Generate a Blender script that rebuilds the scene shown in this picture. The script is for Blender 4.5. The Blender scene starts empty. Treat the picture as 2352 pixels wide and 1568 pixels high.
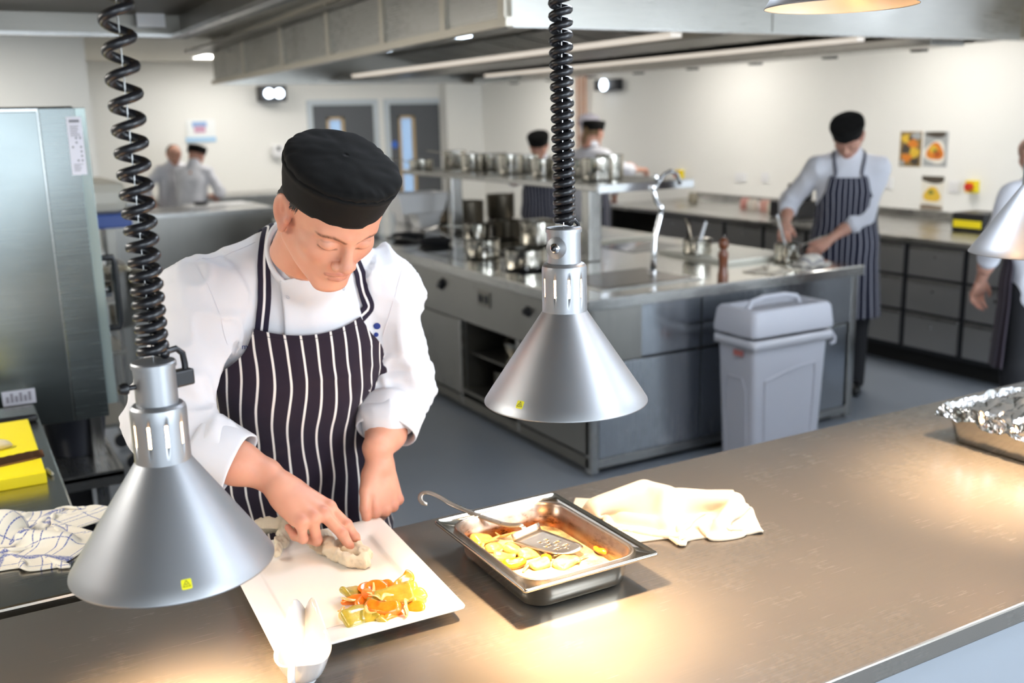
import bpy, bmesh, math, random
import numpy as np
from math import pi, sin, cos, sqrt, radians
from mathutils import Vector, Matrix, noise
from mathutils.bvhtree import BVHTree
S = bpy.context.scene
COL = S.collection
rnd = random.Random(7)

# ------------------------------------------------------------- camera, light, exposure
R = np.array([[0.86974036, 0.12672061, -0.47696288], [-0.4929829, 0.17844991, -0.85154183], [-0.02279391, 0.97575484, 0.21767618]])
CAM = np.array([0, 0, 1.75]); FPX = 2310.0
cd = bpy.data.cameras.new('camera'); cam = bpy.data.objects.new('camera', cd); COL.objects.link(cam)
cam.matrix_world = Matrix([list(R[i]) + [CAM[i]] for i in range(3)] + [[0, 0, 0, 1]])
cd.sensor_width = 36; cd.lens = 36 * FPX / 2352; cd.clip_start = .02; cd.clip_end = 100
cd.dof.use_dof = True; cd.dof.focus_distance = 1.74; cd.dof.aperture_fstop = 3.2
S.camera = cam
S.view_settings.view_transform = 'Standard'; S.view_settings.look = 'None'
S.view_settings.exposure = 0.80; S.view_settings.gamma = 1; S.view_settings.use_curve_mapping = False
try:
    S.cycles.use_denoising = True
    S.cycles.sample_clamp_indirect = 6.0
    S.cycles.max_bounces = 6; S.cycles.diffuse_bounces = 3; S.cycles.glossy_bounces = 5
    S.cycles.use_light_tree = True
except Exception: pass
wd = bpy.data.worlds.new('world'); S.world = wd; wd.use_nodes = True
wd.node_tree.nodes['Background'].inputs[0].default_value = (.8, .88, 1, 1)
wd.node_tree.nodes['Background'].inputs[1].default_value = 1.0

def area(name, loc, rot, sx, sy, power, colr):
    l = bpy.data.lights.new(name, 'AREA'); l.shape = 'RECTANGLE'; l.size = sx; l.size_y = sy; l.energy = power; l.color = colr
    o = bpy.data.objects.new(name, l); COL.objects.link(o); o.location = loc; o.rotation_euler = rot
    return o
# fill lamps added in unseen window openings behind the camera, cool as daylight
area('window_fill', (-.6, -3.95, 1.55), (radians(90), 0, 0), 3.4, 1.5, 62, (.80, .90, 1))
area('window_fill', (4.2, -3.95, 1.55), (radians(90), 0, 0), 3.4, 1.5, 150, (.80, .90, 1))

# ------------------------------------------------------------- pixel helpers (photo 2352x1568)
def _w(x, y): return R @ np.array([(x - 1176) / FPX, -(y - 784) / FPX, -1.0])
def onz(x, y, z): d = _w(x, y); return Vector(CAM + d * (z - CAM[2]) / d[2])
def ony(x, y, Y): d = _w(x, y); return Vector(CAM + d * (Y / d[1]))
def onx(x, y, X): d = _w(x, y); return Vector(CAM + d * (X / d[0]))
def at(x, y, t): d = _w(x, y); return Vector(CAM + d * t / np.linalg.norm(d))

# ------------------------------------------------------------- materials
def srgb(c):
    if isinstance(c, str): c = [int(c[i:i+2], 16) / 255 for i in (0, 2, 4)]
    return tuple((v / 12.92 if v <= .04045 else ((v + .055) / 1.055) ** 2.4) for v in c) + (1,)
class NT:
    def __init__(s, name):
        s.m = bpy.data.materials.new(name); s.m.use_nodes = True; s.t = s.m.node_tree
        s.p = s.t.nodes['Principled BSDF']
    def n(s, typ, **kw):
        nd = s.t.nodes.new(typ)
        for k, v in kw.items():
            if k.startswith('i_'):
                key = k[2:]; key = int(key) if key.isdigit() else key.replace('_', ' ')
                nd.inputs[key].default_value = v
            else: setattr(nd, k, v)
        return nd
    def l(s, a, b): s.t.links.new(a, b)
    def coord(s, kind='Object', scale=(1, 1, 1), rot=(0, 0, 0)):
        tc = s.n('ShaderNodeTexCoord'); mp = s.n('ShaderNodeMapping'); mp.inputs['Scale'].default_value = scale; mp.inputs['Rotation'].default_value = rot
        s.l(tc.outputs[kind], mp.inputs[0]); return mp.outputs[0]
    def noise(s, vec, scale, detail=3, rough=.5):
        n = s.n('ShaderNodeTexNoise'); n.inputs['Scale'].default_value = scale; n.inputs['Detail'].default_value = detail; n.inputs['Roughness'].default_value = rough
        s.l(vec, n.inputs['Vector']); return n.outputs['Fac']
    def ramp(s, fac, stops):
        r = s.n('ShaderNodeValToRGB'); e = r.color_ramp.elements
        while len(e) < len(stops): e.new(.5)
        for el, (p, c) in zip(e, stops): el.position = p; el.color = srgb(c) if isinstance(c, str) else (c, c, c, 1)
        s.l(fac, r.inputs[0]); return r.outputs[0]
    def bump(s, fac, strength=.2, dist=.002):
        b = s.n('ShaderNodeBump'); b.inputs['Strength'].default_value = strength; b.inputs['Distance'].default_value = dist
        s.l(fac, b.inputs['Height']); s.l(b.outputs[0], s.p.inputs['Normal']); return b
    def rng(s, fac, a, b, c, d):
        r = s.n('ShaderNodeMapRange'); 
        for i, v in enumerate((a, b, c, d)): r.inputs[i + 1].default_value = v
        s.l(fac, r.inputs[0]); return r.outputs[0]
    def math(s, op, a, b=None):
        m = s.n('ShaderNodeMath', operation=op)
        for i, v in enumerate((a, b)):
            if v is None: continue
            if isinstance(v, (int, float)): m.inputs[i].default_value = v
            else: s.l(v, m.inputs[i])
        return m.outputs[0]
def pm(name, color, rough=.5, metal=0, spec=.5, emit=None, estr=0, sss=0, coat=0, sheen=0, nscale=0, nstr=.1, var=0, trans=0, vscale=8):
    q = NT(name); p = q.p
    p.inputs['Base Color'].default_value = srgb(color); p.inputs['Roughness'].default_value = rough; p.inputs['Metallic'].default_value = metal
    p.inputs['Specular IOR Level'].default_value = spec
    if emit: p.inputs['Emission Color'].default_value = srgb(emit); p.inputs['Emission Strength'].default_value = estr
    if coat: p.inputs['Coat Weight'].default_value = coat; p.inputs['Coat Roughness'].default_value = .08
    if sheen: p.inputs['Sheen Weight'].default_value = sheen
    if sss: p.inputs['Subsurface Weight'].default_value = sss; p.inputs['Subsurface Radius'].default_value = (1, .35, .2); p.inputs['Subsurface Scale'].default_value = .006
    if trans: p.inputs['Transmission Weight'].default_value = trans
    if nscale or var:
        v = q.coord()
    if nscale: q.bump(q.noise(v, nscale, 4), nstr, .001)
    if var:
        f = q.noise(v, vscale, 4)
        c = np.array(srgb(color)[:3])
        mx = q.n('ShaderNodeMix', data_type='RGBA'); mx.inputs[6].default_value = tuple(c * (1 - var)) + (1,); mx.inputs[7].default_value = tuple(np.minimum(c * (1 + var), 1)) + (1,)
        q.l(f, mx.inputs[0]); q.l(mx.outputs[2], p.inputs['Base Color'])
    return q.m
def steel(name, color='b9b8b5', rough=.28, scale=(2, 120, 120), rvar=.12, bump=.05, aniso=0, smudge=1.5, tangent_rot=0):
    q = NT(name); p = q.p; v = q.coord(scale=scale); f = q.noise(v, 3, 3, .6)
    sm = q.noise(q.coord(), smudge, 4, .6)
    p.inputs['Metallic'].default_value = 1
    c = np.array(srgb(color)[:3])
    mx = q.n('ShaderNodeMix', data_type='RGBA'); mx.inputs[6].default_value = tuple(c * .82) + (1,); mx.inputs[7].default_value = tuple(np.minimum(c * 1.1, 1)) + (1,)
    q.l(f, mx.inputs[0]); q.l(mx.outputs[2], p.inputs['Base Color'])
    a = q.math('ADD', q.rng(f, .3, .7, rough - rvar / 2, rough + rvar / 2), q.rng(sm, .35, .65, -rvar / 2, rvar / 2))
    q.l(a, p.inputs['Roughness'])
    if bump: q.bump(f, bump, .0005)
    if aniso: p.inputs['Anisotropic'].default_value = aniso; p.inputs['Anisotropic Rotation'].default_value = tangent_rot
    return q.m
M = {}
M['steel_x'] = steel('brushed_steel_along', scale=(1.5, 140, 140))
M['steel_y'] = steel('brushed_steel_across', scale=(140, 1.5, 140))
M['steel_z'] = steel('brushed_steel_upright', scale=(140, 140, 1.5), rough=.25)
M['steel_hood'] = steel('satin_hood_steel', color='b4b2ac', scale=(3, 3, 90), rough=.33)
M['steel_dark'] = steel('dull_steel', color='8a8780', rough=.38)
M['steel_cab'] = steel('cabinet_steel', color='a09e99', scale=(90, 90, 2), rough=.36)
M['pan_steel'] = steel('polished_pan_steel', color='c6c2b8', rough=.16, scale=(3, 3, 60), rvar=.06)
M['hood_frame'] = pm('hood_frame_steel', 'c9c2b4', .42, .8)
M['drawer'] = pm('satin_drawer_steel', 'aeacaa', .42, .75)
M['chrome'] = pm('chrome', 'd9dadc', .07, 1)
M['black_rubber'] = pm('black_rubber', '16161a', .32, 0, .6, nscale=60, nstr=.1)
M['black_plastic'] = pm('black_plastic', '17171a', .38)
M['dark'] = pm('dark_recess', '1c1a18', .7)
M['dark_grey'] = pm('dark_grey_metal', '2c2c2f', .45, .3)
M['lamp_alu'] = pm('satin_lamp_aluminium', 'a9abae', .43, .9)
M['lamp_in'] = pm('bright_lamp_lining', 'f4e6d2', .35, .7)
M['wall'] = pm('wall_paint', 'ecebe6', .6, var=.015, vscale=1.2)
M['ceil'] = pm('ceiling_paint', 'e6e2d8', .8)
M['floor'] = pm('grey_vinyl_floor', '7f858d', .42, nscale=180, nstr=.08, var=.05, vscale=3)
M['door'] = pm('dark_grey_door', '56595d', .5, var=.03)
M['doorframe'] = pm('pale_grey_frame', 'c3ccd2', .5)
M['wood'] = pm('pale_wood_bead', 'c2a77f', .5)
M['glass'] = pm('pane_glass', 'd4e6f6', .04, 0, .6, trans=.6)
M['white_plastic'] = pm('white_plastic', 'e9e9ea', .35)
M['yellow'] = pm('yellow_board_plastic', 'f6e012', .38, nscale=300, nstr=.1)
M['cotton'] = pm('white_cotton', 'e0dfe2', .85, 0, .2, sheen=.15, nscale=900, nstr=.12)
M['ceramic'] = pm('white_ceramic', 'f3efe8', .09, 0, .55, coat=.3)
M['light_panel'] = pm('lit_panel', 'ffffff', .5, emit='fffaf2', estr=13.5)
M['cool_fill_panel'] = pm('lit_cool_fill', 'ffffff', .5, emit='e2eeff', estr=13.5)  # cool glow for the fill panels added over the front area
M['em_light'] = pm('lit_lamp', 'ffffff', .5, emit='d9ebff', estr=6)
M['bulb'] = pm('lit_heat_bulb', 'ffffff', .5, emit='ffcf98', estr=45)
M['wooden'] = pm('walnut_wood', '6b3a20', .35, coat=.3, var=.2, vscale=30)

# ------------------------------------------------------------- builders
def link(o, parent=None):
    COL.objects.link(o)
    if parent is not None:
        o.parent = parent
        mw = Matrix.Translation(parent.location) @ parent.rotation_euler.to_matrix().to_4x4() if parent.type == 'EMPTY' else parent.matrix_world
        if parent.type == 'EMPTY': o.matrix_parent_inverse = mw.inverted()
    return o
def mk(name, vs, fs, mat, parent=None, smooth=True, ang=.7, kind=None, uv=None, solid=0, sub=0, bevel=0):
    me = bpy.data.meshes.new(name); me.from_pydata([tuple(v) for v in vs], [], [tuple(f) for f in fs]); me.validate(); me.update()
    if isinstance(mat, (list, tuple)):
        for x in mat: me.materials.append(x)
    else: me.materials.append(mat)
    if smooth:
        me.polygons.foreach_set('use_smooth', [True] * len(me.polygons))
        if ang: me.set_sharp_from_angle(angle=ang)
    if uv is not None:
        ul = me.uv_layers.new(name='UVMap'); uv = np.asarray(uv)
        li = np.zeros(len(me.loops), dtype=np.int32); me.loops.foreach_get('vertex_index', li)
        ul.data.foreach_set('uv', uv[li].ravel())
    o = bpy.data.objects.new(name, me); link(o, parent)
    if kind: o['kind'] = kind
    if sub: md = o.modifiers.new('sub', 'SUBSURF'); md.levels = sub; md.render_levels = sub
    if solid: md = o.modifiers.new('solid', 'SOLIDIFY'); md.thickness = solid; md.offset = 0
    if bevel: md = o.modifiers.new('bevel', 'BEVEL'); md.width = bevel; md.segments = 2; md.limit_method = 'ANGLE'; md.angle_limit = .6
    return o
class MB:
    def __init__(s): s.v = []; s.f = []
    def add(s, vs, fs, Mx=None):
        b = len(s.v)
        s.v += [tuple((Mx @ Vector(v)) if Mx is not None else v) for v in vs]; s.f += [tuple(i + b for i in f) for f in fs]; return s
    def box(s, x0, x1, y0, y1, z0, z1, Mx=None):
        return s.add([(x, y, z) for x in (x0, x1) for y in (y0, y1) for z in (z0, z1)],
            [(0, 1, 3, 2), (4, 6, 7, 5), (0, 4, 5, 1), (2, 3, 7, 6), (0, 2, 6, 4), (1, 5, 7, 3)], Mx)
    def hexa(s, bot, top):
        return s.add(list(bot) + list(top), [(3, 2, 1, 0), (4, 5, 6, 7), (0, 1, 5, 4), (1, 2, 6, 5), (2, 3, 7, 6), (3, 0, 4, 7)])
    def lathe(s, prof, seg=32, Mx=None, close=False):
        vs = []; n = len(prof)
        for k in range(seg):
            a = 2 * pi * k / seg
            vs += [(r * cos(a), r * sin(a), z) for r, z in prof]
        fs = [(k * n + i, ((k + 1) % seg) * n + i, ((k + 1) % seg) * n + i + 1, k * n + i + 1) for k in range(seg) for i in range(n - 1)]
        return s.add(vs, fs, Mx)
    def cyl(s, r, z0, z1, seg=24, Mx=None, r2=None):
        r2 = r if r2 is None else r2
        return s.lathe([(0.0001, z0), (r, z0), (r2, z1), (0.0001, z1)], seg, Mx)
    def tube(s, pts, r, seg=8, cap=True, flat=None):
        pts = [Vector(p) for p in pts]; n = len(pts); vs = []; up = None
        for i, p in enumerate(pts):
            t = (pts[min(i + 1, n - 1)] - pts[max(i - 1, 0)]).normalized()
            if up is None:
                up = Vector((0, 0, 1)) if abs(t.z) < .9 else Vector((1, 0, 0))
            a = t.cross(up).normalized(); up = a.cross(t).normalized()
            rr = r[i] if isinstance(r, (list, tuple)) else r
            for k in range(seg):
                q = 2 * pi * k / seg
                fl = flat or 1
                vs.append(p + a * (rr * cos(q)) + up * (rr * sin(q) * fl))
        fs = [(i * seg + k, i * seg + (k + 1) % seg, (i + 1) * seg + (k + 1) % seg, (i + 1) * seg + k) for i in range(n - 1) for k in range(seg)]
        if cap: fs += [tuple(range(seg))[::-1], tuple((n - 1) * seg + k for k in range(seg))]
        return s.add(vs, fs)
    def build(s, name, mat, parent=None, **kw): return mk(name, s.v, s.f, mat, parent, **kw)
def T(x, y, z, rz=0, rx=0, ry=0, sc=1):
    from mathutils import Euler
    return Matrix.Translation((x, y, z)) @ Euler((rx, ry, rz)).to_matrix().to_4x4() @ Matrix.Scale(sc, 4)
def boxo(name, x0, x1, y0, y1, z0, z1, mat, parent=None, bevel=.002, **kw):
    return MB().box(x0, x1, y0, y1, z0, z1).build(name, mat, parent, smooth=False, bevel=bevel, **kw)
def tag(o, label, cat, group=None):
    o['label'] = label; o['category'] = cat
    if group: o['group'] = group
    return o
def thing(name, label, cat, loc=(0, 0, 0), rz=0, group=None):
    o = bpy.data.objects.new(name, None); COL.objects.link(o); o.location = loc; o.rotation_euler = (0, 0, rz); o.empty_display_size = .05
    return tag(o, label, cat, group)
def struct(o): o['kind'] = 'structure'; return o
def kids(o): return [c for c in bpy.data.objects if c.parent is o]
def dup(root, loc, rz=None, label=None, group=None):
    r = root.copy(); COL.objects.link(r); r.location = loc
    if rz is not None: r.rotation_euler = (0, 0, rz)
    if label: r['label'] = label
    if group: r['group'] = group
    for c in kids(root):
        d = c.copy(); COL.objects.link(d); d.parent = r
        for g in kids(c):
            e = g.copy(); COL.objects.link(e); e.parent = d
    return r
def textmesh(name, body, size, Mx, mat, parent, extrude=.0002):
    cu = bpy.data.curves.new(name, 'FONT'); cu.body = body; cu.size = size; cu.align_x = 'CENTER'; cu.align_y = 'CENTER'; cu.extrude = extrude; cu.resolution_u = 2
    o = bpy.data.objects.new(name, cu); COL.objects.link(o); bpy.context.view_layer.update()
    me = bpy.data.meshes.new_from_object(o.evaluated_get(bpy.context.evaluated_depsgraph_get()))
    bpy.data.objects.remove(o); me.transform(Mx); me.materials.clear(); me.materials.append(mat); me.name = name
    n = bpy.data.objects.new(name, me); link(n, parent); return n

# ============================================================= room shell
XR, YB, ZC = 6.75, 13.0, 2.5
struct(boxo('floor', -3.6, XR + .2, -4.1, YB + .2, -.1, 0, M['floor'], bevel=0))
struct(boxo('ceiling', -3.6, XR + .2, -4.1, YB + .2, ZC, ZC + .1, M['ceil'], bevel=0))
struct(boxo('wall_right', XR, XR + .1, -4.1, YB + .1, 0, ZC, M['wall'], bevel=0))
struct(boxo('wall_left', -3.6, -3.5, -4.1, 9.6, 0, ZC, M['wall'], bevel=0))
struct(boxo('wall_near_left', -3.5, 1.23, 9.5, YB, 0, ZC, M['wall'], bevel=0))
def wall_y(name, y0, y1, x0, x1, holes):
    b = MB(); x = x0
    for (a, c, z0, z1) in sorted(holes):
        b.box(x, a, y0, y1, 0, ZC); b.box(a, c, y0, y1, z1, ZC)
        if z0 > 0: b.box(a, c, y0, y1, 0, z0)
        x = c
    b.box(x, x1, y0, y1, 0, ZC)
    return struct(b.build(name, M['wall'], smooth=False))
DX = [(ony(715, 240, YB).x, ony(855, 240, YB).x), (ony(892, 242, YB).x, ony(1025, 240, YB).x)]
DZ = 1.955
wall_y('wall_back', YB, YB + .1, 1.23, XR, [(DX[0][0] - .07, DX[1][1] + .07, 0, DZ + .05)])
wall_y('wall_front', -4.1, -4.0, -3.6, XR, [(-2.4, 1.2, .8, 2.3), (2.4, 6.0, .8, 2.3)])
for i, (a, b_) in enumerate(((-2.4, 1.2), (2.4, 6.0))):
    f = MB()
    for (p, q, r_, s_) in ((a, b_, .8, .86), (a, b_, 2.24, 2.3), (a, a + .06, .8, 2.3), (b_ - .06, b_, .8, 2.3), ((a + b_) / 2 - .03, (a + b_) / 2 + .03, .8, 2.3)):
        f.box(p, q, -4.08, -4.02, r_, s_)
    struct(f.build('window_%d' % (i + 1), M['white_plastic'], smooth=False))
struct(boxo('trim_1', DX[0][1] + .07 - .0, DX[1][0] - .07, YB + .0, YB + .1, 0, DZ + .05, M['wall'], bevel=0))
for i, (a, b_) in enumerate(DX):
    d = thing('door_%d' % (i + 1), '', '', ((a + b_) / 2, YB, 0)); del d['label']; del d['category']; d['kind'] = 'structure'
    w0 = b_ - .30 if i == 0 else a + .12; w0 = a + (.19 if i == 0 else .13); w1 = w0 + .24
    z0, z1 = .72, 1.80
    m = MB(); m.box(a, w0, YB - .01, YB + .03, 0, DZ); m.box(w1, b_, YB - .01, YB + .03, 0, DZ); m.box(w0, w1, YB - .01, YB + .03, 0, z0); m.box(w0, w1, YB - .01, YB + .03, z1, DZ)
    m.build('door_leaf', M['door'], d, smooth=False)
    fr = MB(); fr.box(a - .07, a, YB - .03, YB + .05, 0, DZ + .07); fr.box(b_, b_ + .07, YB - .03, YB + .05, 0, DZ + .07); fr.box(a, b_, YB - .03, YB + .05, DZ, DZ + .07)
    fr.build('door_frame', M['doorframe'], d, smooth=False)
    be = MB(); t = .035
    be.box(w0, w0 + t, YB - .022, YB + .035, z0, z1); be.box(w1 - t, w1, YB - .022, YB + .035, z0, z1); be.box(w0, w1, YB - .022, YB + .035, z0, z0 + t); be.box(w0, w1, YB - .022, YB + .035, z1 - t, z1)
    be.build('window_bead', M['wood'], d, smooth=False)
    boxo('pane', w0 + t, w1 - t, YB + .005, YB + .012, z0 + t, z1 - t, M['glass'], d, bevel=0)
    if i: 
        k = MB().cyl(.05, 0, .006, 24, T(a + .06, YB - .01, 1.42, 0, pi / 2)); k.build('round_sign', pm('blue_sign', '3d6fd0', .5), d)
        boxo('push_plate', b_ - .1, b_ - .03, YB - .015, YB - .01, .95, 1.2, M['steel_z'], d, bevel=0)
# space behind the doors
struct(boxo('wall_corridor', DX[0][0] - 1, XR, YB + 2.2, YB + 2.3, 0, ZC, pm('corridor_blue_glow', 'b9d2ea', .6, emit='a9cdf2', estr=.25), bevel=0))  # the wall itself glows, standing in for light in the corridor

# ceiling panels: a real one over the far bench, the rest added as fill
PAN = [(2.3, -1.6), (4.6, -1.6), (-1.6, -1.6), (1.9, .2), (3.4, .9), (1.75, 2.2), (5.0, .6), (5.75, 2.2), (5.8, 5.0), (5.8, 7.4), (3.0, 11.9), (5.6, 10.6), (4.3, 11.2), (-1.4, 6.5), (-1.2, 8.8), (.0, 8.2), (-.6, 7.6)]
for i, (x, y) in enumerate(PAN):
    p = thing('ceiling_panel', 'lit ceiling panel over the far left bench, left of the hood' if y == 11.9 else 'square fill light panel added in the ceiling outside the view', 'light', (x, y, ZC), group=None if y == 11.9 else 'added ceiling fill panels')
    f = MB(); 
    for q in ((-.3, -.28, -.3, .3), (.28, .3, -.3, .3), (-.28, .28, -.3, -.28), (-.28, .28, .28, .3)): f.box(x + q[0], x + q[1], y + q[2], y + q[3], ZC - .012, ZC)
    f.build('frame', M['white_plastic'], p, smooth=False)
    boxo('diffuser', x - .28, x + .28, y - .28, y + .28, ZC - .008, ZC - .002, M['light_panel' if y > 3 else 'cool_fill_panel'], p, bevel=0)

# copper pipes at the right wall corner area
for k, px in enumerate((1326, 1335, 1344)):
    a = onx(px, 195, XR - .05); tag(MB().tube([(XR - .05, a.y, ZC), (XR - .05, a.y, 1.3)], .016, 10).build('copper_pipe', pm('copper', 'b07a55', .35, .8)), ['leftmost thin copper pipe of three on the white wall behind the coiled cord','middle thin copper pipe of three on the far white wall','rightmost thin copper pipe of three on the far white wall'][k], 'pipe', 'copper pipes on the far wall')
c_ = ony(1135, 215, YB - .1)
tag(MB().tube([(c_.x, YB - .03, ZC), (c_.x, YB - .1, ZC - .05), (c_.x, YB - .1, .0)], .028, 12).build('steel_pipe', M['chrome']), 'slim vertical grey pipe on the white wall right of the doors', 'pipe')
boxw = boxo('trim_2', 6.2, 6.75, YB - .25, YB, 0, ZC, M['wall'], bevel=0); struct(boxw)

# ============================================================= hoods
def ring_box(name, pts_b, z_top, rim_h, mat, parent, th=.02):
    pass
# canopy over the left: recessed pan with a deep rim
cx, cy = .985, 4.49
can = thing('extraction_canopy', 'dull steel ceiling canopy over the pass, dark recessed underside', 'extractor hood', (-1.3, 2.4, 2.1))
rim = MB(); rim.box(-3.4, cx, cy - .03, cy, 2.1, ZC); rim.box(cx - .03, cx, -1.4, cy - .03, 2.1, ZC); rim.box(-3.4, cx - .03, -1.4, -1.37, 2.1, ZC); rim.box(-3.4, -3.37, -1.37, cy - .03, 2.1, ZC)
rim.build('rim', M['steel_dark'], can, smooth=False)
lip = MB(); lip.box(-3.37, cx - .03, cy - .07, cy - .03, 2.1, 2.115); lip.box(cx - .07, cx - .03, -1.37, cy - .07, 2.1, 2.115)
lip.build('gutter', M['steel_x'], can, smooth=False)
boxo('underside', -3.37, cx - .03, -1.37, cy - .03, 2.19, 2.2, pm('brown_grey_steel', '6f665a', .45, .85, var=.08), can, bevel=0)
a = ony(345, 33, cy - .08)
boxo('canopy_fill', -1.4, -.9, 1.9, 3.6, 2.175, 2.189, M['light_panel'], can)  # unseen glowing panel added to brighten the bench and oven
tag(boxo('paper_notice', a.x - .055, a.x + .055, cy - .085, cy - .083, a.z - .05, a.z + .045, M['white_plastic'], bevel=0), 'small pale notice fixed under the left canopy', 'notice')

# island hood
nl, nr = onz(1192, 57, 2.1), onz(2322, 92, 2.1)
hx0, hx1, hy0, hy1 = nl.x, nr.x, (nl.y + nr.y) / 2, 9.6
hood = thing('island_hood', 'long steel extractor hood hanging over the cooking island', 'extractor hood', ((hx0 + hx1) / 2, hy0, 2.1))
hs = .045  # the far end stands a little wider
def HP(x, y): return x + (hs * (y - hy0)) if x < 3 else x
h = MB(); th = .025
x0f = HP(hx0, hy1)
H1 = ZC
h.hexa([(hx0, hy0, 2.1), (hx0 + th, hy0, 2.1), (x0f + th, hy1, 2.1), (x0f, hy1, 2.1)], [(hx0, hy0, H1), (hx0 + th, hy0, H1), (x0f + th, hy1, H1), (x0f, hy1, H1)])
h.build('side_panel', M['steel_hood'], hood, smooth=False)
boxo('end_panel', hx0 + th, hx1 - th, hy0, hy0 + th, 2.1, H1, M['steel_hood'], hood, bevel=0)
boxo('side_panel', hx1 - th, hx1, hy0, hy1, 2.1, H1, M['steel_hood'], hood, bevel=0)
boxo('end_panel', x0f + th, hx1 - th, hy1 - th, hy1, 2.1, H1, M['steel_hood'], hood, bevel=0)
boxo('top_plate', hx0 + th, hx1 - th, hy0 + th, hy1 - th, 2.38, 2.4, M['steel_dark'], hood, bevel=0)
# framed louvre panels and lip on the left long side
xs = lambda y: HP(hx0, y)
def sidebar(y0, y1, z0, z1, d=.012):
    b = MB(); b.hexa([(xs(y0) - d, y0, z0), (xs(y0), y0, z0), (xs(y1), y1, z0), (xs(y1) - d, y1, z0)], [(xs(y0) - d, y0, z1), (xs(y0), y0, z1), (xs(y1), y1, z1), (xs(y1) - d, y1, z1)]); return b
sidebar(hy0, hy1, 2.1, 2.135, .028).build('lower_lip', M['hood_frame'], hood, smooth=False)
edges = [hy0 + .06, 4.25, 5.05, 6.0, 7.1, 8.3, hy1 - .08]
slats = MB()
for i in range(len(edges) - 1):
    sidebar(edges[i] - .03, edges[i] + .03, 2.135, 2.44, .02).build('mullion', M['hood_frame'], hood, smooth=False)
    for k in range(19):
        z = 2.16 + k * .014
        b = sidebar(edges[i] + .03, edges[i + 1] - .03, z, z + .006, .006); slats.add(b.v, b.f)
so = slats.build('louvre_slat', M['steel_y'], hood, smooth=False); so['kind'] = 'stuff'
sidebar(hy0, hy1, 2.43, 2.46, .022).build('upper_rail', M['hood_frame'], hood, smooth=False)
# seams on the near end
boxo('seam', 3.42, 3.425, hy0 - .003, hy0, 2.1, ZC, M['steel_dark'], hood, bevel=0)
boxo('bottom_lip', hx0, hx1, hy0 - .006, hy0 + .04, 2.095, 2.103, M['steel_x'], hood, bevel=0)
# inside: central beam, baffle filters, light strips, vent grille
boxo('centre_beam', 3.45, 3.95, hy0 + .2, hy1 - .2, 2.12, 2.16, M['steel_dark'], hood, bevel=.004)
fl = MB()
for side, (xa, xb) in enumerate(((hx0 + .40, 3.40), (4.0, hx1 - .15))):
    y = hy0 + .25
    while y < hy1 - .5:
        tilt = [(xa, 2.16), (xb, 2.36)] if side == 0 else [(xb, 2.16), (xa, 2.36)]
        f = MB()
        for k in range(8):
            ya = y + .02 + k * .058
            f.hexa([(tilt[0][0], ya, tilt[0][1]), (tilt[0][0], ya + .035, tilt[0][1]), (tilt[1][0], ya + .035, tilt[1][1]), (tilt[1][0], ya, tilt[1][1])],
                   [(tilt[0][0], ya, tilt[0][1] + .012), (tilt[0][0], ya + .035, tilt[0][1] + .012), (tilt[1][0], ya + .035, tilt[1][1] + .012), (tilt[1][0], ya, tilt[1][1] + .012)])
        f.build('baffle_filter', M['steel_dark'], hood, smooth=False, kind='stuff')
        y += .52
for (xa, xb) in ((3.31, 3.38), (4.64, 4.70)):
    boxo('light_strip', xa, xb, hy0 + .6, hy1 - .9, 2.125, 2.15, pm('warm_strip', 'ffffff', .5, emit='fff0dc', estr=.35), hood)
for y in (4.6, 5.6, 6.9):
    boxo('spot_light', hx0 + .28, hx0 + .34, y, y + .1, 2.14, 2.16, M['em_light'], hood)
boxo('air_plenum', hx1 - .34, hx1 - .06, hy0 + .3, hy1 - .2, 2.085, 2.14, M['steel_y'], hood)
for k in range(8):
    boxo('clip', hx1 - .05, hx1 + .015, hy0 + .6 + k * .7, hy0 + .68 + k * .7, 2.075, 2.1, M['dark_grey'], hood)
# second hood past the right edge
h2 = onz(2300, 92, 2.12)
tag(boxo('duct_housing', 5.42, 6.74, 3.0, 3.9, 2.12, ZC, pm('beige_housing', 'b5ab98', .5, .2)), 'beige boxed duct housing against the right wall near the ceiling', 'duct housing')

# ============================================================= pass counter
y0, y1 = .975, 1.885
q = NT('worn_pass_steel'); p = q.p; p.inputs['Metallic'].default_value = 1
f1 = q.noise(q.coord(scale=(2, 220, 220)), 4, 3, .6); f2 = q.noise(q.coord(), 3, 5, .65); 
lay = 0.0
for i, (rot, sca) in enumerate(((.35, (2, 110, 1)), (-.6, (3, 150, 1)), (1.25, (2.5, 120, 1)), (.9, (2, 140, 1)))):
    w = q.noise(q.coord(scale=sca, rot=(0, 0, rot)), 5, 2, .5)
    lay = q.math('ADD', lay, q.rng(w, .66, .76, 0, .5))
c1 = q.n('ShaderNodeMix', data_type='RGBA'); c1.inputs[6].default_value = srgb('85817b'); c1.inputs[7].default_value = srgb('908b84')
q.l(f1, c1.inputs[0]); q.l(c1.outputs[2], p.inputs['Base Color'])
ro = q.math('ADD', q.rng(f1, .3, .7, .24, .265), q.rng(f2, .35, .65, -.03, .03)); ro = q.math('ADD', ro, q.math('MULTIPLY', lay, .035)); q.l(ro, p.inputs['Roughness'])
hb = q.math('SUBTRACT', q.math('MULTIPLY', f1, .5), lay); bm_ = q.bump(hb, .012, .0003)
p2 = q.n('ShaderNodeBsdfPrincipled'); p2.inputs['Metallic'].default_value = 1; p2.inputs['Roughness'].default_value = .72; q.l(c1.outputs[2], p2.inputs['Base Color']); q.l(bm_.outputs[0], p2.inputs['Normal'])
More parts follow.
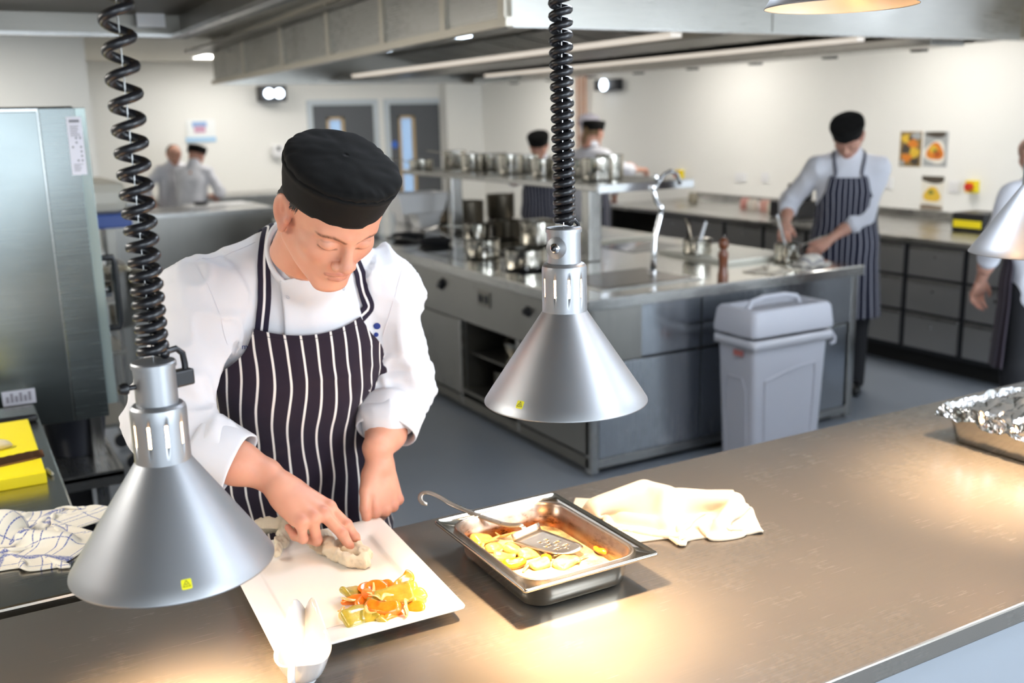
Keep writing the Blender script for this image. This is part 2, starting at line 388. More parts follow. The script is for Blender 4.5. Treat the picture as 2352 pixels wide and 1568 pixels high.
ms = q.n('ShaderNodeMixShader'); ms.inputs[0].default_value = .45; q.l(p.outputs[0], ms.inputs[1]); q.l(p2.outputs[0], ms.inputs[2]); q.l(ms.outputs[0], q.t.nodes['Material Output'].inputs['Surface'])
M['pass'] = q.m
pas = thing('pass_counter', 'long stainless steel serving pass counter across the foreground', 'counter', (1, 1.43, 0))
MB().box(-1.6, 4.2, y0, y1, .862, .9).build('worktop', M['pass'], pas, smooth=False, bevel=.004)
boxo('front_panel', -1.55, 4.15, y0 + .02, y0 + .04, .1, .862, pm('pale_blue_grey_panel', 'a9afb6', .35, .5), pas)
boxo('back_panel', -1.55, 4.15, y1 - .05, y1 - .03, .1, .862, M['steel_cab'], pas)
boxo('undershelf', -1.55, 4.15, y0 + .04, y1 - .05, .2, .23, M['steel_dark'], pas)
boxo('plinth', -1.5, 4.1, y0 + .08, y1 - .1, 0, .1, M['dark'], pas)

# ============================================================= side bench + oven
bn = thing('side_bench', 'stainless steel prep bench running away behind the left lamp', 'counter', (-.6, 2.7, 0))
bx = .178
MB().box(-1.6, bx, 1.925, 3.42, .862, .9).build('worktop', steel('bench_steel', color='bdb9b1', rough=.24, scale=(2, 260, 260), rvar=.04, bump=.01), bn, smooth=False, bevel=.006)
for (x, y) in ((bx - .06, 1.99), (bx - .06, 3.36), (-1.5, 1.99), (-1.5, 3.36)):
    MB().cyl(.02, 0, .862, 12, T(x, y, 0)).build('leg', M['steel_z'], bn)
boxo('undershelf', -1.55, bx - .03, 1.96, 3.38, .25, .28, M['steel_dark'], bn)
boxo('side_panel', bx - .02, bx - .008, 1.97, 3.39, .28, .86, M['dark_grey'], bn)
ov = thing('combi_oven', 'tall stainless steel oven with a bright side panel, left of the chef', 'oven', (-.1, 3.9, .62))
OX = .425
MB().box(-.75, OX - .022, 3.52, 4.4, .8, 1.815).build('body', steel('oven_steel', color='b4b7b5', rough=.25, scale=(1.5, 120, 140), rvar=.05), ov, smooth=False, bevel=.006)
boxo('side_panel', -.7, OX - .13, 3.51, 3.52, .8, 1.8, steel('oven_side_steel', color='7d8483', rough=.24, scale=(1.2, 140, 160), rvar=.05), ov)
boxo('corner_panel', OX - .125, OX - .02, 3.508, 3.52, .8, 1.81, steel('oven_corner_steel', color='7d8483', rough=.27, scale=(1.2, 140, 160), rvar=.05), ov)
boxo('door', OX - .02, OX + .012, 3.515, 4.38, .84, 1.81, pm('door_glass_edge', 'aebcb8', .15, .6), ov)
hd = MB(); hd.tube([(OX + .012, 3.60, 1.32), (OX + .055, 3.60, 1.32), (OX + .06, 3.60, 1.30), (OX + .06, 3.60, 1.1), (OX + .055, 3.60, 1.08), (OX + .012, 3.60, 1.08)], .011, 8); hd.build('handle', M['black_plastic'], ov)
MB().cyl(.028, 0, .04, 20, T(OX + .012, 3.70, 1.20, 0, 0, pi / 2)).build('knob', M['chrome'], ov)
gr = MB()
for k in range(7): gr.box(-.6 + k * .09, -.53 + k * .09, 3.6, 3.9, 1.815, 1.828)
gr.build('vent', M['chrome'], ov, smooth=False)
# stickers on the oven side
lb = thing('oven_label', 'tall white instruction label on the upper corner of the oven', 'label', (OX - .075, 3.507, 1.7))
pz0, pz1 = ony(170, 402, 3.507).z, ony(160, 268, 3.507).z
lx0, lx1 = ony(151, 270, 3.507).x, ony(186, 270, 3.507).x
boxo('paper', lx0, lx1, 3.5055, 3.507, pz0, pz1, pm('label_paper', 'cfcdd6', .6), lb, bevel=0)
tm = pm('label_print', '77767e', .7)
prt = MB(); prt.box(lx0 + .007, lx1 - .007, 3.5050, 3.5055, pz1 - .018, pz1 - .009)
z = pz1 - .028
r2 = random.Random(3)
while z > pz0 + .01:
    if pz0 + .045 < z < pz1 - .06:
        for xx in (0, .012, .024):
            if r2.random() < .6: prt.box(lx0 + .008 + xx, lx0 + .014 + xx, 3.5050, 3.5055, z - .006, z)
        z -= .014
    else:
        prt.box(lx0 + .008, lx1 - .008 - r2.random() * .012, 3.5050, 3.5055, z - .002, z); z -= .005
prt.build('print', tm, lb, smooth=False, kind='stuff')
lb2 = thing('rating_plate', 'small pale rating plate low on the oven above the yellow board', 'label', (.02, 3.5, .95))
a0, a1 = ony(8, 935, 3.5), ony(80, 892, 3.5)
boxo('plate', a0.x, a1.x, 3.504, 3.509, a0.z, a1.z, pm('plate_pale', 'a9aab4', .5), lb2, bevel=0)
pr = MB()
for k in range(6): pr.box(a0.x + .01 + k * .013, a0.x + .019 + k * .013, 3.5035, 3.504, a0.z + .01, a0.z + .03 + .01 * (k % 2))
pr.build('print', tm, lb2, smooth=False, kind='stuff')
# oven stand with slide-out shelf, black tub below
st = thing('oven_stand', 'steel stand under the oven with a projecting shelf', 'stand', (0, 3.9, 0))
for (x, y) in ((OX - .06, 3.57), (OX - .06, 4.33), (-.7, 3.57), (-.7, 4.33)): boxo('leg', x - .02, x + .02, y - .02, y + .02, 0, .8, M['steel_z'], st)
zs = .66
s0 = onz(285, 1075, zs)
shx, shy = s0.x, s0.y
tr = MB(); tr.box(bx + .015, shx, shy, 4.3, zs - .02, zs - .008); tr.box(bx + .015, shx, shy, shy + .012, zs - .05, zs); tr.box(shx - .012, shx, shy + .012, 4.3, zs - .05, zs)
tr.build('shelf', M['steel_y'], st, smooth=False)
bk = onz(165, 1040, zs - .008)
tag(MB().lathe([(.001, 0), (.085, 0), (.105, .13), (.11, .13), (.11, .138), (.1, .138), (.08, .006), (.001, .006)], 32, T(max(bk.x - .01, bx + .13), bk.y + .02, zs - .007)).build('black_tub', pm('blackblue_plastic', '1d1f28', .4)), 'black plastic tub standing on the shelf under the oven', 'tub')
cb = onz(258, 1240, .3)
tag(boxo('undercounter_unit', -.6, min(onz(250, 1090, .55).x, OX - .09), 3.62, 4.28, 0, .55, M['dark_grey'], bevel=.006), 'dark grey appliance body on the floor under the oven shelf', 'appliance')

# ============================================================= heat lamps
tri = lambda c, s: [(c[0], c[1] + s), (c[0] - s * .9, c[1] - s * .6), (c[0] + s * .9, c[1] - s * .6)]
def heat_lamp(label, X, Y, Z, knob_ang, knob_kind, turns, ztop, pitch0, pitch1, sticker_ang, cr=.015, cable_ang=0):
    t = thing('heat_lamp', label, 'lamp', (X, Y, Z), 0, 'heat lamps over the pass')
    o = T(X, Y, Z)
    rw, hc, rn, hn = .1375, .152, .0370, .080
    # shade: cone and slotted neck in one spun shell
    prof = [(rw, 0), (rw - .0005, .002)] + [(rw + (rn - rw) * k / 10, .002 + (hc - .002) * k / 10) for k in range(1, 11)]
    prof += [(rn, hc + .006), (rn, hc + .026), (rn, hc + .056), (rn, hc + hn - .010), (rn - .001, hc + hn - .005), (rn - .004, hc + hn - .0015), (rn - .008, hc + hn), (.012, hc + hn)]
    seg = 120; n = len(prof); slot_i = next(i for i, p_ in enumerate(prof) if abs(p_[1] - hc - .026) < 1e-6)
    vs = [(r * cos(2 * pi * k / seg), r * sin(2 * pi * k / seg), z) for k in range(seg) for r, z in prof]
    off = int(round(math.atan2(-Y, -X) / (2 * pi) * seg)) + 3
    fs = []
    for k in range(seg):
        for i in range(n - 1):
            if i == slot_i and (k - off) % 12 in (0, 1): continue
            fs.append((k * n + i, ((k + 1) % seg) * n + i, ((k + 1) % seg) * n + i + 1, k * n + i + 1))
    vs = [tuple(o @ Vector(v)) for v in vs]
    sh = mk('shade', vs, fs, [M['lamp_alu'], M['lamp_in']], t, ang=.5)
    md = sh.modifiers.new('solid', 'SOLIDIFY'); md.thickness = .0012; md.offset = -1; md.material_offset = 1
    zc = hc + hn
    c = MB(); c.lathe([(.0001, zc), (.0275, zc), (.0275, zc + .050), (.0295, zc + .050), (.0295, zc + .0555), (.028, zc + .0575), (.0001, zc + .0575)], 48, o); c.build('lamp_cap', M['lamp_alu'], t, ang=.5)
    # bulb
    b = MB(); b.lathe([(.0001, .092), (.032, .094), (.040, .101), (.041, .108), (.028, .135), (.016, .165), (.014, .19), (.0001, .2)], 32, o); b.build('bulb', M['bulb'], t)
    sl = bpy.data.lights.new('heat_bulb_beam', 'SPOT'); sl.energy = 92; sl.color = (1, .66, .36); sl.spot_size = radians(86); sl.spot_blend = 1.0; sl.shadow_soft_size = .025
    so_ = bpy.data.objects.new('heat_bulb_beam', sl); COL.objects.link(so_); so_.location = (X, Y, Z + .088)
    # knob / switch
    kx, ky = cos(knob_ang), sin(knob_ang)
    kr = Matrix.Translation((X, Y, Z + zc + .027)) @ Matrix.Rotation(knob_ang, 4, 'Z') @ Matrix.Rotation(pi / 2, 4, 'Y')
    if knob_kind == 'chrome':
        MB().lathe([(.001, .024), (.016, .0255), (.0175, .031), (.009, .0345), (.001, .036)], 24, kr).build('boss', M['lamp_alu'], t)
        MB().lathe([(.001, .033), (.0085, .034), (.0085, .037), (.006, .040), (.001, .041)], 20, kr).build('switch', M['chrome'], t)
        MB().lathe([(.001, .038), (.0045, .0405), (.003, .0455), (.001, .047)], 16, kr).build('switch_button', M['black_plastic'], t)
    else:
        k = MB(); k.lathe([(.001, .026), (.0035, .026), (.0035, .036), (.0075, .038), (.0085, .043), (.006, .049), (.001, .050)], 18, kr); k.build('knob', M['black_plastic'], t)
    # cable from coil to plug
    ca = cable_ang; dx, dy = cos(ca), sin(ca)
    zk = Z + zc
    if knob_kind != 'chrome':
        MB().tube([(X + dx * .012, Y + dy * .012, zk + .066), (X + dx * .035, Y + dy * .035, zk + .068), (X + dx * .044, Y + dy * .044, zk + .060), (X + dx * .046, Y + dy * .046, zk + .045), (X + dx * .046, Y + dy * .046, zk + .033)], .0045, 8).build('cable_tail', M['black_rubber'], t)
        pg = MB(); pg.box(.024, .055, -.009, .009, -.013, .010, T(X, Y, zk + .028, ca)); pg.build('cable_plug', M['black_plastic'], t, smooth=False, bevel=.003)
    else:
        MB().tube([(X + dx * .012, Y + dy * .012, zk + .066), (X + dx * .024, Y + dy * .024, zk + .067), (X + dx * .032, Y + dy * .032, zk + .060), (X + dx * .031, Y + dy * .031, zk + .035), (X + dx * .030, Y + dy * .030, zk + .02)], .0035, 8).build('cable_tail', M['black_rubber'], t)
    # coil
    pts = []; z = zk + .064; a = 0.0; spt = 22; zt = ztop
    L = zt - z
    while z < zt:
        fz = (z - zk) / .75
        pitch = pitch0 + (pitch1 - pitch0) * min(1, max(0, fz)) ** 1.35
        rr = cr * (.93 + .12 * min(1, fz))
        pts.append((X + rr * cos(a) + .0015 * sin(z * 9), Y + rr * sin(a), z)); a += 2 * pi / spt; z += pitch / spt
    MB().tube(pts, .0063, 9).build('coil_cord', M['black_rubber'], t, ang=0)
    MB().tube([(X, Y, zk + .05), (X, Y, zt)], .0009, 6).build('hanging_wire', M['chrome'], t)
    MB().cyl(.05, zt - .03, zt - .001, 24, Matrix.Translation((X, Y, 0))).build('ceiling_rose', M['black_plastic'], t)
    # yellow warning sticker on the cone near the rim
    slope = math.atan2(rw - rn, hc)
    hh = .020; rc = rw - (rw - rn) * hh / hc
    if sticker_ang is not None:
        Ms = Matrix.Translation((X, Y, Z)) @ Matrix.Rotation(sticker_ang, 4, 'Z') @ Matrix.Translation((rc + .0009, 0, hh)) @ Matrix.Rotation(-slope, 4, 'Y') @ Matrix.Rotation(pi / 2, 4, 'Z') @ Matrix.Rotation(pi / 2, 4, 'X')
        s = .0066; pts2 = []
        for (qx, qy, a0_) in ((s - .002, s - .002, 0), (-s + .002, s - .002, 90), (-s + .002, -s + .002, 180), (s - .002, -s + .002, 270)):
            for aa in (0, 30, 60, 90): pts2.append((qx + .002 * cos(radians(a0_ + aa)), qy + .002 * sin(radians(a0_ + aa))))
        vs = [Ms @ Vector((x, y, 0)) for x, y in pts2] + [Ms @ Vector((x, y, .0004)) for x, y in pts2]; m_ = len(pts2)
        fs = [tuple(range(m_, 2 * m_)), tuple(range(m_))[::-1]] + [(i, (i + 1) % m_, m_ + (i + 1) % m_, m_ + i) for i in range(m_)]
        st_ = mk('warning_sticker', vs, fs, pm('sticker_yellow', 'f3ea12', .5), t, smooth=False); st_['label'] = 'small yellow hot surface warning sticker'
        mbk = MB(); A, B_, C_ = tri((0, 0), .0052)
        for P_, Q_ in ((A, B_), (B_, C_), (C_, A)):
            mbk.tube([Ms @ Vector((P_[0], P_[1], .0005)), Ms @ Vector((Q_[0], Q_[1], .0005))], .00035, 4)
        for k in (-1, 0, 1):
            mbk.tube([Ms @ Vector((k * .0014 + .0004 * sin(j * 1.6), -.0018 + j * .0006, .0005)) for j in range(6)], .0002, 4)
        mbk.build('warning_symbol', M['black_plastic'], st_, smooth=False, kind='stuff')
    return t
LZ = 2.18
front = math.atan2(-1.38, -.221)
heat_lamp('silver conical heat lamp on a stretched coiled cord, nearest at the left, before the chef', .221, 1.378, 1.153, radians(180 + 12), 'black', 0, LZ, .0128, .058, math.atan2(-1.378, -.221) + .10, .0166, radians(20))
heat_lamp('silver conical heat lamp left of the photo edge, over the side bench', -.43, 1.38, 1.2, radians(190), 'black', 0, LZ, .0135, .05, None)
heat_lamp('silver conical heat lamp hanging in the middle before the island, chrome switch on its cap', .876, 1.383, 1.284, math.atan2(-1.383, -.876) - .42, 'chrome', 0, LZ, .0128, .028, math.atan2(-1.383, -.876) - .62, .0134, radians(10))
heat_lamp('silver heat lamp at the top edge, only its labelled rim in view', 1.486, 1.387, 1.934, math.atan2(-1.387, -1.486) - .5, 'black', 0, ZC - .03, .0118, .02, None)
heat_lamp('silver conical heat lamp cut by the right edge of the photo', 2.13, 1.385, 1.425, math.atan2(-1.385, -2.13) - .5, 'black', 0, ZC - .03, .0118, .03, None)
# paper label on the top lamp
X, Y, Z = 1.486, 1.387, 1.934; slope = math.atan2(.1375 - .037, .152)
Ms = Matrix.Translation((X, Y, Z)) @ Matrix.Rotation(math.atan2(-Y, -X) - .10, 4, 'Z') @ Matrix.Translation((.1205, 0, .0275)) @ Matrix.Rotation(-slope, 4, 'Y') @ Matrix.Rotation(pi / 2, 4, 'Z') @ Matrix.Rotation(pi / 2, 4, 'X')
lampthree = [o for o in bpy.data.objects if o.name.startswith('heat_lamp')][3]
gv = []; gf = []
for j in range(2):
    for i in range(9):
        u = -.048 + .012 * i; v = -.018 + .036 * j; rr = .1205 - v * sin(slope)
        ph = u / .12
        gv.append(Vector((X, Y, Z)) + Vector(((rr + .0012) * cos(math.atan2(-Y, -X) - .1 + ph), (rr + .0012) * sin(math.atan2(-Y, -X) - .1 + ph), .0275 + v * cos(slope))))
gf = [(i, i + 1, 10 + i, 9 + i) for i in range(8)]
mk('paper_label', gv, gf, pm('white_label', 'd8ccc2', .6), lampthree, solid=.0004)
lns = MB()
for j in range(5):
    for sgn in (-1, 1):
        row = []
        for i in range(5):
            u = sgn * .024 + (-.018 + .009 * i); v = .008 - j * .0055; rr = .1205 - v * sin(slope) + .0018; ph = u / .12
            row.append(Vector((X + rr * cos(math.atan2(-Y, -X) - .1 + ph), Y + rr * sin(math.atan2(-Y, -X) - .1 + ph), Z + .0275 + v * cos(slope))))
        lns.tube(row, .0006, 4)
lns.build('label_print', tm, lampthree, kind='stuff')

# ============================================================= implicit surface toolkit
class Field:
    def __init__(s, lo, hi, h):
        s.h = h; s.lo = np.array(lo, float); s.n = np.maximum(((np.array(hi) - s.lo) / h).astype(int) + 2, 4)
        s.ax = [(s.lo[i] + h * np.arange(s.n[i])).astype(np.float32) for i in range(3)]
        s.v = np.full(tuple(s.n), 1.0, np.float32)
    def _sl(s, lo, hi, m):
        out = []
        for i in range(3):
            a = max(0, int((lo[i] - m - s.lo[i]) / s.h)); b = min(s.n[i], int((hi[i] + m - s.lo[i]) / s.h) + 2)
            if b <= a: return None
            out.append(slice(a, b))
        return tuple(out)
    def put(s, lo, hi, k, fn, op='u'):
        sl = s._sl(lo, hi, max(k * 1.2, s.h * 3) + .004)
        if sl is None: return s
        X = s.ax[0][sl[0]][:, None, None]; Y = s.ax[1][sl[1]][None, :, None]; Z = s.ax[2][sl[2]][None, None, :]
        d = fn(X, Y, Z); a = s.v[sl]
        if op == 'u':
            if k > 0:
                h = np.clip(.5 + .5 * (d - a) / k, 0, 1); r = d + (a - d) * h - k * h * (1 - h)
            else: r = np.minimum(a, d)
        else:
            d = -d
            h = np.clip(.5 - .5 * (d - a) / k, 0, 1) if k > 0 else None
            r = (d + (a - d) * h + k * h * (1 - h)) if k > 0 else np.maximum(a, d)
            if k > 0:
                h = np.clip(.5 + .5 * (d - a) / k, 0, 1); r = a + (d - a) * h + k * h * (1 - h)
        s.v[sl] = r; return s
    def cone(s, a, b, ra, rb=None, k=.01, op='u'):
        a = np.array(a, float); b = np.array(b, float); rb = ra if rb is None else rb
        m = max(ra, rb); lo = np.minimum(a, b) - m; hi = np.maximum(a, b) + m
        d = b - a; L = max(float(d @ d), 1e-12)
        def fn(X, Y, Z):
            px, py, pz = X - a[0], Y - a[1], Z - a[2]
            t = np.clip((px * d[0] + py * d[1] + pz * d[2]) / L, 0, 1)
            return np.sqrt((px - t * d[0]) ** 2 + (py - t * d[1]) ** 2 + (pz - t * d[2]) ** 2) - (ra + (rb - ra) * t)
        return s.put(lo, hi, k, fn, op)
    def ell(s, c, r, k=.01, rot=None, op='u'):
        c = np.array(c, float); r = np.array(r, float); m = r.max(); lo = c - m; hi = c + m
        if rot is None: lo = c - r; hi = c + r
        def fn(X, Y, Z):
            px, py, pz = X - c[0], Y - c[1], Z - c[2]
            if rot is not None:
                Q = np.array(rot)
                px, py, pz = (Q[i][0] * px + Q[i][1] * py + Q[i][2] * pz for i in range(3))
            k0 = np.sqrt((px / r[0]) ** 2 + (py / r[1]) ** 2 + (pz / r[2]) ** 2) + 1e-9
            k1 = np.sqrt((px / r[0] ** 2) ** 2 + (py / r[1] ** 2) ** 2 + (pz / r[2] ** 2) ** 2) + 1e-9
            return k0 * (k0 - 1) / k1
        return s.put(lo, hi, k, fn, op)
    def chain(s, pts, rs, k=.004):
        for i in range(len(pts) - 1): s.cone(pts[i], pts[i + 1], rs[i], rs[i + 1], k)
        return s
    def mesh(s, smooth=1):
        v = s.v; ins = v < 0; c = [slice(None, -1), slice(1, None)]
        cnt = sum(ins[c[i], c[j], c[k]].astype(np.int8) for i in (0, 1) for j in (0, 1) for k in (0, 1))
        cell = (cnt > 0) & (cnt < 8); idx = np.full(cell.shape, -1, np.int64); nz = np.nonzero(cell); idx[nz] = np.arange(len(nz[0]))
        pos = np.zeros((len(nz[0]), 3)); w = np.zeros(len(nz[0])); base = np.stack(nz, 1).astype(float)
        for axis in range(3):
            o = [a for a in range(3) if a != axis]
            for p in (0, 1):
                for q in (0, 1):
                    off = [0, 0, 0]; off[o[0]] = p; off[o[1]] = q
                    A = v[nz[0] + off[0], nz[1] + off[1], nz[2] + off[2]]; off2 = list(off); off2[axis] += 1
                    B = v[nz[0] + off2[0], nz[1] + off2[1], nz[2] + off2[2]]
                    m = (A < 0) != (B < 0); t = A[m] / (A[m] - B[m]); e = np.array(off, float)[None].repeat(m.sum(), 0); e[:, axis] += t
                    pos[m] += e; w[m] += 1
        vs = s.lo + (base + pos / w[:, None]) * s.h
        fs = []
        for axis in range(3):
            a1, a2 = [(1, 2), (2, 0), (0, 1)][axis]
            sa = [slice(None)] * 3; sb = [slice(None)] * 3; sa[axis] = slice(None, -1); sb[axis] = slice(1, None)
            A = ins[tuple(sa)]; B = ins[tuple(sb)]
            m = A != B; q = np.stack(np.nonzero(m), 1)
            q = q[(q[:, a1] > 0) & (q[:, a2] > 0) & (q[:, a1] < s.n[a1] - 1) & (q[:, a2] < s.n[a2] - 1)]
            fl = A[q[:, 0], q[:, 1], q[:, 2]]
            def I(d1, d2):
                r = q.copy(); r[:, a1] += d1; r[:, a2] += d2; return idx[r[:, 0], r[:, 1], r[:, 2]]
            f = np.stack([I(-1, -1), I(0, -1), I(0, 0), I(-1, 0)], 1)
            f[~fl] = f[~fl][:, ::-1]; fs.append(f)
        fs = np.concatenate(fs); fs = fs[(fs >= 0).all(1)]
        return relax(vs, fs, smooth), fs
def relax(vs, fs, it=1, lam=.5):
    e = np.concatenate([fs[:, [0, 1]], fs[:, [1, 2]], fs[:, [2, 3]], fs[:, [3, 0]]]); a = np.concatenate([e[:, 0], e[:, 1]]); b = np.concatenate([e[:, 1], e[:, 0]])
    deg = np.bincount(a, minlength=len(vs)).astype(float)[:, None]; deg[deg == 0] = 1
    for _ in range(it):
        sm = np.stack([np.bincount(a, weights=vs[b, i], minlength=len(vs)) for i in range(3)], 1) / deg
        vs = vs * (1 - lam) + sm * lam
    return vs
def vnormals(vs, fs):
    n = np.cross(vs[fs[:, 2]] - vs[fs[:, 0]], vs[fs[:, 3]] - vs[fs[:, 1]]); o = np.zeros_like(vs)
    for k in range(4):
        for i in range(3): o[:, i] += np.bincount(fs[:, k], weights=n[:, i], minlength=len(vs))
    return o / (np.linalg.norm(o, axis=1)[:, None] + 1e-12)
_rs = np.random.RandomState(5); _G = _rs.rand(32, 32, 32)
def vnoise(p, scale=1.0, seed=0):
    p = np.asarray(p) * scale + seed * 7.31; i = np.floor(p).astype(int); f = p - i; f = f * f * (3 - 2 * f); i %= 32; j = (i + 1) % 32
    g = lambda a, b, c: _G[a, b, c]
    x0 = g(i[:, 0], i[:, 1], i[:, 2]) * (1 - f[:, 0]) + g(j[:, 0], i[:, 1], i[:, 2]) * f[:, 0]
    x1 = g(i[:, 0], j[:, 1], i[:, 2]) * (1 - f[:, 0]) + g(j[:, 0], j[:, 1], i[:, 2]) * f[:, 0]
    x2 = g(i[:, 0], i[:, 1], j[:, 2]) * (1 - f[:, 0]) + g(j[:, 0], i[:, 1], j[:, 2]) * f[:, 0]
    x3 = g(i[:, 0], j[:, 1], j[:, 2]) * (1 - f[:, 0]) + g(j[:, 0], j[:, 1], j[:, 2]) * f[:, 0]
    return ((x0 * (1 - f[:, 1]) + x1 * f[:, 1]) * (1 - f[:, 2]) + (x2 * (1 - f[:, 1]) + x3 * f[:, 1]) * f[:, 2]) * 2 - 1
def mkf(name, vs, fs, mat, parent=None, **kw):
    """fast mesh from numpy quads"""
    me = bpy.data.meshes.new(name); n = len(fs)
    me.vertices.add(len(vs)); me.vertices.foreach_set('co', np.asarray(vs, np.float32).ravel())
    me.loops.add(n * 4); me.loops.foreach_set('vertex_index', fs.astype(np.int32).ravel())
    me.polygons.add(n); me.polygons.foreach_set('loop_start', np.arange(n, dtype=np.int32) * 4)
    me.update(calc_edges=True); me.polygons.foreach_set('use_smooth', [kw.get('smooth', True)] * n)
    me.materials.append(mat)
    if 'uv' in kw:
        ul = me.uv_layers.new(name='UVMap'); ul.data.foreach_set('uv', np.asarray(kw['uv'], np.float32)[fs.ravel()].ravel())
    if 'colr' in kw:
        ca = me.color_attributes.new('tint', 'FLOAT_COLOR', 'POINT'); c = np.ones((len(vs), 4), np.float32); c[:, :3] = kw['colr']; ca.data.foreach_set('color', c.ravel())
    o = bpy.data.objects.new(name, me); link(o, parent); return o
def bvh_of(vs, fs): return BVHTree.FromPolygons([Vector(v) for v in vs], [tuple(int(i) for i in f) for f in fs])
def frame(F, L):
    F = np.array(F, float); F /= np.linalg.norm(F); L = np.array(L, float); L -= F * (L @ F); L /= np.linalg.norm(L); return F, L, np.cross(F, L)

# ------------------------------------------------------------- skin, cloth materials
def skin_mat(name, base, lip, dark, rough=.45):
    q = NT(name); p = q.p
    at_ = q.n('ShaderNodeVertexColor'); at_.layer_name = 'tint'; sp = q.n('ShaderNodeSeparateColor'); q.l(at_.outputs[0], sp.inputs[0])
    mot = q.noise(q.coord(), 45, 4, .6); mot2 = q.noise(q.coord(), 12, 3, .5)
    m0 = q.n('ShaderNodeMix', data_type='RGBA'); c = np.array(srgb(base)[:3]); m0.inputs[6].default_value = tuple(np.minimum(c * (1.06, 1.04, 1.04), 1)) + (1,); m0.inputs[7].default_value = tuple(c * (.97, .86, .84)) + (1,)
    q.l(q.math('MULTIPLY', q.rng(mot2, .3, .7, 0, 1), q.rng(mot, .3, .7, .4, 1)), m0.inputs[0])
    m1 = q.n('ShaderNodeMix', data_type='RGBA'); m1.inputs[7].default_value = srgb(lip); q.l(m0.outputs[2], m1.inputs[6]); q.l(sp.outputs[0], m1.inputs[0])
    m2 = q.n('ShaderNodeMix', data_type='RGBA'); m2.inputs[7].default_value = srgb(dark); q.l(m1.outputs[2], m2.inputs[6]); q.l(sp.outputs[1], m2.inputs[0])
    q.l(m2.outputs[2], p.inputs['Base Color']); p.inputs['Roughness'].default_value = rough; p.inputs['Specular IOR Level'].default_value = .4
    p.inputs['Subsurface Weight'].default_value = .25; p.inputs['Subsurface Radius'].default_value = (1, .35, .2); p.inputs['Subsurface Scale'].default_value = .005
    q.bump(q.noise(q.coord(), 700, 3), .12, .0004)
    return q.m
SKIN = skin_mat('fair_skin', 'd89f84', 'b26b5c', '5b3a2a')
SKIN2 = skin_mat('background_skin', 'c69a86', 'b5746a', '3a2a22')
def stripe_mat(name, navy, white, period, width, fuzz=.004, waver=.0015, rough=.85):
    q = NT(name); p = q.p
    tc = q.n('ShaderNodeTexCoord'); sep = q.n('ShaderNodeSeparateXYZ'); q.l(tc.outputs['UV'], sep.inputs[0])
    u = q.math('ADD', sep.outputs[0], q.rng(q.noise(tc.outputs['UV'], 9, 2), 0, 1, -waver, waver))
    fr = q.math('FRACT', q.math('DIVIDE', u, period)); d = q.math('ABSOLUTE', q.math('SUBTRACT', fr, .5))
    m = q.rng(d, width / 2 - fuzz, width / 2 + fuzz, 1, 0)
    mx = q.n('ShaderNodeMix', data_type='RGBA'); mx.inputs[6].default_value = srgb(navy); mx.inputs[7].default_value = srgb(white)
    q.l(m, mx.inputs[0]); q.l(mx.outputs[2], p.inputs['Base Color']); p.inputs['Roughness'].default_value = rough; p.inputs['Specular IOR Level'].default_value = .15; p.inputs['Sheen Weight'].default_value = .1
    q.bump(q.noise(q.coord(scale=(1, 1, 1)), 900, 3), .25, .0005)
    return q.m
M['apron'] = stripe_mat('pinstripe_apron_cloth', '2a222e', 'f2eae2', .0315, .15, fuzz=.02)
M['apron_bg'] = stripe_mat('background_apron_cloth', '292a38', 'a9a9b4', .034, .2)
M['apron_bg2'] = stripe_mat('purple_grey_apron_cloth', '2a2229', '56505a', .034, .3)
M['strap'] = stripe_mat('apron_strap_cloth', '272232', 'f0ebe8', .030, .16, fuzz=.02, waver=0)
M['blackcloth'] = pm('black_cotton', '131211', .85, 0, .15, sheen=.03, nscale=700, nstr=.2)
M['jacket_bg'] = pm('background_white_jacket', 'dcdde4', .85, 0, .2, nscale=60, nstr=.2)
M['trouser'] = pm('dark_trousers', '17171b', .8)
M['hair'] = pm('dark_hair', '1d1512', .55)
M['hairb'] = pm('brown_hair', '6e5536', .6)
M['shoe'] = pm('black_shoe', '121214', .4)

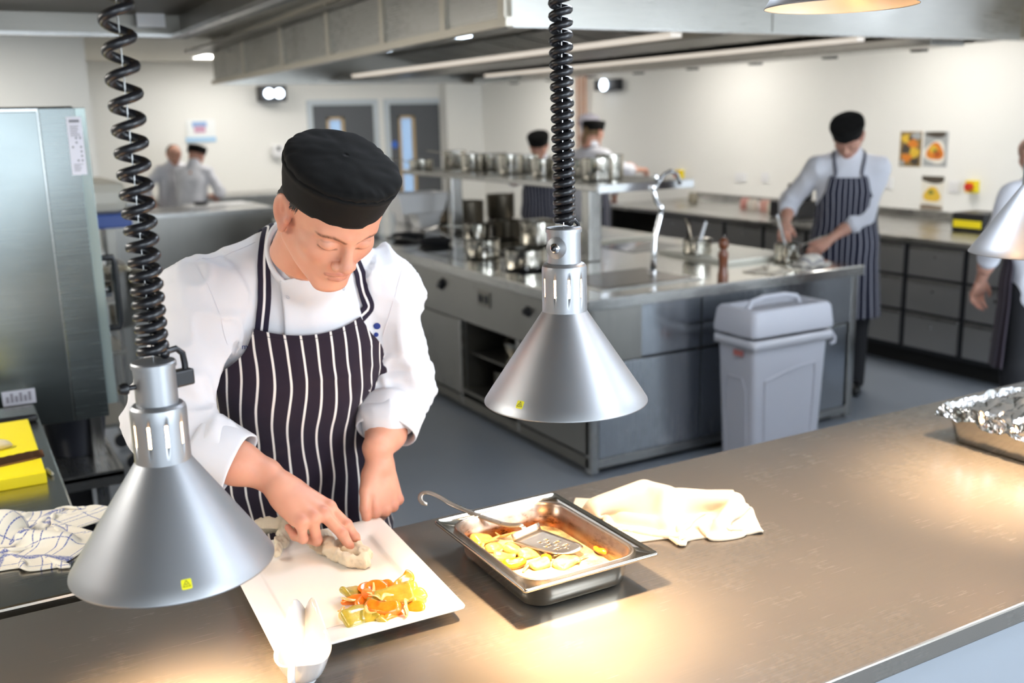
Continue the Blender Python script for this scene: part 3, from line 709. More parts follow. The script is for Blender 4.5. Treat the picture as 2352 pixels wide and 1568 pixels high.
# ------------------------------------------------------------- head (local frame: x left, y forward, z up, origin between the eyes)
_head_cache = {}
def head_mesh(h):
    if h in _head_cache: return _head_cache[h]
    f = Field((-.11, -.15, -.16), (.11, .14, .15), h)
    f.ell((0, -.018, .028), (.078, .100, .076), .02)
    f.ell((0, .020, -.030), (.066, .064, .082), .02)
    f.ell((0, .030, .040), (.067, .056, .052), .02)
    f.ell((0, -.045, -.03), (.060, .055, .060), .03)
    for s in (-1, 1):
        f.cone((s * .056, -.008, -.055), (s * .018, .062, -.103), .020, .016, .022)
        f.ell((s * .043, .047, -.026), (.022, .022, .020), .022)
        f.cone((s * .010, .082, .017), (s * .044, .066, .020), .009, .008, .014)
    f.ell((0, .066, -.101), (.020, .018, .017), .018)
    for s in (-1, 1): f.ell((s * .032, .097, -.001), (.019, .018, .014), .014, op='s')
    for s in (-1, 1):
        f.ell((s * .032, .0705, -.003), (.0165, .0135, .0125), .004)
    f.cone((0, .080, .010), (0, .098, -.032), .0075, .0110, .010)
    f.ell((0, .1015, -.036), (.0125, .011, .0105), .006)
    for s in (-1, 1): f.ell((s * .0140, .091, -.041), (.0085, .0105, .0085), .005)
    f.ell((0, .070, -.068), (.029, .0185, .021), .014)
    f.cone((-.023, .0815, -.0668), (0, .0900, -.0630), .0020, .0026, .004); f.cone((.023, .0815, -.0668), (0, .0900, -.0630), .0020, .0026, .004)
    f.cone((-.015, .084, -.0755), (0, .0880, -.0760), .0026, .0032, .004); f.cone((.015, .084, -.0755), (0, .0880, -.0760), .0026, .0032, .004)
    f.cone((-.027, .081, -.0695), (0, .0960, -.0695), .0012, .0012, .0022, 's'); f.cone((.027, .081, -.0695), (0, .0960, -.0695), .0012, .0012, .0022, 's')
    for s in (-1, 1): f.ell((s * .0055, .094, -.0485), (.0032, .004, .003), .002, op='s')
    # ears
    for s in (-1, 1):
        Q = [[.9, .42 * s, 0], [-.42 * s, .88, .2], [0, -.2, .98]]
        f.ell((s * .0835, -.018, -.008), (.0075, .0205, .033), .006, rot=Q)
        f.ell((s * .0905, -.011, -.005), (.008, .0125, .022), .004, rot=Q, op='s')
        f.ell((s * .079, -.001, -.014), (.005, .005, .007), .004)
        f.ell((s * .082, -.008, -.037), (.006, .009, .010), .005)
        f.ell((s * .0865, -.018, .004), (.003, .004, .014), .003, rot=Q)
    # neck
    f.cone((0, -.040, -.045), (0, -.060, -.20), .056, .060, .03)
    vs, fs = f.mesh(1)
    L = vs; col = np.zeros((len(vs), 3))
    def seg(a, b):
        a = np.array(a); b = np.array(b); d = b - a; t = np.clip((L - a) @ d / (d @ d), 0, 1); return np.linalg.norm(L - a - t[:, None] * d, axis=1)
    front_ = (L[:, 1] > .045)
    def seg2(a, b):
        a = np.array(a)[[0, 2]]; b = np.array(b)[[0, 2]]; d = b - a; P2 = L[:, [0, 2]]; t = np.clip((P2 - a) @ d / (d @ d), 0, 1); return np.linalg.norm(P2 - a - t[:, None] * d, axis=1) + np.where(front_, 0, 1)
    for s in (-1, 1):
        lip = np.minimum(seg((s * .024, .083, -.0668), (0, .0925, -.0635)) - .0044, seg((s * .015, .086, -.075), (0, .0915, -.0755)) - .0046)
        col[:, 0] = np.maximum(col[:, 0], np.clip(.5 - lip / .002, 0, 1) * .6)
        crease = seg((s * .027, .0835, -.0695), (0, .0950, -.0693)); col[:, 1] = np.maximum(col[:, 1], np.clip(1.3 - crease / .0026, 0, 1) * .75)
        br = np.minimum(seg2((s * .013, .088, .0120), (s * .033, .080, .0195)), seg2((s * .033, .080, .0195), (s * .053, .062, .0165)))
        col[:, 1] = np.maximum(col[:, 1], np.clip(1.3 - br / .0040, 0, 1) * 1.1 * (.75 + .25 * vnoise(L, 500)))
        lash = np.minimum(seg2((s * .018, .0775, -.0105), (s * .032, .0815, -.0125)), seg2((s * .032, .0815, -.0125), (s * .048, .072, -.0085)))
        col[:, 1] = np.maximum(col[:, 1], np.clip(1.3 - lash / .0018, 0, 1) * .85)
        cre = np.minimum(seg2((s * .018, .077, .006), (s * .032, .082, .0075)), seg2((s * .032, .082, .0075), (s * .047, .071, .004)))
        col[:, 1] = np.maximum(col[:, 1], np.clip(1 - cre / .0018, 0, 1) * .25)
        ck = np.linalg.norm((L - np.array([s * .04, .062, -.035])) / (.024, .03, .022), axis=1); col[:, 0] = np.maximum(col[:, 0], np.clip(1.1 - ck, 0, 1) * .28)
        er = np.linalg.norm((L - np.array([s * .084, -.014, -.012])) / (.02, .03, .04), axis=1); col[:, 0] = np.maximum(col[:, 0], np.clip(1.3 - er, 0, 1) * .4)
    ns = np.linalg.norm((L - np.array([0, .106, -.038])) / (.016, .02, .015), axis=1); col[:, 0] = np.maximum(col[:, 0], np.clip(1.2 - ns, 0, 1) * .25)
    for s in (-1, 1):
        nr_ = np.linalg.norm(L - np.array([s * .0055, .094, -.047]), axis=1); col[:, 1] = np.maximum(col[:, 1], np.clip(1.5 - nr_ / .0035, 0, 1) * .7)
    _head_cache[h] = (vs, fs, col); return _head_cache[h]

# ------------------------------------------------------------- hand (local frame: x to the fingers, y to the thumb side, z back of hand)
def hand_mesh(h, bends, spread=(.10, .03, -.05, -.14), thumb=None, elbow=None, side=1, rw=.024, re=.036):
    """bends: four (b1,b2,b3) degrees towards the palm for index..little; thumb: list of four points; elbow: local point"""
    KN = [(.090, .029, .002), (.093, .008, .004), (.088, -.012, .003), (.079, -.030, -.001)]
    LN = [(.044, .026, .021), (.049, .030, .022), (.045, .028, .022), (.034, .021, .019)]
    RD = [(.0100, .0092, .0082, .0068), (.0104, .0094, .0084, .0070), (.0098, .0089, .0080, .0067), (.0086, .0078, .0070, .0060)]
    th = thumb or [(.020, .024, -.006), (.048, .044, -.014), (.078, .056, -.018), (.102, .060, -.018)]
    ex = np.array(elbow if elbow is not None else (-.24, 0, .02), float)
    chains = []
    for i in range(4):
        a = 0; p = np.array(KN[i], float); pts = [p.copy()]; sp = spread[i]
        for j in range(3):
            a += radians(bends[i][j]); d = np.array([cos(a) * cos(sp), cos(a) * sin(sp), -sin(a)]); p = p + d * LN[i][j]; pts.append(p.copy())
        chains.append(pts)
    allp = np.array([q for c in chains for q in c] + [list(q) for q in th] + [ex, (0, 0, 0)])
    f = Field(allp.min(0) - .045, allp.max(0) + .045, h)
    for i in range(4):
        f.cone((.005, KN[i][1] * .45, -.001), KN[i], .0165, .0118 if i < 3 else .0105, .010)
        f.cone((.02, KN[i][1] * .6, -.010), (KN[i][0] - .012, KN[i][1], -.008), .012, .010, .008)
    f.ell((.038, .020, -.010), (.034, .016, .014), .010)
    f.ell((.040, -.020, -.010), (.034, .014, .012), .010)
    f.cone(th[0], th[1], .0155, .0125, .014)
    f.chain(th[1:], (.0115, .0100, .0082), .003)
    u = ex / np.linalg.norm(ex)
    f.cone((.006, .006, 0), np.array([-.03, .004, 0]) , .019, rw * .86, .012); f.cone((.006, -.006, 0), np.array([-.03, -.006, 0]), .019, rw * .86, .012)
    f.cone(np.array([-.03, .006, 0]), ex * .45 + (0, .006, 0), rw * .84, re * .92, .012); f.cone(np.array([-.03, -.006, 0]), ex * .45 + (0, -.006, 0), rw * .84, re * .92, .012)
    f.cone(ex * .45, ex, re, re * .98, .015)
    hand_field = f
    for i in range(4):
        c = chains[i]
        for j in range(3): f.cone(c[j], c[j + 1], RD[i][j], RD[i][j + 1], .0035 if j else .007)
        for j in (1, 2): f.ell(c[j] + np.array([0, 0, .0015]), (RD[i][j] * .98,) * 3, .003)
        f.ell(np.array(KN[i]) + (0.002, 0, .0045), (.0095, .0085, .0078), .006)
    vs, fs = f.mesh(1)
    col = np.zeros((len(vs), 3))
    def spot(c, r, amt, ch=0):
        d = np.linalg.norm(vs - np.array(c), axis=1) / r; col[:, ch] = np.maximum(col[:, ch], np.clip(1.2 - d, 0, 1) * amt)
    for i in range(4):
        spot(np.array(KN[i]) + (0, 0, .01), .014, .35)
        for j in (1, 2): spot(chains[i][j] + np.array([0, 0, .008]), .010, .35)
        spot(chains[i][3], .014, .45)
        if i < 3: 
            m = (np.array(KN[i]) + np.array(KN[i + 1])) / 2; 
    spot(th[3], .016, .4); spot(th[2], .012, .3)
    # nails
    nails = []
    for i in range(4): nails.append((chains[i][3], chains[i][3] - chains[i][2], RD[i][3]))
    nails.append((np.array(th[3]), np.array(th[3]) - np.array(th[2]), .0085))
    if side < 0:
        vs = vs * (1, -1, 1); fs = fs[:, ::-1]
    return vs, fs, col, [[np.array(q) * (1, side, 1) for q in c] for c in chains]
def put_local(vs, org, F, L, U): return np.array(org) + vs[:, [0]] * F + vs[:, [1]] * L + vs[:, [2]] * U
def joined(name, parts, mat, parent):
    V = []; Fc = []; C = []; b = 0
    for vs, fs, col in parts: V.append(vs); Fc.append(fs + b); C.append(col); b += len(vs)
    return mkf(name, np.concatenate(V), np.concatenate(Fc), mat, parent, colr=np.concatenate(C))

# ------------------------------------------------------------- chef hat (head frame)
def hat(org, F, L, U, mat, parent, puff=.020, seg=96, front=.030, back=-.004, tall=.072, tilt=.0, gather=1.0, sc=1.0, name='skull_cap'):
    vs = []; rows = 34
    for j in range(rows):
        for i in range(seg):
            a = 2 * pi * i / seg; cx_, sy_ = sin(a), cos(a)   # a=0 forward
            zr = back + (front - back) * (.5 + .5 * sy_)
            if j <= 12:
                t = j / 12; ax = .0845 + .0125 * t; ay = .104 + .006 * t; z = zr + (tall) * t
                if j == 12: ax += .0018; ay += .0018
                if j == 11: ax += .0012; ay += .0012
                ax += .0006 * sin(5 * a + 3 * t); 
            elif j == 13: ax, ay, z = .0955, .1085, zr + tall - .0005
            else:
                t = (j - 13) / (rows - 14); rr = cos(t * pi / 2)
                gath = gather * .0022 * (abs(sin(a * 11 + sin(a * 3) * 2)) - .5) * max(0, 1 - t * 2.2)
                ax = .0955 * rr * (1 + .10 * sin(t * pi)) ; ay = .1085 * rr * (1 + .10 * sin(t * pi))
                z = (zr * (1 - t) + (back + front) / 2 * t) + tall + puff * sin(t * pi / 2) ** .7 + gath
                ax = max(ax, .0005); ay = max(ay, .0005)
            vs.append((cx_ * ax * sc, sy_ * ay * sc - .016, z))
    vs = np.array(vs)
    n = vnoise(vs, 22, 3) * .0022 + vnoise(vs, 60, 4) * .0008
    top = np.repeat(np.arange(rows) > 13, seg); n[top] *= 1.7
    r = vs - np.array([0, -.016, .02]); r /= np.linalg.norm(r, axis=1)[:, None]; vs = vs + r * n[:, None]
    # inner turn at the rim
    fs = [(j * seg + i, j * seg + (i + 1) % seg, (j + 1) * seg + (i + 1) % seg, (j + 1) * seg + i) for j in range(rows - 1) for i in range(seg)]
    fs = np.array(fs)
    o = mkf(name, put_local(vs, org, F, L, U), fs, mat, parent)
    md = o.modifiers.new('solid', 'SOLIDIFY'); md.thickness = .003; md.offset = -1
    return o

# ------------------------------------------------------------- ribbon lying on a surface
def ribbon(name, pts, width, mat, parent, bv=None, off=.004, nsub=40, side=None, wseg=6, thick=.0015, cast=True):
    P = [Vector(p) for p in pts]; Q = []
    for i in range(nsub + 1):
        t = i / nsub * (len(P) - 1); k = min(int(t), len(P) - 2); u = t - k
        a, b, c, d = P[max(k - 1, 0)], P[k], P[k + 1], P[min(k + 2, len(P) - 1)]
        Q.append(.5 * ((2 * b) + (c - a) * u + (2 * a - 5 * b + 4 * c - d) * u * u + (3 * b - a - 3 * c + d) * u ** 3))
    vs = []; uv = []; s = 0
    nprev = None
    for i, q in enumerate(Q):
        t = (Q[min(i + 1, nsub)] - Q[max(i - 1, 0)]).normalized()
        if i: s += (Q[i] - Q[i - 1]).length
        if bv is not None:
            loc, n, _, _ = bv.find_nearest(q)
        else: n = side if side is not None else Vector((0, -1, 0))
        if nprev is not None: n = (n + nprev * 2).normalized()
        nprev = n
        w = t.cross(n).normalized()
        for j in range(wseg + 1):
            x = (j / wseg - .5) * width; p = q + w * x
            if bv is not None:
                l2, n2, _, _ = bv.find_nearest(p); p = l2 + n2 * off
            vs.append(p); uv.append((x + .015, s))
    W = wseg + 1
    fs = np.array([(i * W + j, i * W + j + 1, (i + 1) * W + j + 1, (i + 1) * W + j) for i in range(nsub) for j in range(wseg)])
    vs = relax(np.array([tuple(v) for v in vs]), fs, 2, .4)
    o = mkf(name, vs, fs, mat, parent, uv=np.array(uv))
    md = o.modifiers.new('solid', 'SOLIDIFY'); md.thickness = thick; md.offset = 0
    return o

# ============================================================= the chef at the pass
shiftR = 0
chef = thing('person', 'young chef in black skull cap, white jacket and pinstripe apron wiping a white plate', 'person', (.62, 2.15, 0))
Fh = R @ np.array([.43, -.74, .52]); Lh = R @ np.array([.83, .08, -.55])
Fh, Lh, Uh = frame(Fh, Lh)
eyes = np.array(at(798, 560, 1.745))
HO = eyes - Fh * .078     # head origin
hv, hf, hc = head_mesh(.0021)
hw = put_local(hv, HO, -Lh, Fh, Uh)
skull = HO - Fh * .02
# joints
shR = np.array(ony(462, 690, 2.06)); shL = np.array(ony(885, 662, 2.07))
elR = np.array([.335, 2.02, 1.165]); elL = np.array(ony(912, 880, 2.05))
wrR = np.array(ony(640, 1122, 1.885)) + (0, 0, .009); wrL = np.array(ony(872, 1062, 1.935))
neckb = (shR + shL) / 2 + np.array([0.005, -.035, .075])
pelvis = np.array([.655, 2.20, .98]); hips = np.array([.655, 2.22, .90])
chest = (shR + shL) / 2 + np.array([0, .02, -.13])
parts = [(hw, hf, hc)]
# right hand pressing the cloth: index and middle straight, ring and little folded
def hand_at(wr, tip_dir, thumb_dir, elbow, bends, side, h=.0018, sc=1.1, **kw):
    F = np.array(tip_dir, float); F /= np.linalg.norm(F); Lt = np.array(thumb_dir, float); Lt -= F * (Lt @ F); Lt /= np.linalg.norm(Lt)
    Dz = np.cross(F, Lt) * (1 if side > 0 else -1)
    e = np.array(elbow) - wr; el = np.array([e @ F, (e @ Lt), e @ Dz]) / sc
    vs, fs, col, ch = hand_mesh(h, bends, elbow=el, side=1, **kw)
    vs = vs * sc
    if side < 0: fs = fs[:, ::-1]
    return wr + vs[:, [0]] * F + vs[:, [1]] * Lt + vs[:, [2]] * Dz, fs, col, [[wr + q[0] * F + q[1] * Lt + q[2] * Dz for q in c] for c in ch]
# for the right hand, palm down and fingers forward, the thumb is on the left side: F x L = back of hand
ivs, ifs, icol, ich = hand_at(wrR, np.array(ony(790, 1235, 1.765)) - wrR, (.75, .55, .25), wrR + (elR - wrR) * .80, [(10, 20, 14), (10, 24, 16), (58, 86, 50), (62, 86, 50)], 1, sc=1.16,
    thumb=[(.020, .022, -.010), (.044, .034, -.020), (.064, .030, -.032), (.080, .020, -.040)], spread=(.02, .0, -.02, -.08), rw=.0255, re=.036)
parts.append((ivs, ifs, icol)); RCH = ich
jvs, jfs, jcol, jch = hand_at(wrL, np.array(ony(893, 1205, 1.905)) - wrL, (-.95, -.25, -.1), wrL + (elL - wrL) * .80, [(30, 8, 6), (58, 78, 45), (62, 80, 45), (64, 80, 45)], -1,
    thumb=[(.020, .022, -.004), (.048, .040, -.002), (.080, .050, .002), (.108, .048, .000)], spread=(-.06, .0, -.04, -.08), rw=.027, re=.038)
parts.append((jvs, jfs, jcol))
# body under the clothes and legs
f = Field((.2, 1.8, 0.03), (1.1, 2.5, 1.6), .012)
f.ell(chest, (.14, .08, .14), .03); f.cone(chest, pelvis, .07, .07, .03); f.cone(neckb + (0, 0, -.02), np.array(HO) - Fh * .045 - Uh * .06, .055, .05, .03)
for s, hx in ((-1, -.09), (1, .09)):
    f.cone(pelvis + (hx, 0, -.02), pelvis + (hx * 1.1, .02, -.48), .085, .055, .04); f.cone(pelvis + (hx * 1.1, .02, -.48), pelvis + (hx * 1.1, .05, -.90), .052, .04, .02)
bv_, bf_ = f.mesh(1); parts.append((bv_, bf_, np.zeros((len(bv_), 3))))
joined('body', parts, SKIN, chef)
hat(HO, -Lh, Fh, Uh, M['blackcloth'], chef, front=.044, back=.006, tall=.058, puff=.030, gather=2.6, sc=.97)
# short hair under the cap at the temples and nape
hh = MB()
cap_r = random.Random(4)
for s in (-1, 1):
    for k in range(170):
        u = cap_r.random(); y = .018 - u * .085; z = .030 - u * .03 - cap_r.random() * .004
        x = s * .0785 * sqrt(max(.05, 1 - ((y + .018) / .105) ** 2))
        ln = .018 + .010 * cap_r.random() if y > -.004 or y < -.04 else .006
        p0 = np.array([x, y, z + .01]); p1 = p0 + np.array([s * .0012, -.003, -ln * .6]); p2 = p1 + np.array([s * .0005 + cap_r.uniform(-.002, .002), -.003 + cap_r.uniform(-.004, .004), -ln * .4])
        hh.tube([put_local(np.array([q]), HO, -Lh, Fh, Uh)[0] for q in (p0, p1, p2)], [.0011, .0009, .0003], 3, cap=False)
hh.build('hair', M['hair'], chef, kind='stuff')

# jacket
jf = Field((.1, 1.65, .82), (1.2, 2.55, 1.62), .0065)
K = .05
jf.ell(chest + (0, .02, .02), (.185, .125, .19), K)
jf.ell((shR + shL) / 2 + (0, .03, -.02), (.19, .10, .085), K)
jf.cone(chest + (-.05, .02, 0), pelvis + (-.055, .0, .02), .118, .112, K); jf.cone(chest + (.05, .02, 0), pelvis + (.055, .0, .02), .118, .112, K)
jf.cone(neckb + (0, .02, -.04), neckb + (-.005, -.05, -.01), .080, .060, .03)
for sh in (shR, shL): jf.cone(neckb + (0, .02, .030) + (sh - neckb) * (.12, .12, 0), sh + (0, .01, .015), .052, .058, .05)
for s, sh, el, wr, ww in ((-1, shR, elR, wrR, .36), (1, shL, elL, wrL, .42)):
    jf.cone(sh + (-.01 * s, 0, -.005), sh, .074, .072, .04)
    jf.cone(sh, el, .074, .068, .03)
    w = el + (wr - el) * ww
    jf.cone(el, w, .069, .060, .03)
    # rolled cuff
ja, jb = jf.mesh(2)
nrm = vnormals(ja, jb)
# folds: long ridges that follow the sleeves, short ones at the elbows
def foldnoise(p):
    q = p @ np.array([[1, .3, .2], [-.2, 1, .35], [.1, -.25, 1]])
    w = 1 - np.abs(vnoise(q * (1.0, 1.0, .55), 9, 1)); w2 = 1 - np.abs(vnoise(q * (1.1, 1, .8), 19, 2))
    return (w ** 3 - .35) * .022 + (w2 ** 3 - .3) * .007
def near(a, b, p):
    d = b - a; t = np.clip((p - a) @ d / (d @ d), 0, 1); return np.linalg.norm(p - a - t[:, None] * d, axis=1), t
amp = np.full(len(ja), .30)
for sh, el, wr in ((shR, elR, wrR), (shL, elL, wrL)):
    d, t = near(sh, el, ja); d2, _ = near(el, wr, ja); m = np.minimum(d, d2) < .10
    amp[m] = 1.0
    # rings of compression around the elbow
    de = np.linalg.norm(ja - el, axis=1); g = np.exp(-(de / .09) ** 2)
    ax_ = (wr - sh) / np.linalg.norm(wr - sh)
    s_ = (ja - el) @ ax_
    ja = ja + nrm * (g * (.0045 * np.sin(s_ * 130 + 3 * vnoise(ja, 14, 8))))[:, None]
amp = np.clip(amp + .4 * np.exp(-((ja[:, 2] - 1.25) / .08) ** 2), 0, 1.2)
ja = ja + nrm * (foldnoise(ja) * amp)[:, None]
jacket = mkf('jacket', ja, jb, M['cotton'], chef)
JB = bvh_of(ja, jb)
def cuff(el, wr, t0, t1, r0, r1, seed):
    ax = wr - el; Ln = np.linalg.norm(ax); ax /= Ln; a = np.cross(ax, (0, 0, 1.)); a /= np.linalg.norm(a); b = np.cross(ax, a)
    prof = [(t0 - .004, r0 * .93), (t0, r0 * 1.02), (t0 + .008, r0 * 1.05), ((t0 + t1) / 2, (r0 + r1) / 2 * 1.04), (t1 - .006, r1 * 1.05), (t1, r1 * 1.035), (t1 + .003, r1 * .99), (t1 - .002, r1 * .95), (t1 - .03, r1 * .92)]
    sg = 72; vs = []
    for i in range(sg):
        q = 2 * pi * i / sg
        for j, (t, r) in enumerate(prof):
            rr = r * (1 + .05 * sin(2 * q + seed) + .03 * sin(5 * q + seed * 2)); tt = t + .004 * sin(q * 2 + seed)
            vs.append(el + ax * tt + a * (rr * cos(q)) + b * (rr * sin(q)))
    n = len(prof); fs = np.array([(i * n + j, ((i + 1) % sg) * n + j, ((i + 1) % sg) * n + j + 1, i * n + j + 1) for i in range(sg) for j in range(n - 1)])
    vs = np.array(vs); vs += (vnoise(vs, 30, seed) * .0025)[:, None] * np.array([.5, .5, .5])
    o = mkf('cuff', vs, fs, M['cotton'], chef); md = o.modifiers.new('s', 'SOLIDIFY'); md.thickness = .003; md.offset = -1
    return o
LR = np.linalg.norm(wrR - elR); LL = np.linalg.norm(wrL - elL)
cuff(elR, wrR, LR * .30, LR * .30 + .085, .069, .064, 1.0)
cuff(elL, wrL, LL * .30, LL * .30 + .065, .070, .062, 2.3)

# stand collar around the neck
def px(x, y, off=.003):
    o = Vector(CAM); d = (Vector(_w(x, y))).normalized(); h = JB.ray_cast(o, d)
    return h[0] + h[1] * off if h[0] is not None else None
nk = HO - Fh * .045 - Uh * .085
ncol = neckb + np.array([-.003, -.035, .012]); up = (nk - ncol); up /= np.linalg.norm(up)
sg = 80; vs = []; fr_ = np.array([.1, -1, -.1]); fr_ -= up * (fr_ @ up); fr_ /= np.linalg.norm(fr_); sd = np.cross(fr_, up)
for i in range(sg + 1):
    q = radians(14) + (2 * pi - radians(28)) * i / sg
    for j, (r, z) in enumerate(((.092, -.03), (.087, -.01), (.081, .012), (.078, .036), (.0765, .041), (.0745, .0405), (.073, .02))):
        dip = -.012 * max(0, cos(q)) ** 2
        vs.append(ncol + up * (z + dip * (z > 0)) + fr_ * (r * 1.06 * cos(q)) + sd * (r * .96 * sin(q)))
fs = np.array([(i * 7 + j, (i + 1) * 7 + j, (i + 1) * 7 + j + 1, i * 7 + j + 1) for i in range(sg) for j in range(6)])
o = mkf('collar', np.array(vs), fs, M['cotton'], chef); md = o.modifiers.new('s', 'SOLIDIFY'); md.thickness = .002

# overlapping front flap with its snap fasteners
def sheet(name, grid, mat, parent, off=.004, thick=.002, relaxn=2, uvm=None):
    """grid of photo pixels, laid on the jacket"""
    rows, cols = len(grid), len(grid[0]); vs = []; last = None
    for r_ in grid:
        for (x, y) in r_:
            p = px(x, y, off); p = p if p is not None else last; last = p; vs.append(tuple(p))
    fs = np.array([(j * cols + i, j * cols + i + 1, (j + 1) * cols + i + 1, (j + 1) * cols + i) for j in range(rows - 1) for i in range(cols - 1)])[:, ::-1]
    vs = relax(np.array(vs), fs, relaxn, .4)
    o = mkf(name, vs, fs, mat, parent, **({'uv': np.array(uvm)} if uvm else {})); md = o.modifiers.new('s', 'SOLIDIFY'); md.thickness = thick; md.offset = 0
    return o
def quadgrid(p00, p10, p11, p01, nu, nv):
    g = []
    for j in range(nv + 1):
        v = j / nv; row = []
        for i in range(nu + 1):
            u = i / nu
            row.append(tuple((1 - u) * (1 - v) * a + u * (1 - v) * b + u * v * c + (1 - u) * v * d for a, b, c, d in zip(p00, p10, p11, p01)))
        g.append(row)
    return g
sheet('front_flap', quadgrid((646, 641), (800, 610), (845, 790), (652, 790), 24, 24), M['cotton'], chef, off=.006, thick=.003)
for (x, y) in ((668, 673), (779, 661)):
    p = px(x, y, .011)
    h = JB.find_nearest(p); rotq = h[1].to_track_quat('Z', 'Y').to_matrix().to_4x4()
    ring = MB(); ring.lathe([(.0030, 0), (.0030, .0012), (.0046, .0012), (.0046, 0), (.0030, 0)], 24, Matrix.Translation(p) @ rotq)
    ring.build('snap_fastener', M['chrome'], chef)
# seams
def seam(name, pix, r=.0005):
    pts = [p for p in (px(x, y, .0012) for x, y in pix) if p is not None]; P = []
    if len(pts) < 2: return
    for i in range(len(pts) - 1):
        for k in range(6): P.append(pts[i].lerp(pts[i + 1], k / 6))
    P.append(pts[-1]); Q = []
    for q in P:
        l, n, _, _ = JB.find_nearest(q); Q.append(l + n * .0007)
    MB().tube(Q, r, 4).build(name, M['seam'], chef)
M['seam'] = pm('seam_thread', 'dedbe0', .9)  # slightly darker than the jacket cotton
seam('seam', [(448, 600), (500, 590), (545, 575), (587, 556)])
seam('seam', [(447, 606), (480, 660), (505, 720), (522, 790), (530, 850)])
seam('seam', [(921, 600), (912, 660), (895, 720), (880, 770)])

# apron: wrapped around the torso
TA, TBm = Vector(chest + (0, .02, .05)), Vector(hips + (0, 0, -.30))
tf = Field((.3, 1.8, .5), (1.02, 2.5, 1.6), .010)
tf.ell(chest + (0, .02, .02), (.185, .125, .19), K); tf.cone(chest + (-.05, .02, 0), pelvis + (-.055, .0, .02), .118, .112, K); tf.cone(chest + (.05, .02, 0), pelvis + (.055, .0, .02), .118, .112, K)
tf.cone(pelvis + (-.06, 0, 0), hips + (-.07, -.005, -.36), .118, .125, .04); tf.cone(pelvis + (.06, 0, 0), hips + (.07, -.005, -.36), .118, .125, .04)
tv, tfc = tf.mesh(1); TB = bvh_of(tv, tfc)
# outline: half angle by height
zt, zb = 1.352, .58
nr_, nc_ = 90, 96; vs = []; uv = []
def axis_at(z):
    t = (chest[2] - z) / (chest[2] - hips[2]); return np.array([chest[0] + (hips[0] - chest[0]) * t, chest[1] + .02 + (hips[1] - chest[1] - .02) * t, z])
bl, br = px(586, 746), px(862, 738)
for j in range(nr_ + 1):
    v = j / nr_
    for i in range(nc_ + 1):
        u = i / nc_ * 2 - 1
        # angular half width in degrees: bib narrow, then widening below the arms
        zc = zt - (zt - zb) * v
        if zc > 1.31: hw_ = 52
        else:
            t = min(1, max(0, (1.31 - zc) / .17)); hw_ = 52 + (106 - 52) * (t * t * (3 - 2 * t)) ** .9
        z = zc - (.022 * (1 - u * u) * max(0, 1 - v * 6))      # bib edge sags in the middle
        a = radians(-91 + u * hw_)
        ax_ = axis_at(z); d = Vector((cos(a), sin(a), 0)); o_ = Vector(ax_) + d * .5
        hit = TB.ray_cast(o_, -d)
        p = hit[0] + d * .016 if hit[0] is not None else Vector(ax_) + d * .15
        vs.append(tuple(p)); uv.append((0, 0))
vs = np.array(vs); W = nc_ + 1
# arc-length u coordinate measured at mid height so the stripes run down evenly
arc = np.zeros((nr_ + 1, W)); G = vs.reshape(nr_ + 1, W, 3)
fs = np.array([(j * W + i, j * W + i + 1, (j + 1) * W + i + 1, (j + 1) * W + i) for j in range(nr_) for i in range(nc_)])
vs = relax(vs, fs, 6, .5); G = vs.reshape(nr_ + 1, W, 3)
seg_ = np.linalg.norm(np.diff(G, axis=1), axis=2); arc[:, 1:] = np.cumsum(seg_, axis=1); mid = nc_ // 2; arc -= arc[:, [mid]]
nn = vnormals(vs, fs)
if (nn[:, 1].mean()) > 0: fs = fs[:, ::-1]; nn = -nn
zz = vs[:, 2]; aa = arc.ravel()
fold = .006 * np.sin(aa * 34 + 9 * (1.3 - zz) + 1.5 * vnoise(vs, 6, 11)) * np.clip((1.28 - zz) / .25, 0, 1) + .005 * (1 - np.abs(vnoise(vs * (1, 1, 2.2), 8, 12))) ** 3 + .010 * np.sin(aa * 22 + 2) * np.clip((1.0 - zz) / .2, 0, 1)
vs = vs + nn * (fold + .003)[:, None]
wav = .0035 * np.sin(zz * 30 + aa * 14) + .003 * vnoise(vs, 9, 13)
UVv = np.stack([aa + wav * np.clip((1.32 - zz) / .1, 0, 1) + .012, zz], 1)
# keep only what is outside the jacket
for k in range(len(vs)):
    l, n, _, d = JB.find_nearest(Vector(vs[k]), .03)
    if l is not None and (Vector(vs[k]) - l).dot(n) < .004 and zz[k] > .95: vs[k] = np.array(l + n * .004)
vs = relax(vs, fs, 1, .3)
ap = mkf('apron', vs, fs, M['apron'], chef, uv=UVv); md = ap.modifiers.new('s', 'SOLIDIFY'); md.thickness = .0022; md.offset = 1
G = vs.reshape(nr_ + 1, W, 3)
# hem stitched along the bib edge
hem = MB(); hem.tube([Vector(G[2, i]) + Vector(nn.reshape(nr_ + 1, W, 3)[2, i]) * .0022 for i in range(1, W - 1, 2)], .0006, 4); hem.build('hem', pm('navy_thread', '1c1822', .9), ap)
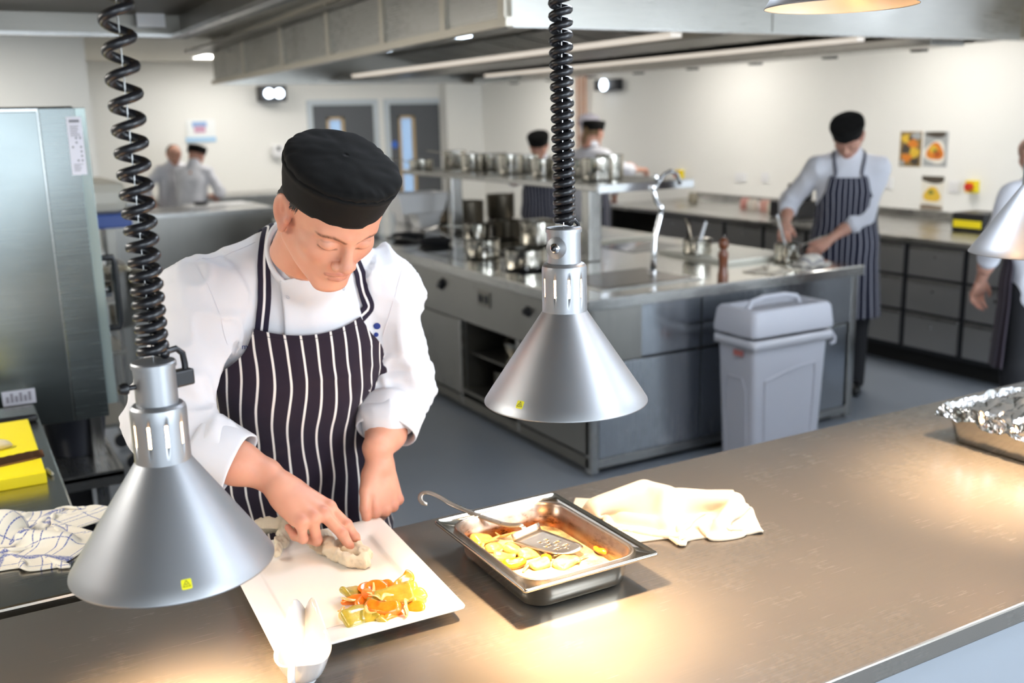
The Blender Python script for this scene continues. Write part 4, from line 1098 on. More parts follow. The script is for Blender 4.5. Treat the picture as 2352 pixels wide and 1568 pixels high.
# straps over the shoulders and round the neck
c0 = Vector(G[0, 3]) + Vector((.006, -.002, -.01)); c1 = Vector(G[0, W - 4]) + Vector((-.004, -.002, -.01))
lp = [c0] + [px(x, y, .006) for x, y in ((606, 700), (607, 650), (608, 600), (612, 560), (619, 525), (628, 500))]
rp = [c1] + [px(x, y, .006) for x, y in ((845, 705), (836, 665), (826, 632), (816, 606))]
lp = [p for p in lp if p is not None]; rp = [p for p in rp if p is not None]
sdv = Vector(sd) if sd[0] > 0 else -Vector(sd)
bk_ = Vector(ncol) + Vector((-.02, .105, .03))
ribbon('strap', lp + [Vector(ncol) - sdv * .05 + Vector((0, .09, .03)), bk_], .030, M['strap'], chef, JB, off=.005, nsub=60)
ribbon('strap', rp + [Vector(ncol) + sdv * .095 + Vector((0, .02, .03)), Vector(ncol) + sdv * .06 + Vector((0, .08, .03)), Vector(ncol) + Vector((.02, .105, .03))], .028, M['strap'], chef, JB, off=.005, nsub=60)
# waist tie
wt = []
for i in range(40):
    a = radians(-96 - 110 + 220 * i / 39); z = 1.005; ax_ = axis_at(z); d = Vector((cos(a), sin(a), 0)); h = TB.ray_cast(Vector(ax_) + d * .5, -d)
    if h[0] is not None: wt.append(h[0] + d * .03)
# trousers and shoes
f = Field((.3, 1.95, .02), (1.05, 2.55, 1.02), .010)
f.ell(pelvis + (0, .015, -.04), (.165, .115, .10), .03)
for hx in (-.09, .09):
    f.cone(pelvis + (hx, .01, -.04), pelvis + (hx * 1.1, .02, -.48), .098, .075, .03); f.cone(pelvis + (hx * 1.1, .02, -.48), pelvis + (hx * 1.1, .05, -.90), .075, .062, .03)
a_, b_ = f.mesh(2); mkf('trousers', a_, b_, M['trouser'], chef)
for hx in (-.1, .1):
    f = Field(pelvis + (hx - .08, -.25, -.99), pelvis + (hx + .08, .17, -.80), .008)
    f.cone(pelvis + (hx, .09, -.94), pelvis + (hx, -.15, -.953), .042, .030, .02); f.cone(pelvis + (hx, .06, -.92), pelvis + (hx, .05, -.86), .045, .045, .02)
    f.v = np.maximum(f.v, (.002 - f.ax[2])[None, None, :])
    a_, b_ = f.mesh(1); mkf('shoe', a_, b_, M['shoe'], chef)
# embroidered badge and the letters beside the apron bib
nav = pm('navy_embroidery', '243a86', .8); org = pm('orange_embroidery', 'c65a1c', .8)
def decal_text(body, x, y, size, mat, name):
    p = px(x, y, .002); l, n, _, _ = JB.find_nearest(p)
    right = Vector(R @ np.array([1, 0, 0])); z = n.normalized(); x_ = (right - z * right.dot(z)).normalized(); y_ = z.cross(x_)
    Mx = Matrix(((x_.x, y_.x, z.x, p.x), (x_.y, y_.y, z.y, p.y), (x_.z, y_.z, z.z, p.z), (0, 0, 0, 1)))
    textmesh(name, body, size, Mx, mat, chef, extrude=.0004)
decal_text('m', 562, 796, .016, nav, 'embroidered_letter')
decal_text('P', 867, 795, .013, nav, 'embroidered_letter')
for (x, y, rx_, ry_, mt) in ((866, 748, .0075, .006, nav), (829, 757, .005, .0055, org), (864, 768, .005, .004, nav)):
    p = px(x, y, .001); l, n, _, _ = JB.find_nearest(p)
    MB().lathe([(.0001, .0016), (rx_, .0012), (rx_ * 1.02, 0)], 20, Matrix.Translation(p) @ n.to_track_quat('Z', 'Y').to_matrix().to_4x4()).build('embroidered_badge', mt, chef)

# ============================================================= cloth draping (positions only, run once while the script builds)
def drape(n, m, sx, sy, P0, colliders, floor=.9, steps=160, iters=8, fric=.6, seed=1, rep=0, solid_fn=None):
    P = P0.copy(); V = np.zeros_like(P); dx, dy = sx / (n - 1), sy / (m - 1); dd = sqrt(dx * dx + dy * dy)
    g = np.array([0, 0, -9.8]); dt = .012
    def con(A, B, L, ge=False):
        d = B - A; l = np.linalg.norm(d, axis=-1, keepdims=True) + 1e-9; c = (l - L) / l
        if ge: c = np.minimum(c, 0) * .5
        c = c * .5 * d; return c
    sl = slice
    sets = []
    for o in (0, 1):
        k = (n - o) // 2; sets.append((sl(o, o + 2 * k - 1, 2), sl(None), sl(o + 1, o + 2 * k, 2), sl(None), dx, False))
        k = (m - o) // 2; sets.append((sl(None), sl(o, o + 2 * k - 1, 2), sl(None), sl(o + 1, o + 2 * k, 2), dy, False))
    for st in range(steps):
        Q = P + V * dt * .97 + g * dt * dt; 
        for it in range(iters):
            for a, b, c, d, L, ge in sets:
                A = Q[a, b]; B = Q[c, d]; k = min(A.shape[0], B.shape[0]); k2 = min(A.shape[1], B.shape[1]); cc = con(A[:k, :k2], B[:k, :k2], L, ge)
                A[:k, :k2] += cc; B[:k, :k2] -= cc
            # shear and bending (Jacobi)
            for (i, j, L, s) in ((1, 1, dd, .3), (2, 0, 2 * dx, .12), (0, 2, 2 * dy, .12), (3, 0, 3 * dx, .05), (0, 3, 3 * dy, .05)):
                c = con(Q[:n - i, :m - j], Q[i:, j:], L) * s; Q[:n - i, :m - j] += c; Q[i:, j:] -= c
            c = con(Q[1:, :m - 1], Q[:n - 1, 1:], dd) * .3; Q[1:, :m - 1] += c; Q[:n - 1, 1:] -= c
            for (ca, cb, r) in colliders:
                ca = np.array(ca, float); cb = np.array(cb, float); d = cb - ca; L = d @ d + 1e-12
                t = np.clip(((Q - ca) @ d) / L, 0, 1)[..., None]; q = Q - ca - t * d; l = np.linalg.norm(q, axis=-1, keepdims=True) + 1e-9
                Q += np.where(l < r, q / l * (r - l), 0)
            u = Q[..., 2] < floor + .0036
            Q[..., 2] = np.where(u, floor + .0036, Q[..., 2])
        if rep and st % 3 == 0:
            F = Q.reshape(-1, 3); cell = np.floor(F / rep).astype(int); key = (cell[:, 0] * 73856093) ^ (cell[:, 1] * 19349663) ^ (cell[:, 2] * 83492791)
            o_ = np.argsort(key, kind='stable'); ks = key[o_]
            for sft in (1, 2, 3, 4):
                s_ = ks[sft:] == ks[:-sft]; i1 = o_[:-sft][s_]; i2 = o_[sft:][s_]
                far = (np.abs(i1 // m - i2 // m) + np.abs(i1 % m - i2 % m)) > 3; i1, i2 = i1[far], i2[far]
                d = F[i2] - F[i1]; l = np.linalg.norm(d, axis=1, keepdims=True) + 1e-9; c = np.where(l < rep * .9, d / l * (rep * .9 - l) * .4, 0)
                np.add.at(F, i1, -c); np.add.at(F, i2, c)
            Q = F.reshape(n, m, 3)
        V = (Q - P) / dt
        on = Q[..., 2] < floor + .006
        V[on] *= (1 - fric, 1 - fric, 0)
        V *= .96; V = np.clip(V, -1.5, 1.5); P = Q
    return P
def grid_faces(n, m): return np.array([(i * m + j, (i + 1) * m + j, (i + 1) * m + j + 1, i * m + j + 1) for i in range(n - 1) for j in range(m - 1)])
def cloth_obj(name, P, mat, parent, sx, sy, thick=.0025, sub=1, up=True):
    n, m = P.shape[:2]; fs = grid_faces(n, m); uv = np.stack(np.meshgrid(np.linspace(0, sx, n), np.linspace(0, sy, m), indexing='ij'), -1).reshape(-1, 2)
    vs = relax(P.reshape(-1, 3), fs, 1, .4)
    o = mkf(name, vs, fs, mat, parent, uv=uv)
    if sub: md = o.modifiers.new('sub', 'SUBSURF'); md.levels = sub; md.render_levels = sub
    md = o.modifiers.new('s', 'SOLIDIFY'); md.thickness = thick; md.offset = 0
    return o
def crumple0(n, m, sx, sy, org, cx_, cy_, amp, seed, rz=0, z0=.03):
    u, v = np.meshgrid(np.linspace(-.5, .5, n), np.linspace(-.5, .5, m), indexing='ij')
    x = u * sx * cx_; y = v * sy * cy_
    pts = np.stack([u.ravel() * sx * 10, v.ravel() * sy * 10, np.full(n * m, seed * 1.7)], 1)
    z = (vnoise(pts, 1.6, seed) * .6 + vnoise(pts, 3.3, seed + 1) * .4).reshape(n, m)
    x = x + (vnoise(pts, 1.9, seed + 2) * amp * .5).reshape(n, m); y = y + (vnoise(pts, 1.9, seed + 3) * amp * .5).reshape(n, m)
    c, s = cos(rz), sin(rz)
    return np.stack([org[0] + c * x - s * y, org[1] + s * x + c * y, org[2] + z0 + (z + .6) * amp], -1)

def towel_mat(name, base, stripe=None):
    q = NT(name); p = q.p; p.inputs['Roughness'].default_value = .9; p.inputs['Specular IOR Level'].default_value = .12; p.inputs['Sheen Weight'].default_value = .2
    tc = q.n('ShaderNodeTexCoord')
    c = np.array(srgb(base)[:3]); v = q.noise(q.coord(), 14, 4)
    mx = q.n('ShaderNodeMix', data_type='RGBA'); mx.inputs[6].default_value = tuple(c * (.9, .86, .78)) + (1,); mx.inputs[7].default_value = tuple(c) + (1,); q.l(v, mx.inputs[0]); out = mx.outputs[2]
    sep = q.n('ShaderNodeSeparateXYZ'); q.l(tc.outputs['UV'], sep.inputs[0])
    if stripe:
        masks = []
        for ax, per, wd, ph in ((0, .06, .05, .0), (1, .06, .045, .01), (0, .24, .045, .035), (1, .24, .05, .05), (0, .06, .045, .018)):
            fr = q.math('FRACT', q.math('DIVIDE', q.math('ADD', sep.outputs[ax], ph), per)); d = q.math('ABSOLUTE', q.math('SUBTRACT', fr, .5))
            w = wd / 2 if per < .2 else .035
            masks.append(q.rng(d, w - .008, w + .008, 1, 0))
        m = masks[0]
        for k in masks[1:]: m = q.math('MAXIMUM', m, k)
        dash = q.noise(tc.outputs['UV'], 260, 2); m = q.math('MULTIPLY', m, q.rng(dash, .35, .55, .25, .95))
        m2 = q.n('ShaderNodeMix', data_type='RGBA'); m2.inputs[7].default_value = srgb(stripe); q.l(m, m2.inputs[0]); q.l(out, m2.inputs[6]); out = m2.outputs[2]
    q.l(out, p.inputs['Base Color'])
    wv = q.n('ShaderNodeTexNoise'); wv.inputs['Scale'].default_value = 420; q.l(tc.outputs['UV'], wv.inputs[0])
    q.bump(wv.outputs[0], .35, .0012)
    return q.m
M['towel'] = towel_mat('cream_towelling', 'd3c9b8')
M['towel_stripe'] = towel_mat('blue_checked_towel', 'e6dfd0', '3c4f96')
M['rag'] = towel_mat('worn_cream_rag', 'e9ddc8')

# ------------------------------------------------------------- cream towel right of the tray
tw = thing('towel', 'crumpled cream towel lying on the pass behind the steel tray', 'towel', (1.28, 1.62, .9))
n_, m_ = 80, 60
tz = lambda x, y, z: tuple(onz(x, y, z))
P0 = crumple0(n_, m_, .56, .40, (1.272, 1.615, .9), .56, .54, .075, 5, rz=-.42, z0=.06)
P = drape(n_, m_, .56, .40, P0, [(tz(1365, 1165, .925), tz(1480, 1122, .945), .020), (tz(1480, 1122, .945), tz(1535, 1135, .94), .018), (tz(1530, 1135, .94), tz(1530, 1205, .912), .018),
    (tz(1560, 1140, .935), tz(1690, 1150, .925), .018), (tz(1690, 1155, .925), tz(1650, 1212, .91), .014), (tz(1430, 1195, .905), tz(1500, 1205, .908), .018)], steps=85, iters=7, rep=.009)
cloth_obj('cloth', P, M['towel'], tw, .56, .40, .0045)

# ------------------------------------------------------------- striped cloth on the bench at the left
tb = thing('checked_cloth', 'crumpled cream cloth with blue checks on the side bench below the yellow board', 'cloth', (.05, 2.25, .9))
P0 = crumple0(64, 56, .50, .44, (.02, 2.27, .9), .62, .58, .085, 9, rz=-.5, z0=.05)
P = drape(64, 56, .50, .44, P0, [((-.05, 2.33, .91), (.03, 2.27, .92), .045), ((.03, 2.25, .91), (.14, 2.17, .905), .022)], steps=110, iters=6, rep=.008)
cloth_obj('cloth', P, M['towel_stripe'], tb, .5, .44, .003)

# ------------------------------------------------------------- wiping rag in the chef's right hand
rg = thing('wiping_rag', 'cream rag pressed on the white plate under the right hand of the chef', 'cloth', (.55, 1.72, .92))
f = Field((.40, 1.62, .91), (.72, 1.98, .99), .0028)
g_ = lambda x, y, z: np.array(onz(x, y, z))
pad = [(742, 1248, .926), (765, 1272, .925), (800, 1288, .925), (835, 1290, .925), (838, 1272, .930), (820, 1258, .926), (780, 1250, .926)]
for i in range(len(pad) - 1): f.cone(g_(*pad[i]), g_(*pad[i + 1]), .010, .010, .006)
f.cone(g_(775, 1262, .922), g_(815, 1275, .922), .013, .011, .008)
for (a_, b_, r_) in (((600, 1208, .934), (665, 1205, .938), .015), ((665, 1205, .938), (745, 1235, .934), .014), ((590, 1190, .930), (650, 1192, .934), .012), ((745, 1235, .934), (760, 1262, .930), .014),
    ((655, 1212, .934), (640, 1245, .928), .010), ((640, 1245, .928), (636, 1272, .926), .006), ((672, 1215, .930), (650, 1255, .922), .007), ((700, 1225, .928), (740, 1262, .922), .012)):
    f.cone(g_(*a_), g_(*b_), r_, r_ * .85, .006)
v_, f_ = f.mesh(2); n_ = vnormals(v_, f_)
v_ = v_ + n_ * ((1 - np.abs(vnoise(v_ * (1, 1, 1.6), 44, 2))) ** 4 * .0060 - .0022 + (1 - np.abs(vnoise(v_ * (1.4, 1, 1), 95, 6))) ** 3 * .0025 + .0007 * vnoise(v_, 220, 3))[:, None]
v_[:, 2] = np.maximum(v_[:, 2], .9145)
M['rag_obj'] = pm('worn_cream_rag_cloth', 'dccdb2', .92, 0, .12, sheen=.2, nscale=520, nstr=.5, var=.07, vscale=25)
mkf('cloth', v_, f_, M['rag_obj'], rg)

# ------------------------------------------------------------- white square plate
pl = thing('square_plate', 'large square white plate with vegetables near its right front corner', 'plate', (.55, 1.61, .9))
cor = [np.array(onz(638, 1511, .925)), np.array(onz(1073, 1394, .925)), np.array(onz(873, 1187, .925)), None]; cor[3] = cor[0] + cor[2] - cor[1]; cor[2][2] = cor[3][2] = .925
def sq_pt(s, a, z, rnd_=.03):
    """point on a rounded square ring: s 0..1 size, a angle index"""
    c, d = cos(a), sin(a); m_ = max(abs(c), abs(d)); c, d = c / m_, d / m_; k_ = .055
    if abs(c) > 1 - k_ and abs(d) > 1 - k_:
        ex, ey_ = abs(c) - (1 - k_), abs(d) - (1 - k_); h_ = sqrt(ex * ex + ey_ * ey_); m2 = max(ex, ey_); c = math.copysign(1 - k_ + ex * m2 / h_, c); d = math.copysign(1 - k_ + ey_ * m2 / h_, d)
    u, v = c * s, d * s
    P_ = ((1 - u) * (1 - v) * cor[0] + (1 + u) * (1 - v) * cor[1] + (1 + u) * (1 + v) * cor[2] + (1 - u) * (1 + v) * cor[3]) / 4
    return (P_[0], P_[1], z)
prof = [(.02, .9135), (.35, .9135), (.62, .9135), (.675, .914), (.70, .9155), (.725, .919), (.75, .921), (.85, .923), (.96, .9255), (.99, .926), (1.0, .9255), (1.0, .924), (.985, .921), (.95, .9195), (.80, .916), (.70, .911), (.66, .909), (.655, .902), (.64, .9005), (.61, .9005), (.60, .903), (.59, .9075), (.02, .9075)]
sg = 200; vs = [sq_pt(s, 2 * pi * (i + .5) / sg, z) for i in range(sg) for s, z in prof]; k = len(prof)
fs = [(i * k + j, ((i + 1) % sg) * k + j, ((i + 1) % sg) * k + j + 1, i * k + j + 1) for i in range(sg) for j in range(k - 1)]
fs += [tuple(i * k for i in range(sg))[::-1], tuple(i * k + k - 1 for i in range(sg))]
mk('dish', vs, [f[::-1] for f in fs], M['ceramic'], pl, ang=1.2)

# ------------------------------------------------------------- vegetables
def food(name, c1_, c2_, rough=.22, sss=.3, scale=60):
    q = NT(name); p = q.p; f = q.noise(q.coord(scale=(1, 1, 2)), scale, 4, .6)
    mx = q.n('ShaderNodeMix', data_type='RGBA'); mx.inputs[6].default_value = srgb(c1_); mx.inputs[7].default_value = srgb(c2_); q.l(q.rng(f, .3, .7, 0, 1), mx.inputs[0]); q.l(mx.outputs[2], p.inputs['Base Color'])
    p.inputs['Roughness'].default_value = rough; p.inputs['Subsurface Weight'].default_value = sss; p.inputs['Subsurface Radius'].default_value = (1, .6, .2); p.inputs['Subsurface Scale'].default_value = .004
    p.inputs['Coat Weight'].default_value = .5; p.inputs['Coat Roughness'].default_value = .12; q.bump(q.noise(q.coord(), 260, 3), .35, .0008); return q.m
M['carrot'] = food('cooked_carrot', 'ec8a26', 'e0700f'); M['leek'] = food('cooked_leek', 'b5a344', '938a32'); M['onion'] = food('cooked_onion', 'd9bf82', 'c7a65a', scale=30)
M['carrot_pale'] = food('creamy_carrot', 'dd8418', 'd06a0e'); M['leek_pale'] = food('creamy_leek', 'c8b36e', 'bc9c42')
fr = random.Random(11)
def piece(kind, c, size, rz, rx, ry, mat, name, seed):
    r_ = random.Random(seed); n, m = 12, 9
    if kind == 'strip':
        L = size; pts = []; w = []
        for i in range(14):
            t = i / 13; pts.append(Vector(((t - .5) * L, .22 * L * sin(t * pi) * (1 if seed % 2 else -1), .10 * L * sin(t * 5 + seed)))); w.append(.0032 * sin(pi * (t * .86 + .07)) ** .6 + .0004)
        b = MB().tube(pts, w, 8, flat=.45); vs = np.array(b.v); fsx = b.f
    else:
        f = Field((-size * 1.25,) * 3, (size * 1.25,) * 3, size / 11)
        s = size
        if kind == 'disc':
            f.ell((0, 0, 0), (s, s * .74, s * .36), 0); f.ell((0, 0, s * .62), (s * 1.5, s * 1.2, s * .47), .002, op='s')
        elif kind == 'wedge':
            f.cone((-s * .8, 0, 0), (s * .55, 0, 0), s * .20, s * .56, 0); f.ell((0, 0, s * .92), (s * 1.6, s * 1.4, s * .70), .0012, op='s'); f.ell((0, s * .75, 0), (s * 1.6, s * .5, s * 1.4), .0012, op='s')
        elif kind == 'arc':
            f.ell((0, 0, 0), (s, s * .55, s * .48), 0); f.ell((0, s * .62, s * .1), (s * .95, s * .42, s * .7), .0015, op='s'); f.ell((0, 0, s * .8), (s * 1.6, s * 1.4, s * .52), .001, op='s')
        elif kind == 'leaf':
            for j in range(4):
                f.cone((-s * .8, (j - 1.5) * s * .3, .05 * s * j), (s * .8, (j - 1.5) * s * .36, .12 * s * sin(j * 2 + seed)), s * .19, s * .17, .012)
            f.ell((0, 0, -s * .9), (s * 1.6, s * 1.3, s * .80), .003, op='s')
        vs, fsx = f.mesh(1); vs = vs + vnoise(vs, 1.6 / size, seed % 17)[:, None] * np.array([.06, .06, .05]) * size
        if kind == 'leaf': vs[:, 2] += .14 * s * (vs[:, 0] / s) ** 2 * (1 if seed % 2 else -.6)
    Mx = T(c[0], c[1], c[2], rz, rx, ry); A = np.array(Mx)[:3, :3]
    vs = vs @ A.T + np.array(c)
    if kind == 'strip': return mk(name, vs, fsx, mat)
    return mkf(name, vs, fsx, mat)
CAR = [(920, 1337, .948, .020, 'wedge', 1.0, .5), (864, 1349, .944, .015, 'disc', .2, .5), (936, 1353, .938, .014, 'disc', 1.2, .9), (816, 1376, .930, .017, 'wedge', .2, .3), (880, 1394, .938, .023, 'arc', -.3, .5), (905, 1408, .930, .017, 'wedge', .8, .7), (950, 1396, .927, .015, 'disc', -.4, .5), (856, 1366, .942, .014, 'wedge', 2.4, .2), (842, 1350, .934, .012, 'disc', .6, .5), (900, 1388, .924, .013, 'disc', .3, .1), (884, 1352, .934, .016, 'disc', -.5, .6), (870, 1408, .928, .016, 'wedge', -.2, .4), (925, 1372, .930, .015, 'arc', 1.0, .5), (838, 1386, .928, .015, 'disc', .9, .5)]
for i, (x, y, z, s, kd, rz, rx) in enumerate(CAR):
    tag(piece(kd, onz(x, y, z - .004), s * 1.5, rz - .4, rx, fr.uniform(-.3, .3), M['carrot'], 'carrot_piece', 30 + i), 'glossy orange carrot piece in the small vegetable heap on the white plate', 'vegetable', 'carrot pieces on the white plate')
LEK = [(826, 1414, .930, .022, 'leaf', .2, .3), (908, 1367, .942, .023, 'leaf', -.3, .4), (962, 1380, .926, .014, 'leaf', .8, .5), (808, 1362, .930, .016, 'leaf', .5, .2), (862, 1420, .925, .014, 'leaf', -.4, .3), (862, 1382, .932, .016, 'leaf', 1.1, .1), (830, 1396, .924, .016, 'leaf', .3, -.2), (918, 1392, .926, .016, 'leaf', .1, .1), (884, 1376, .936, .018, 'leaf', .6, .5), (842, 1424, .924, .016, 'leaf', 0, .3), (930, 1356, .934, .016, 'leaf', -.5, .6), (890, 1418, .924, .015, 'leaf', .7, .3), (955, 1370, .928, .013, 'leaf', .1, .3)]
for i, (x, y, z, s, kd, rz, rx) in enumerate(LEK):
    tag(piece(kd, onz(x, y, z - .004), s * 1.4, rz, rx, fr.uniform(-.3, .3), M['leek'], 'leek_piece', 60 + i), 'soft yellow-green leek piece in the small vegetable heap on the white plate', 'vegetable', 'leek pieces on the white plate')
ONI = [(849, 1352, .948, .040, .9, .5), (796, 1412, .924, .046, 1.4, .2), (866, 1372, .948, .034, 2.3, .6), (940, 1388, .938, .040, 1.2, .5), (804, 1372, .932, .03, -.6, .4), (890, 1372, .950, .03, .3, .8), (790, 1400, .921, .026, .2, 0), (852, 1400, .940, .03, 1.9, .3), (925, 1405, .932, .03, 1.5, .3)]
for i, (x, y, z, s, rz, rx) in enumerate(ONI):
    tag(piece('strip', onz(x, y, z), s, rz, rx, 0, M['onion'], 'onion_strip', 90 + i), 'pale translucent onion strip in the small vegetable heap on the white plate', 'vegetable', 'onion strips on the white plate')

# ------------------------------------------------------------- white sauce boat
sb = thing('sauce_boat', 'white ceramic sauce boat with a raised pointed lip before the plate', 'sauce boat', (.405, 1.40, .9))
dirv = np.array([.36, .933]); c0_ = np.array([.402, 1.405])
vs = []; sg = 64
def boat(t, a, inner):
    # t 0 foot .. 1 rim; a=0 spout (away), a=pi back
    w = .024 + .020 * t ** .7; l = .028 + .040 * t ** .8
    ca, sa = cos(a), sin(a)
    nose = max(0, ca) ** 5
    rl = l * (1 + .38 * nose * t ** 2); pk = math.exp(-((abs(math.atan2(sa, ca)) - .42) / .42) ** 2)
    rim = .050 + .044 * pk + .006 * max(0, ca) ** 6 + .012 * max(0, -ca) ** 4
    ww = w * (1 - .10 * nose * t)
    x, y, z = ww * sa, rl * ca, .9 + .008 + (rim - .008) * t
    if inner: x *= .90; y *= .93; z = .9 + .012 + (rim - .0125) * t
    return x, y, z
rowsb = [(0, 'f', 0)]
ts = [0, .12, .25, .4, .55, .7, .85, 1]
prof_rows = []
def addrow(fn): prof_rows.append([fn(2 * pi * i / sg) for i in range(sg)])
addrow(lambda a: (.018 * sin(a), .022 * cos(a), .9)); addrow(lambda a: (.019 * sin(a), .023 * cos(a), .904)); addrow(lambda a: (.017 * sin(a), .021 * cos(a), .908))
for t in ts: addrow(lambda a: boat(t, a, False))
for t in ts[::-1]: addrow(lambda a: boat(t, a, True))
V = [];
for row in prof_rows:
    for (x, y, z) in row:
        V.append((c0_[0] + dirv[1] * x + dirv[0] * y, c0_[1] - dirv[0] * x + dirv[1] * y, z))
nr2 = len(prof_rows); fs = [(j * sg + i, j * sg + (i + 1) % sg, (j + 1) * sg + (i + 1) % sg, (j + 1) * sg + i) for j in range(nr2 - 1) for i in range(sg)]
fs += [tuple(range(sg))[::-1], tuple((nr2 - 1) * sg + i for i in range(sg))]
M['ceramic2'] = pm('cool_white_porcelain', 'b4b8bc', .1, 0, .5, coat=.3)
mk('bowl', V, fs, M['ceramic2'], sb, ang=1.3)
hp = []
for i in range(15):
    t = i / 14; a = -.4 + 3.6 * t; hp.append((-.012, -.060 - .024 * sin(t * pi), .9 + .062 - .048 * t + .012 * sin(t * pi)))
MB().tube([(c0_[0] + dirv[1] * x + dirv[0] * y, c0_[1] - dirv[0] * x + dirv[1] * y, z) for x, y, z in hp], .0055, 12).build('handle', M['ceramic2'], sb, ang=0)

# ------------------------------------------------------------- steel tray (gastronorm) with stewed vegetables
q = NT('scorched_pan_steel'); p = q.p; p.inputs['Metallic'].default_value = 1
geo = q.n('ShaderNodeNewGeometry'); sp = q.n('ShaderNodeSeparateXYZ'); q.l(geo.outputs['Position'], sp.inputs[0])
n1 = q.noise(q.coord(), 16, 5, .6); n2 = q.noise(q.coord(scale=(1, 1, 3)), 60, 4, .6)
band = q.rng(sp.outputs[2], .925, .966, 1, .25)
bk2 = q.rng(sp.outputs[1], 1.45, 1.70, .35, 1.0)
m = q.math('MULTIPLY', q.math('MULTIPLY', band, q.rng(n1, .32, .55, .35, 1)), bk2)
mx = q.n('ShaderNodeMix', data_type='RGBA'); mx.inputs[6].default_value = srgb('b9b0a3'); mx.inputs[7].default_value = srgb('a0602a'); q.l(m, mx.inputs[0])
m2_ = q.n('ShaderNodeMix', data_type='RGBA'); m2_.inputs[7].default_value = srgb('2a1208'); q.l(mx.outputs[2], m2_.inputs[6]); q.l(q.math('MULTIPLY', m, q.rng(q.math('MULTIPLY', n1, n2), .27, .36, 0, .9)), m2_.inputs[0]); q.l(m2_.outputs[2], p.inputs['Base Color'])
p.inputs['Roughness'].default_value = .3; q.bump(n2, .1, .0005)
M['scorch'] = q.m
gn = thing('food_tray', 'deep stainless steel tray of creamy stewed vegetables, stained brown inside', 'tray', (.92, 1.54, .9))
# corners of the rim
RC = [(.779, 1.362), (1.063, 1.372), (1.055, 1.716), (.779, 1.722)]
gc = np.mean(RC, axis=0)
def ring(scale_x, scale_y, z, rad, ins=0, seg=10):
    out = []
    hx = (RC[1][0] - RC[0][0]) / 2 - ins; hy = (RC[3][1] - RC[0][1]) / 2 - ins
    for (sx, sy, a0_) in ((1, 1, 0), (-1, 1, 90), (-1, -1, 180), (1, -1, 270)):
        for i in range(seg + 1):
            a = radians(a0_ + 90 * i / seg); out.append((gc[0] + sx * (hx - rad) + rad * cos(a), gc[1] + sy * (hy - rad) + rad * sin(a), z))
    return out
rings = [ring(1, 1, .9625, .006, 0), ring(1, 1, .9665, .006, .0005), ring(1, 1, .9680, .006, .002), ring(1, 1, .9675, .007, .004), ring(1, 1, .9655, .008, .006), ring(1, 1, .9650, .045, .020), ring(1, 1, .9645, .048, .0225), ring(1, 1, .961, .048, .0245), ring(1, 1, .951, .047, .026), ring(1, 1, .949, .0465, .028), ring(1, 1, .925, .045, .031), ring(1, 1, .909, .042, .034), ring(1, 1, .9035, .036, .040), ring(1, 1, .902, .030, .050)]
def loft(rs, cap_last=True, cap_first=False):
    k = len(rs[0]); V = [p_ for r_ in rs for p_ in r_]; F = [(j * k + i, j * k + (i + 1) % k, (j + 1) * k + (i + 1) % k, (j + 1) * k + i) for j in range(len(rs) - 1) for i in range(k)]
    if cap_last: F.append(tuple((len(rs) - 1) * k + i for i in range(k)))
    if cap_first: F.append(tuple(range(k))[::-1])
    return V, F
V, F = loft(rings[:6], False); o = mk('rim', V, F, M['pan_steel'], gn, ang=.9, solid=.0012)
V, F = loft(rings[5:]); o = mk('basin', V, F, M['scorch'], gn, ang=.9)
md = o.modifiers.new('s', 'SOLIDIFY'); md.thickness = .0012; md.offset = 1; o.data.materials.append(M['pan_steel']); md.material_offset = 1
# sauce
def sauce_mat():
    q = NT('cream_sauce'); p = q.p; f = q.noise(q.coord(), 24, 5, .65); f2 = q.noise(q.coord(), 7, 3)
    c = q.ramp(q.math('ADD', q.math('MULTIPLY', f, .6), q.math('MULTIPLY', f2, .4)), [(.34, '5f5040'), (.44, '93805f'), (.52, 'bfab82'), (.62, 'd0bd95')])
    q.l(c, p.inputs['Base Color']); p.inputs['Roughness'].default_value = .22; p.inputs['Coat Weight'].default_value = .4; p.inputs['Subsurface Weight'].default_value = .2; p.inputs['Subsurface Scale'].default_value = .004
    q.bump(f, .5, .003); return q.m
rs = [ring(1, 1, .9165 if k else .9175, .043 * (1 - k * .18), .0335 + k * .02) for k in range(5)]
V, F = loft(rs); V = [(x, y, z + .0015 * noise.noise(Vector((x * 30, y * 30, 0)))) for x, y, z in V]
sau = tag(mk('cream_sauce', V, F, sauce_mat(), ang=0), 'creamy sauce spread over the bottom of the stained steel tray', 'sauce'); sau['kind'] = 'stuff'
PC = [(1085, 1222, .926, .026, 'arc', .3), (1105, 1213, .930, .020, 'disc', .8), (1225, 1193, .926, .030, 'arc', -.1), (1275, 1194, .928, .024, 'wedge', -.5), (1385, 1262, .925, .024, 'disc', 1.9), (1180, 1292, .926, .026, 'arc', .1), (1255, 1280, .924, .014, 'disc', .9), (1062, 1228, .932, .014, 'disc', 1.5), (1148, 1196, .924, .018, 'disc', .3)]
for i, (x, y, z, s, kd, rz) in enumerate(PC):
    tag(piece(kd, onz(x, y, z), s, rz - .3, .25, fr.uniform(-.2, .2), M['carrot_pale'] if i > 2 else M['carrot'], 'carrot_piece', 130 + i), 'orange carrot piece in creamy sauce inside the steel tray', 'vegetable', 'carrot pieces in the steel tray')
PL = [(1110, 1240, .923, .026, 'leaf', .2), (1175, 1262, .926, .024, 'leaf', .9), (1215, 1270, .922, .022, 'leaf', .1), (1375, 1235, .922, .022, 'leaf', 1.2), (1300, 1290, .921, .026, 'leaf', .3), (1160, 1278, .921, .020, 'leaf', -.5), (1320, 1205, .921, .018, 'leaf', .4), (1240, 1296, .921, .018, 'leaf', .0), (1135, 1256, .921, .018, 'leaf', .6)]
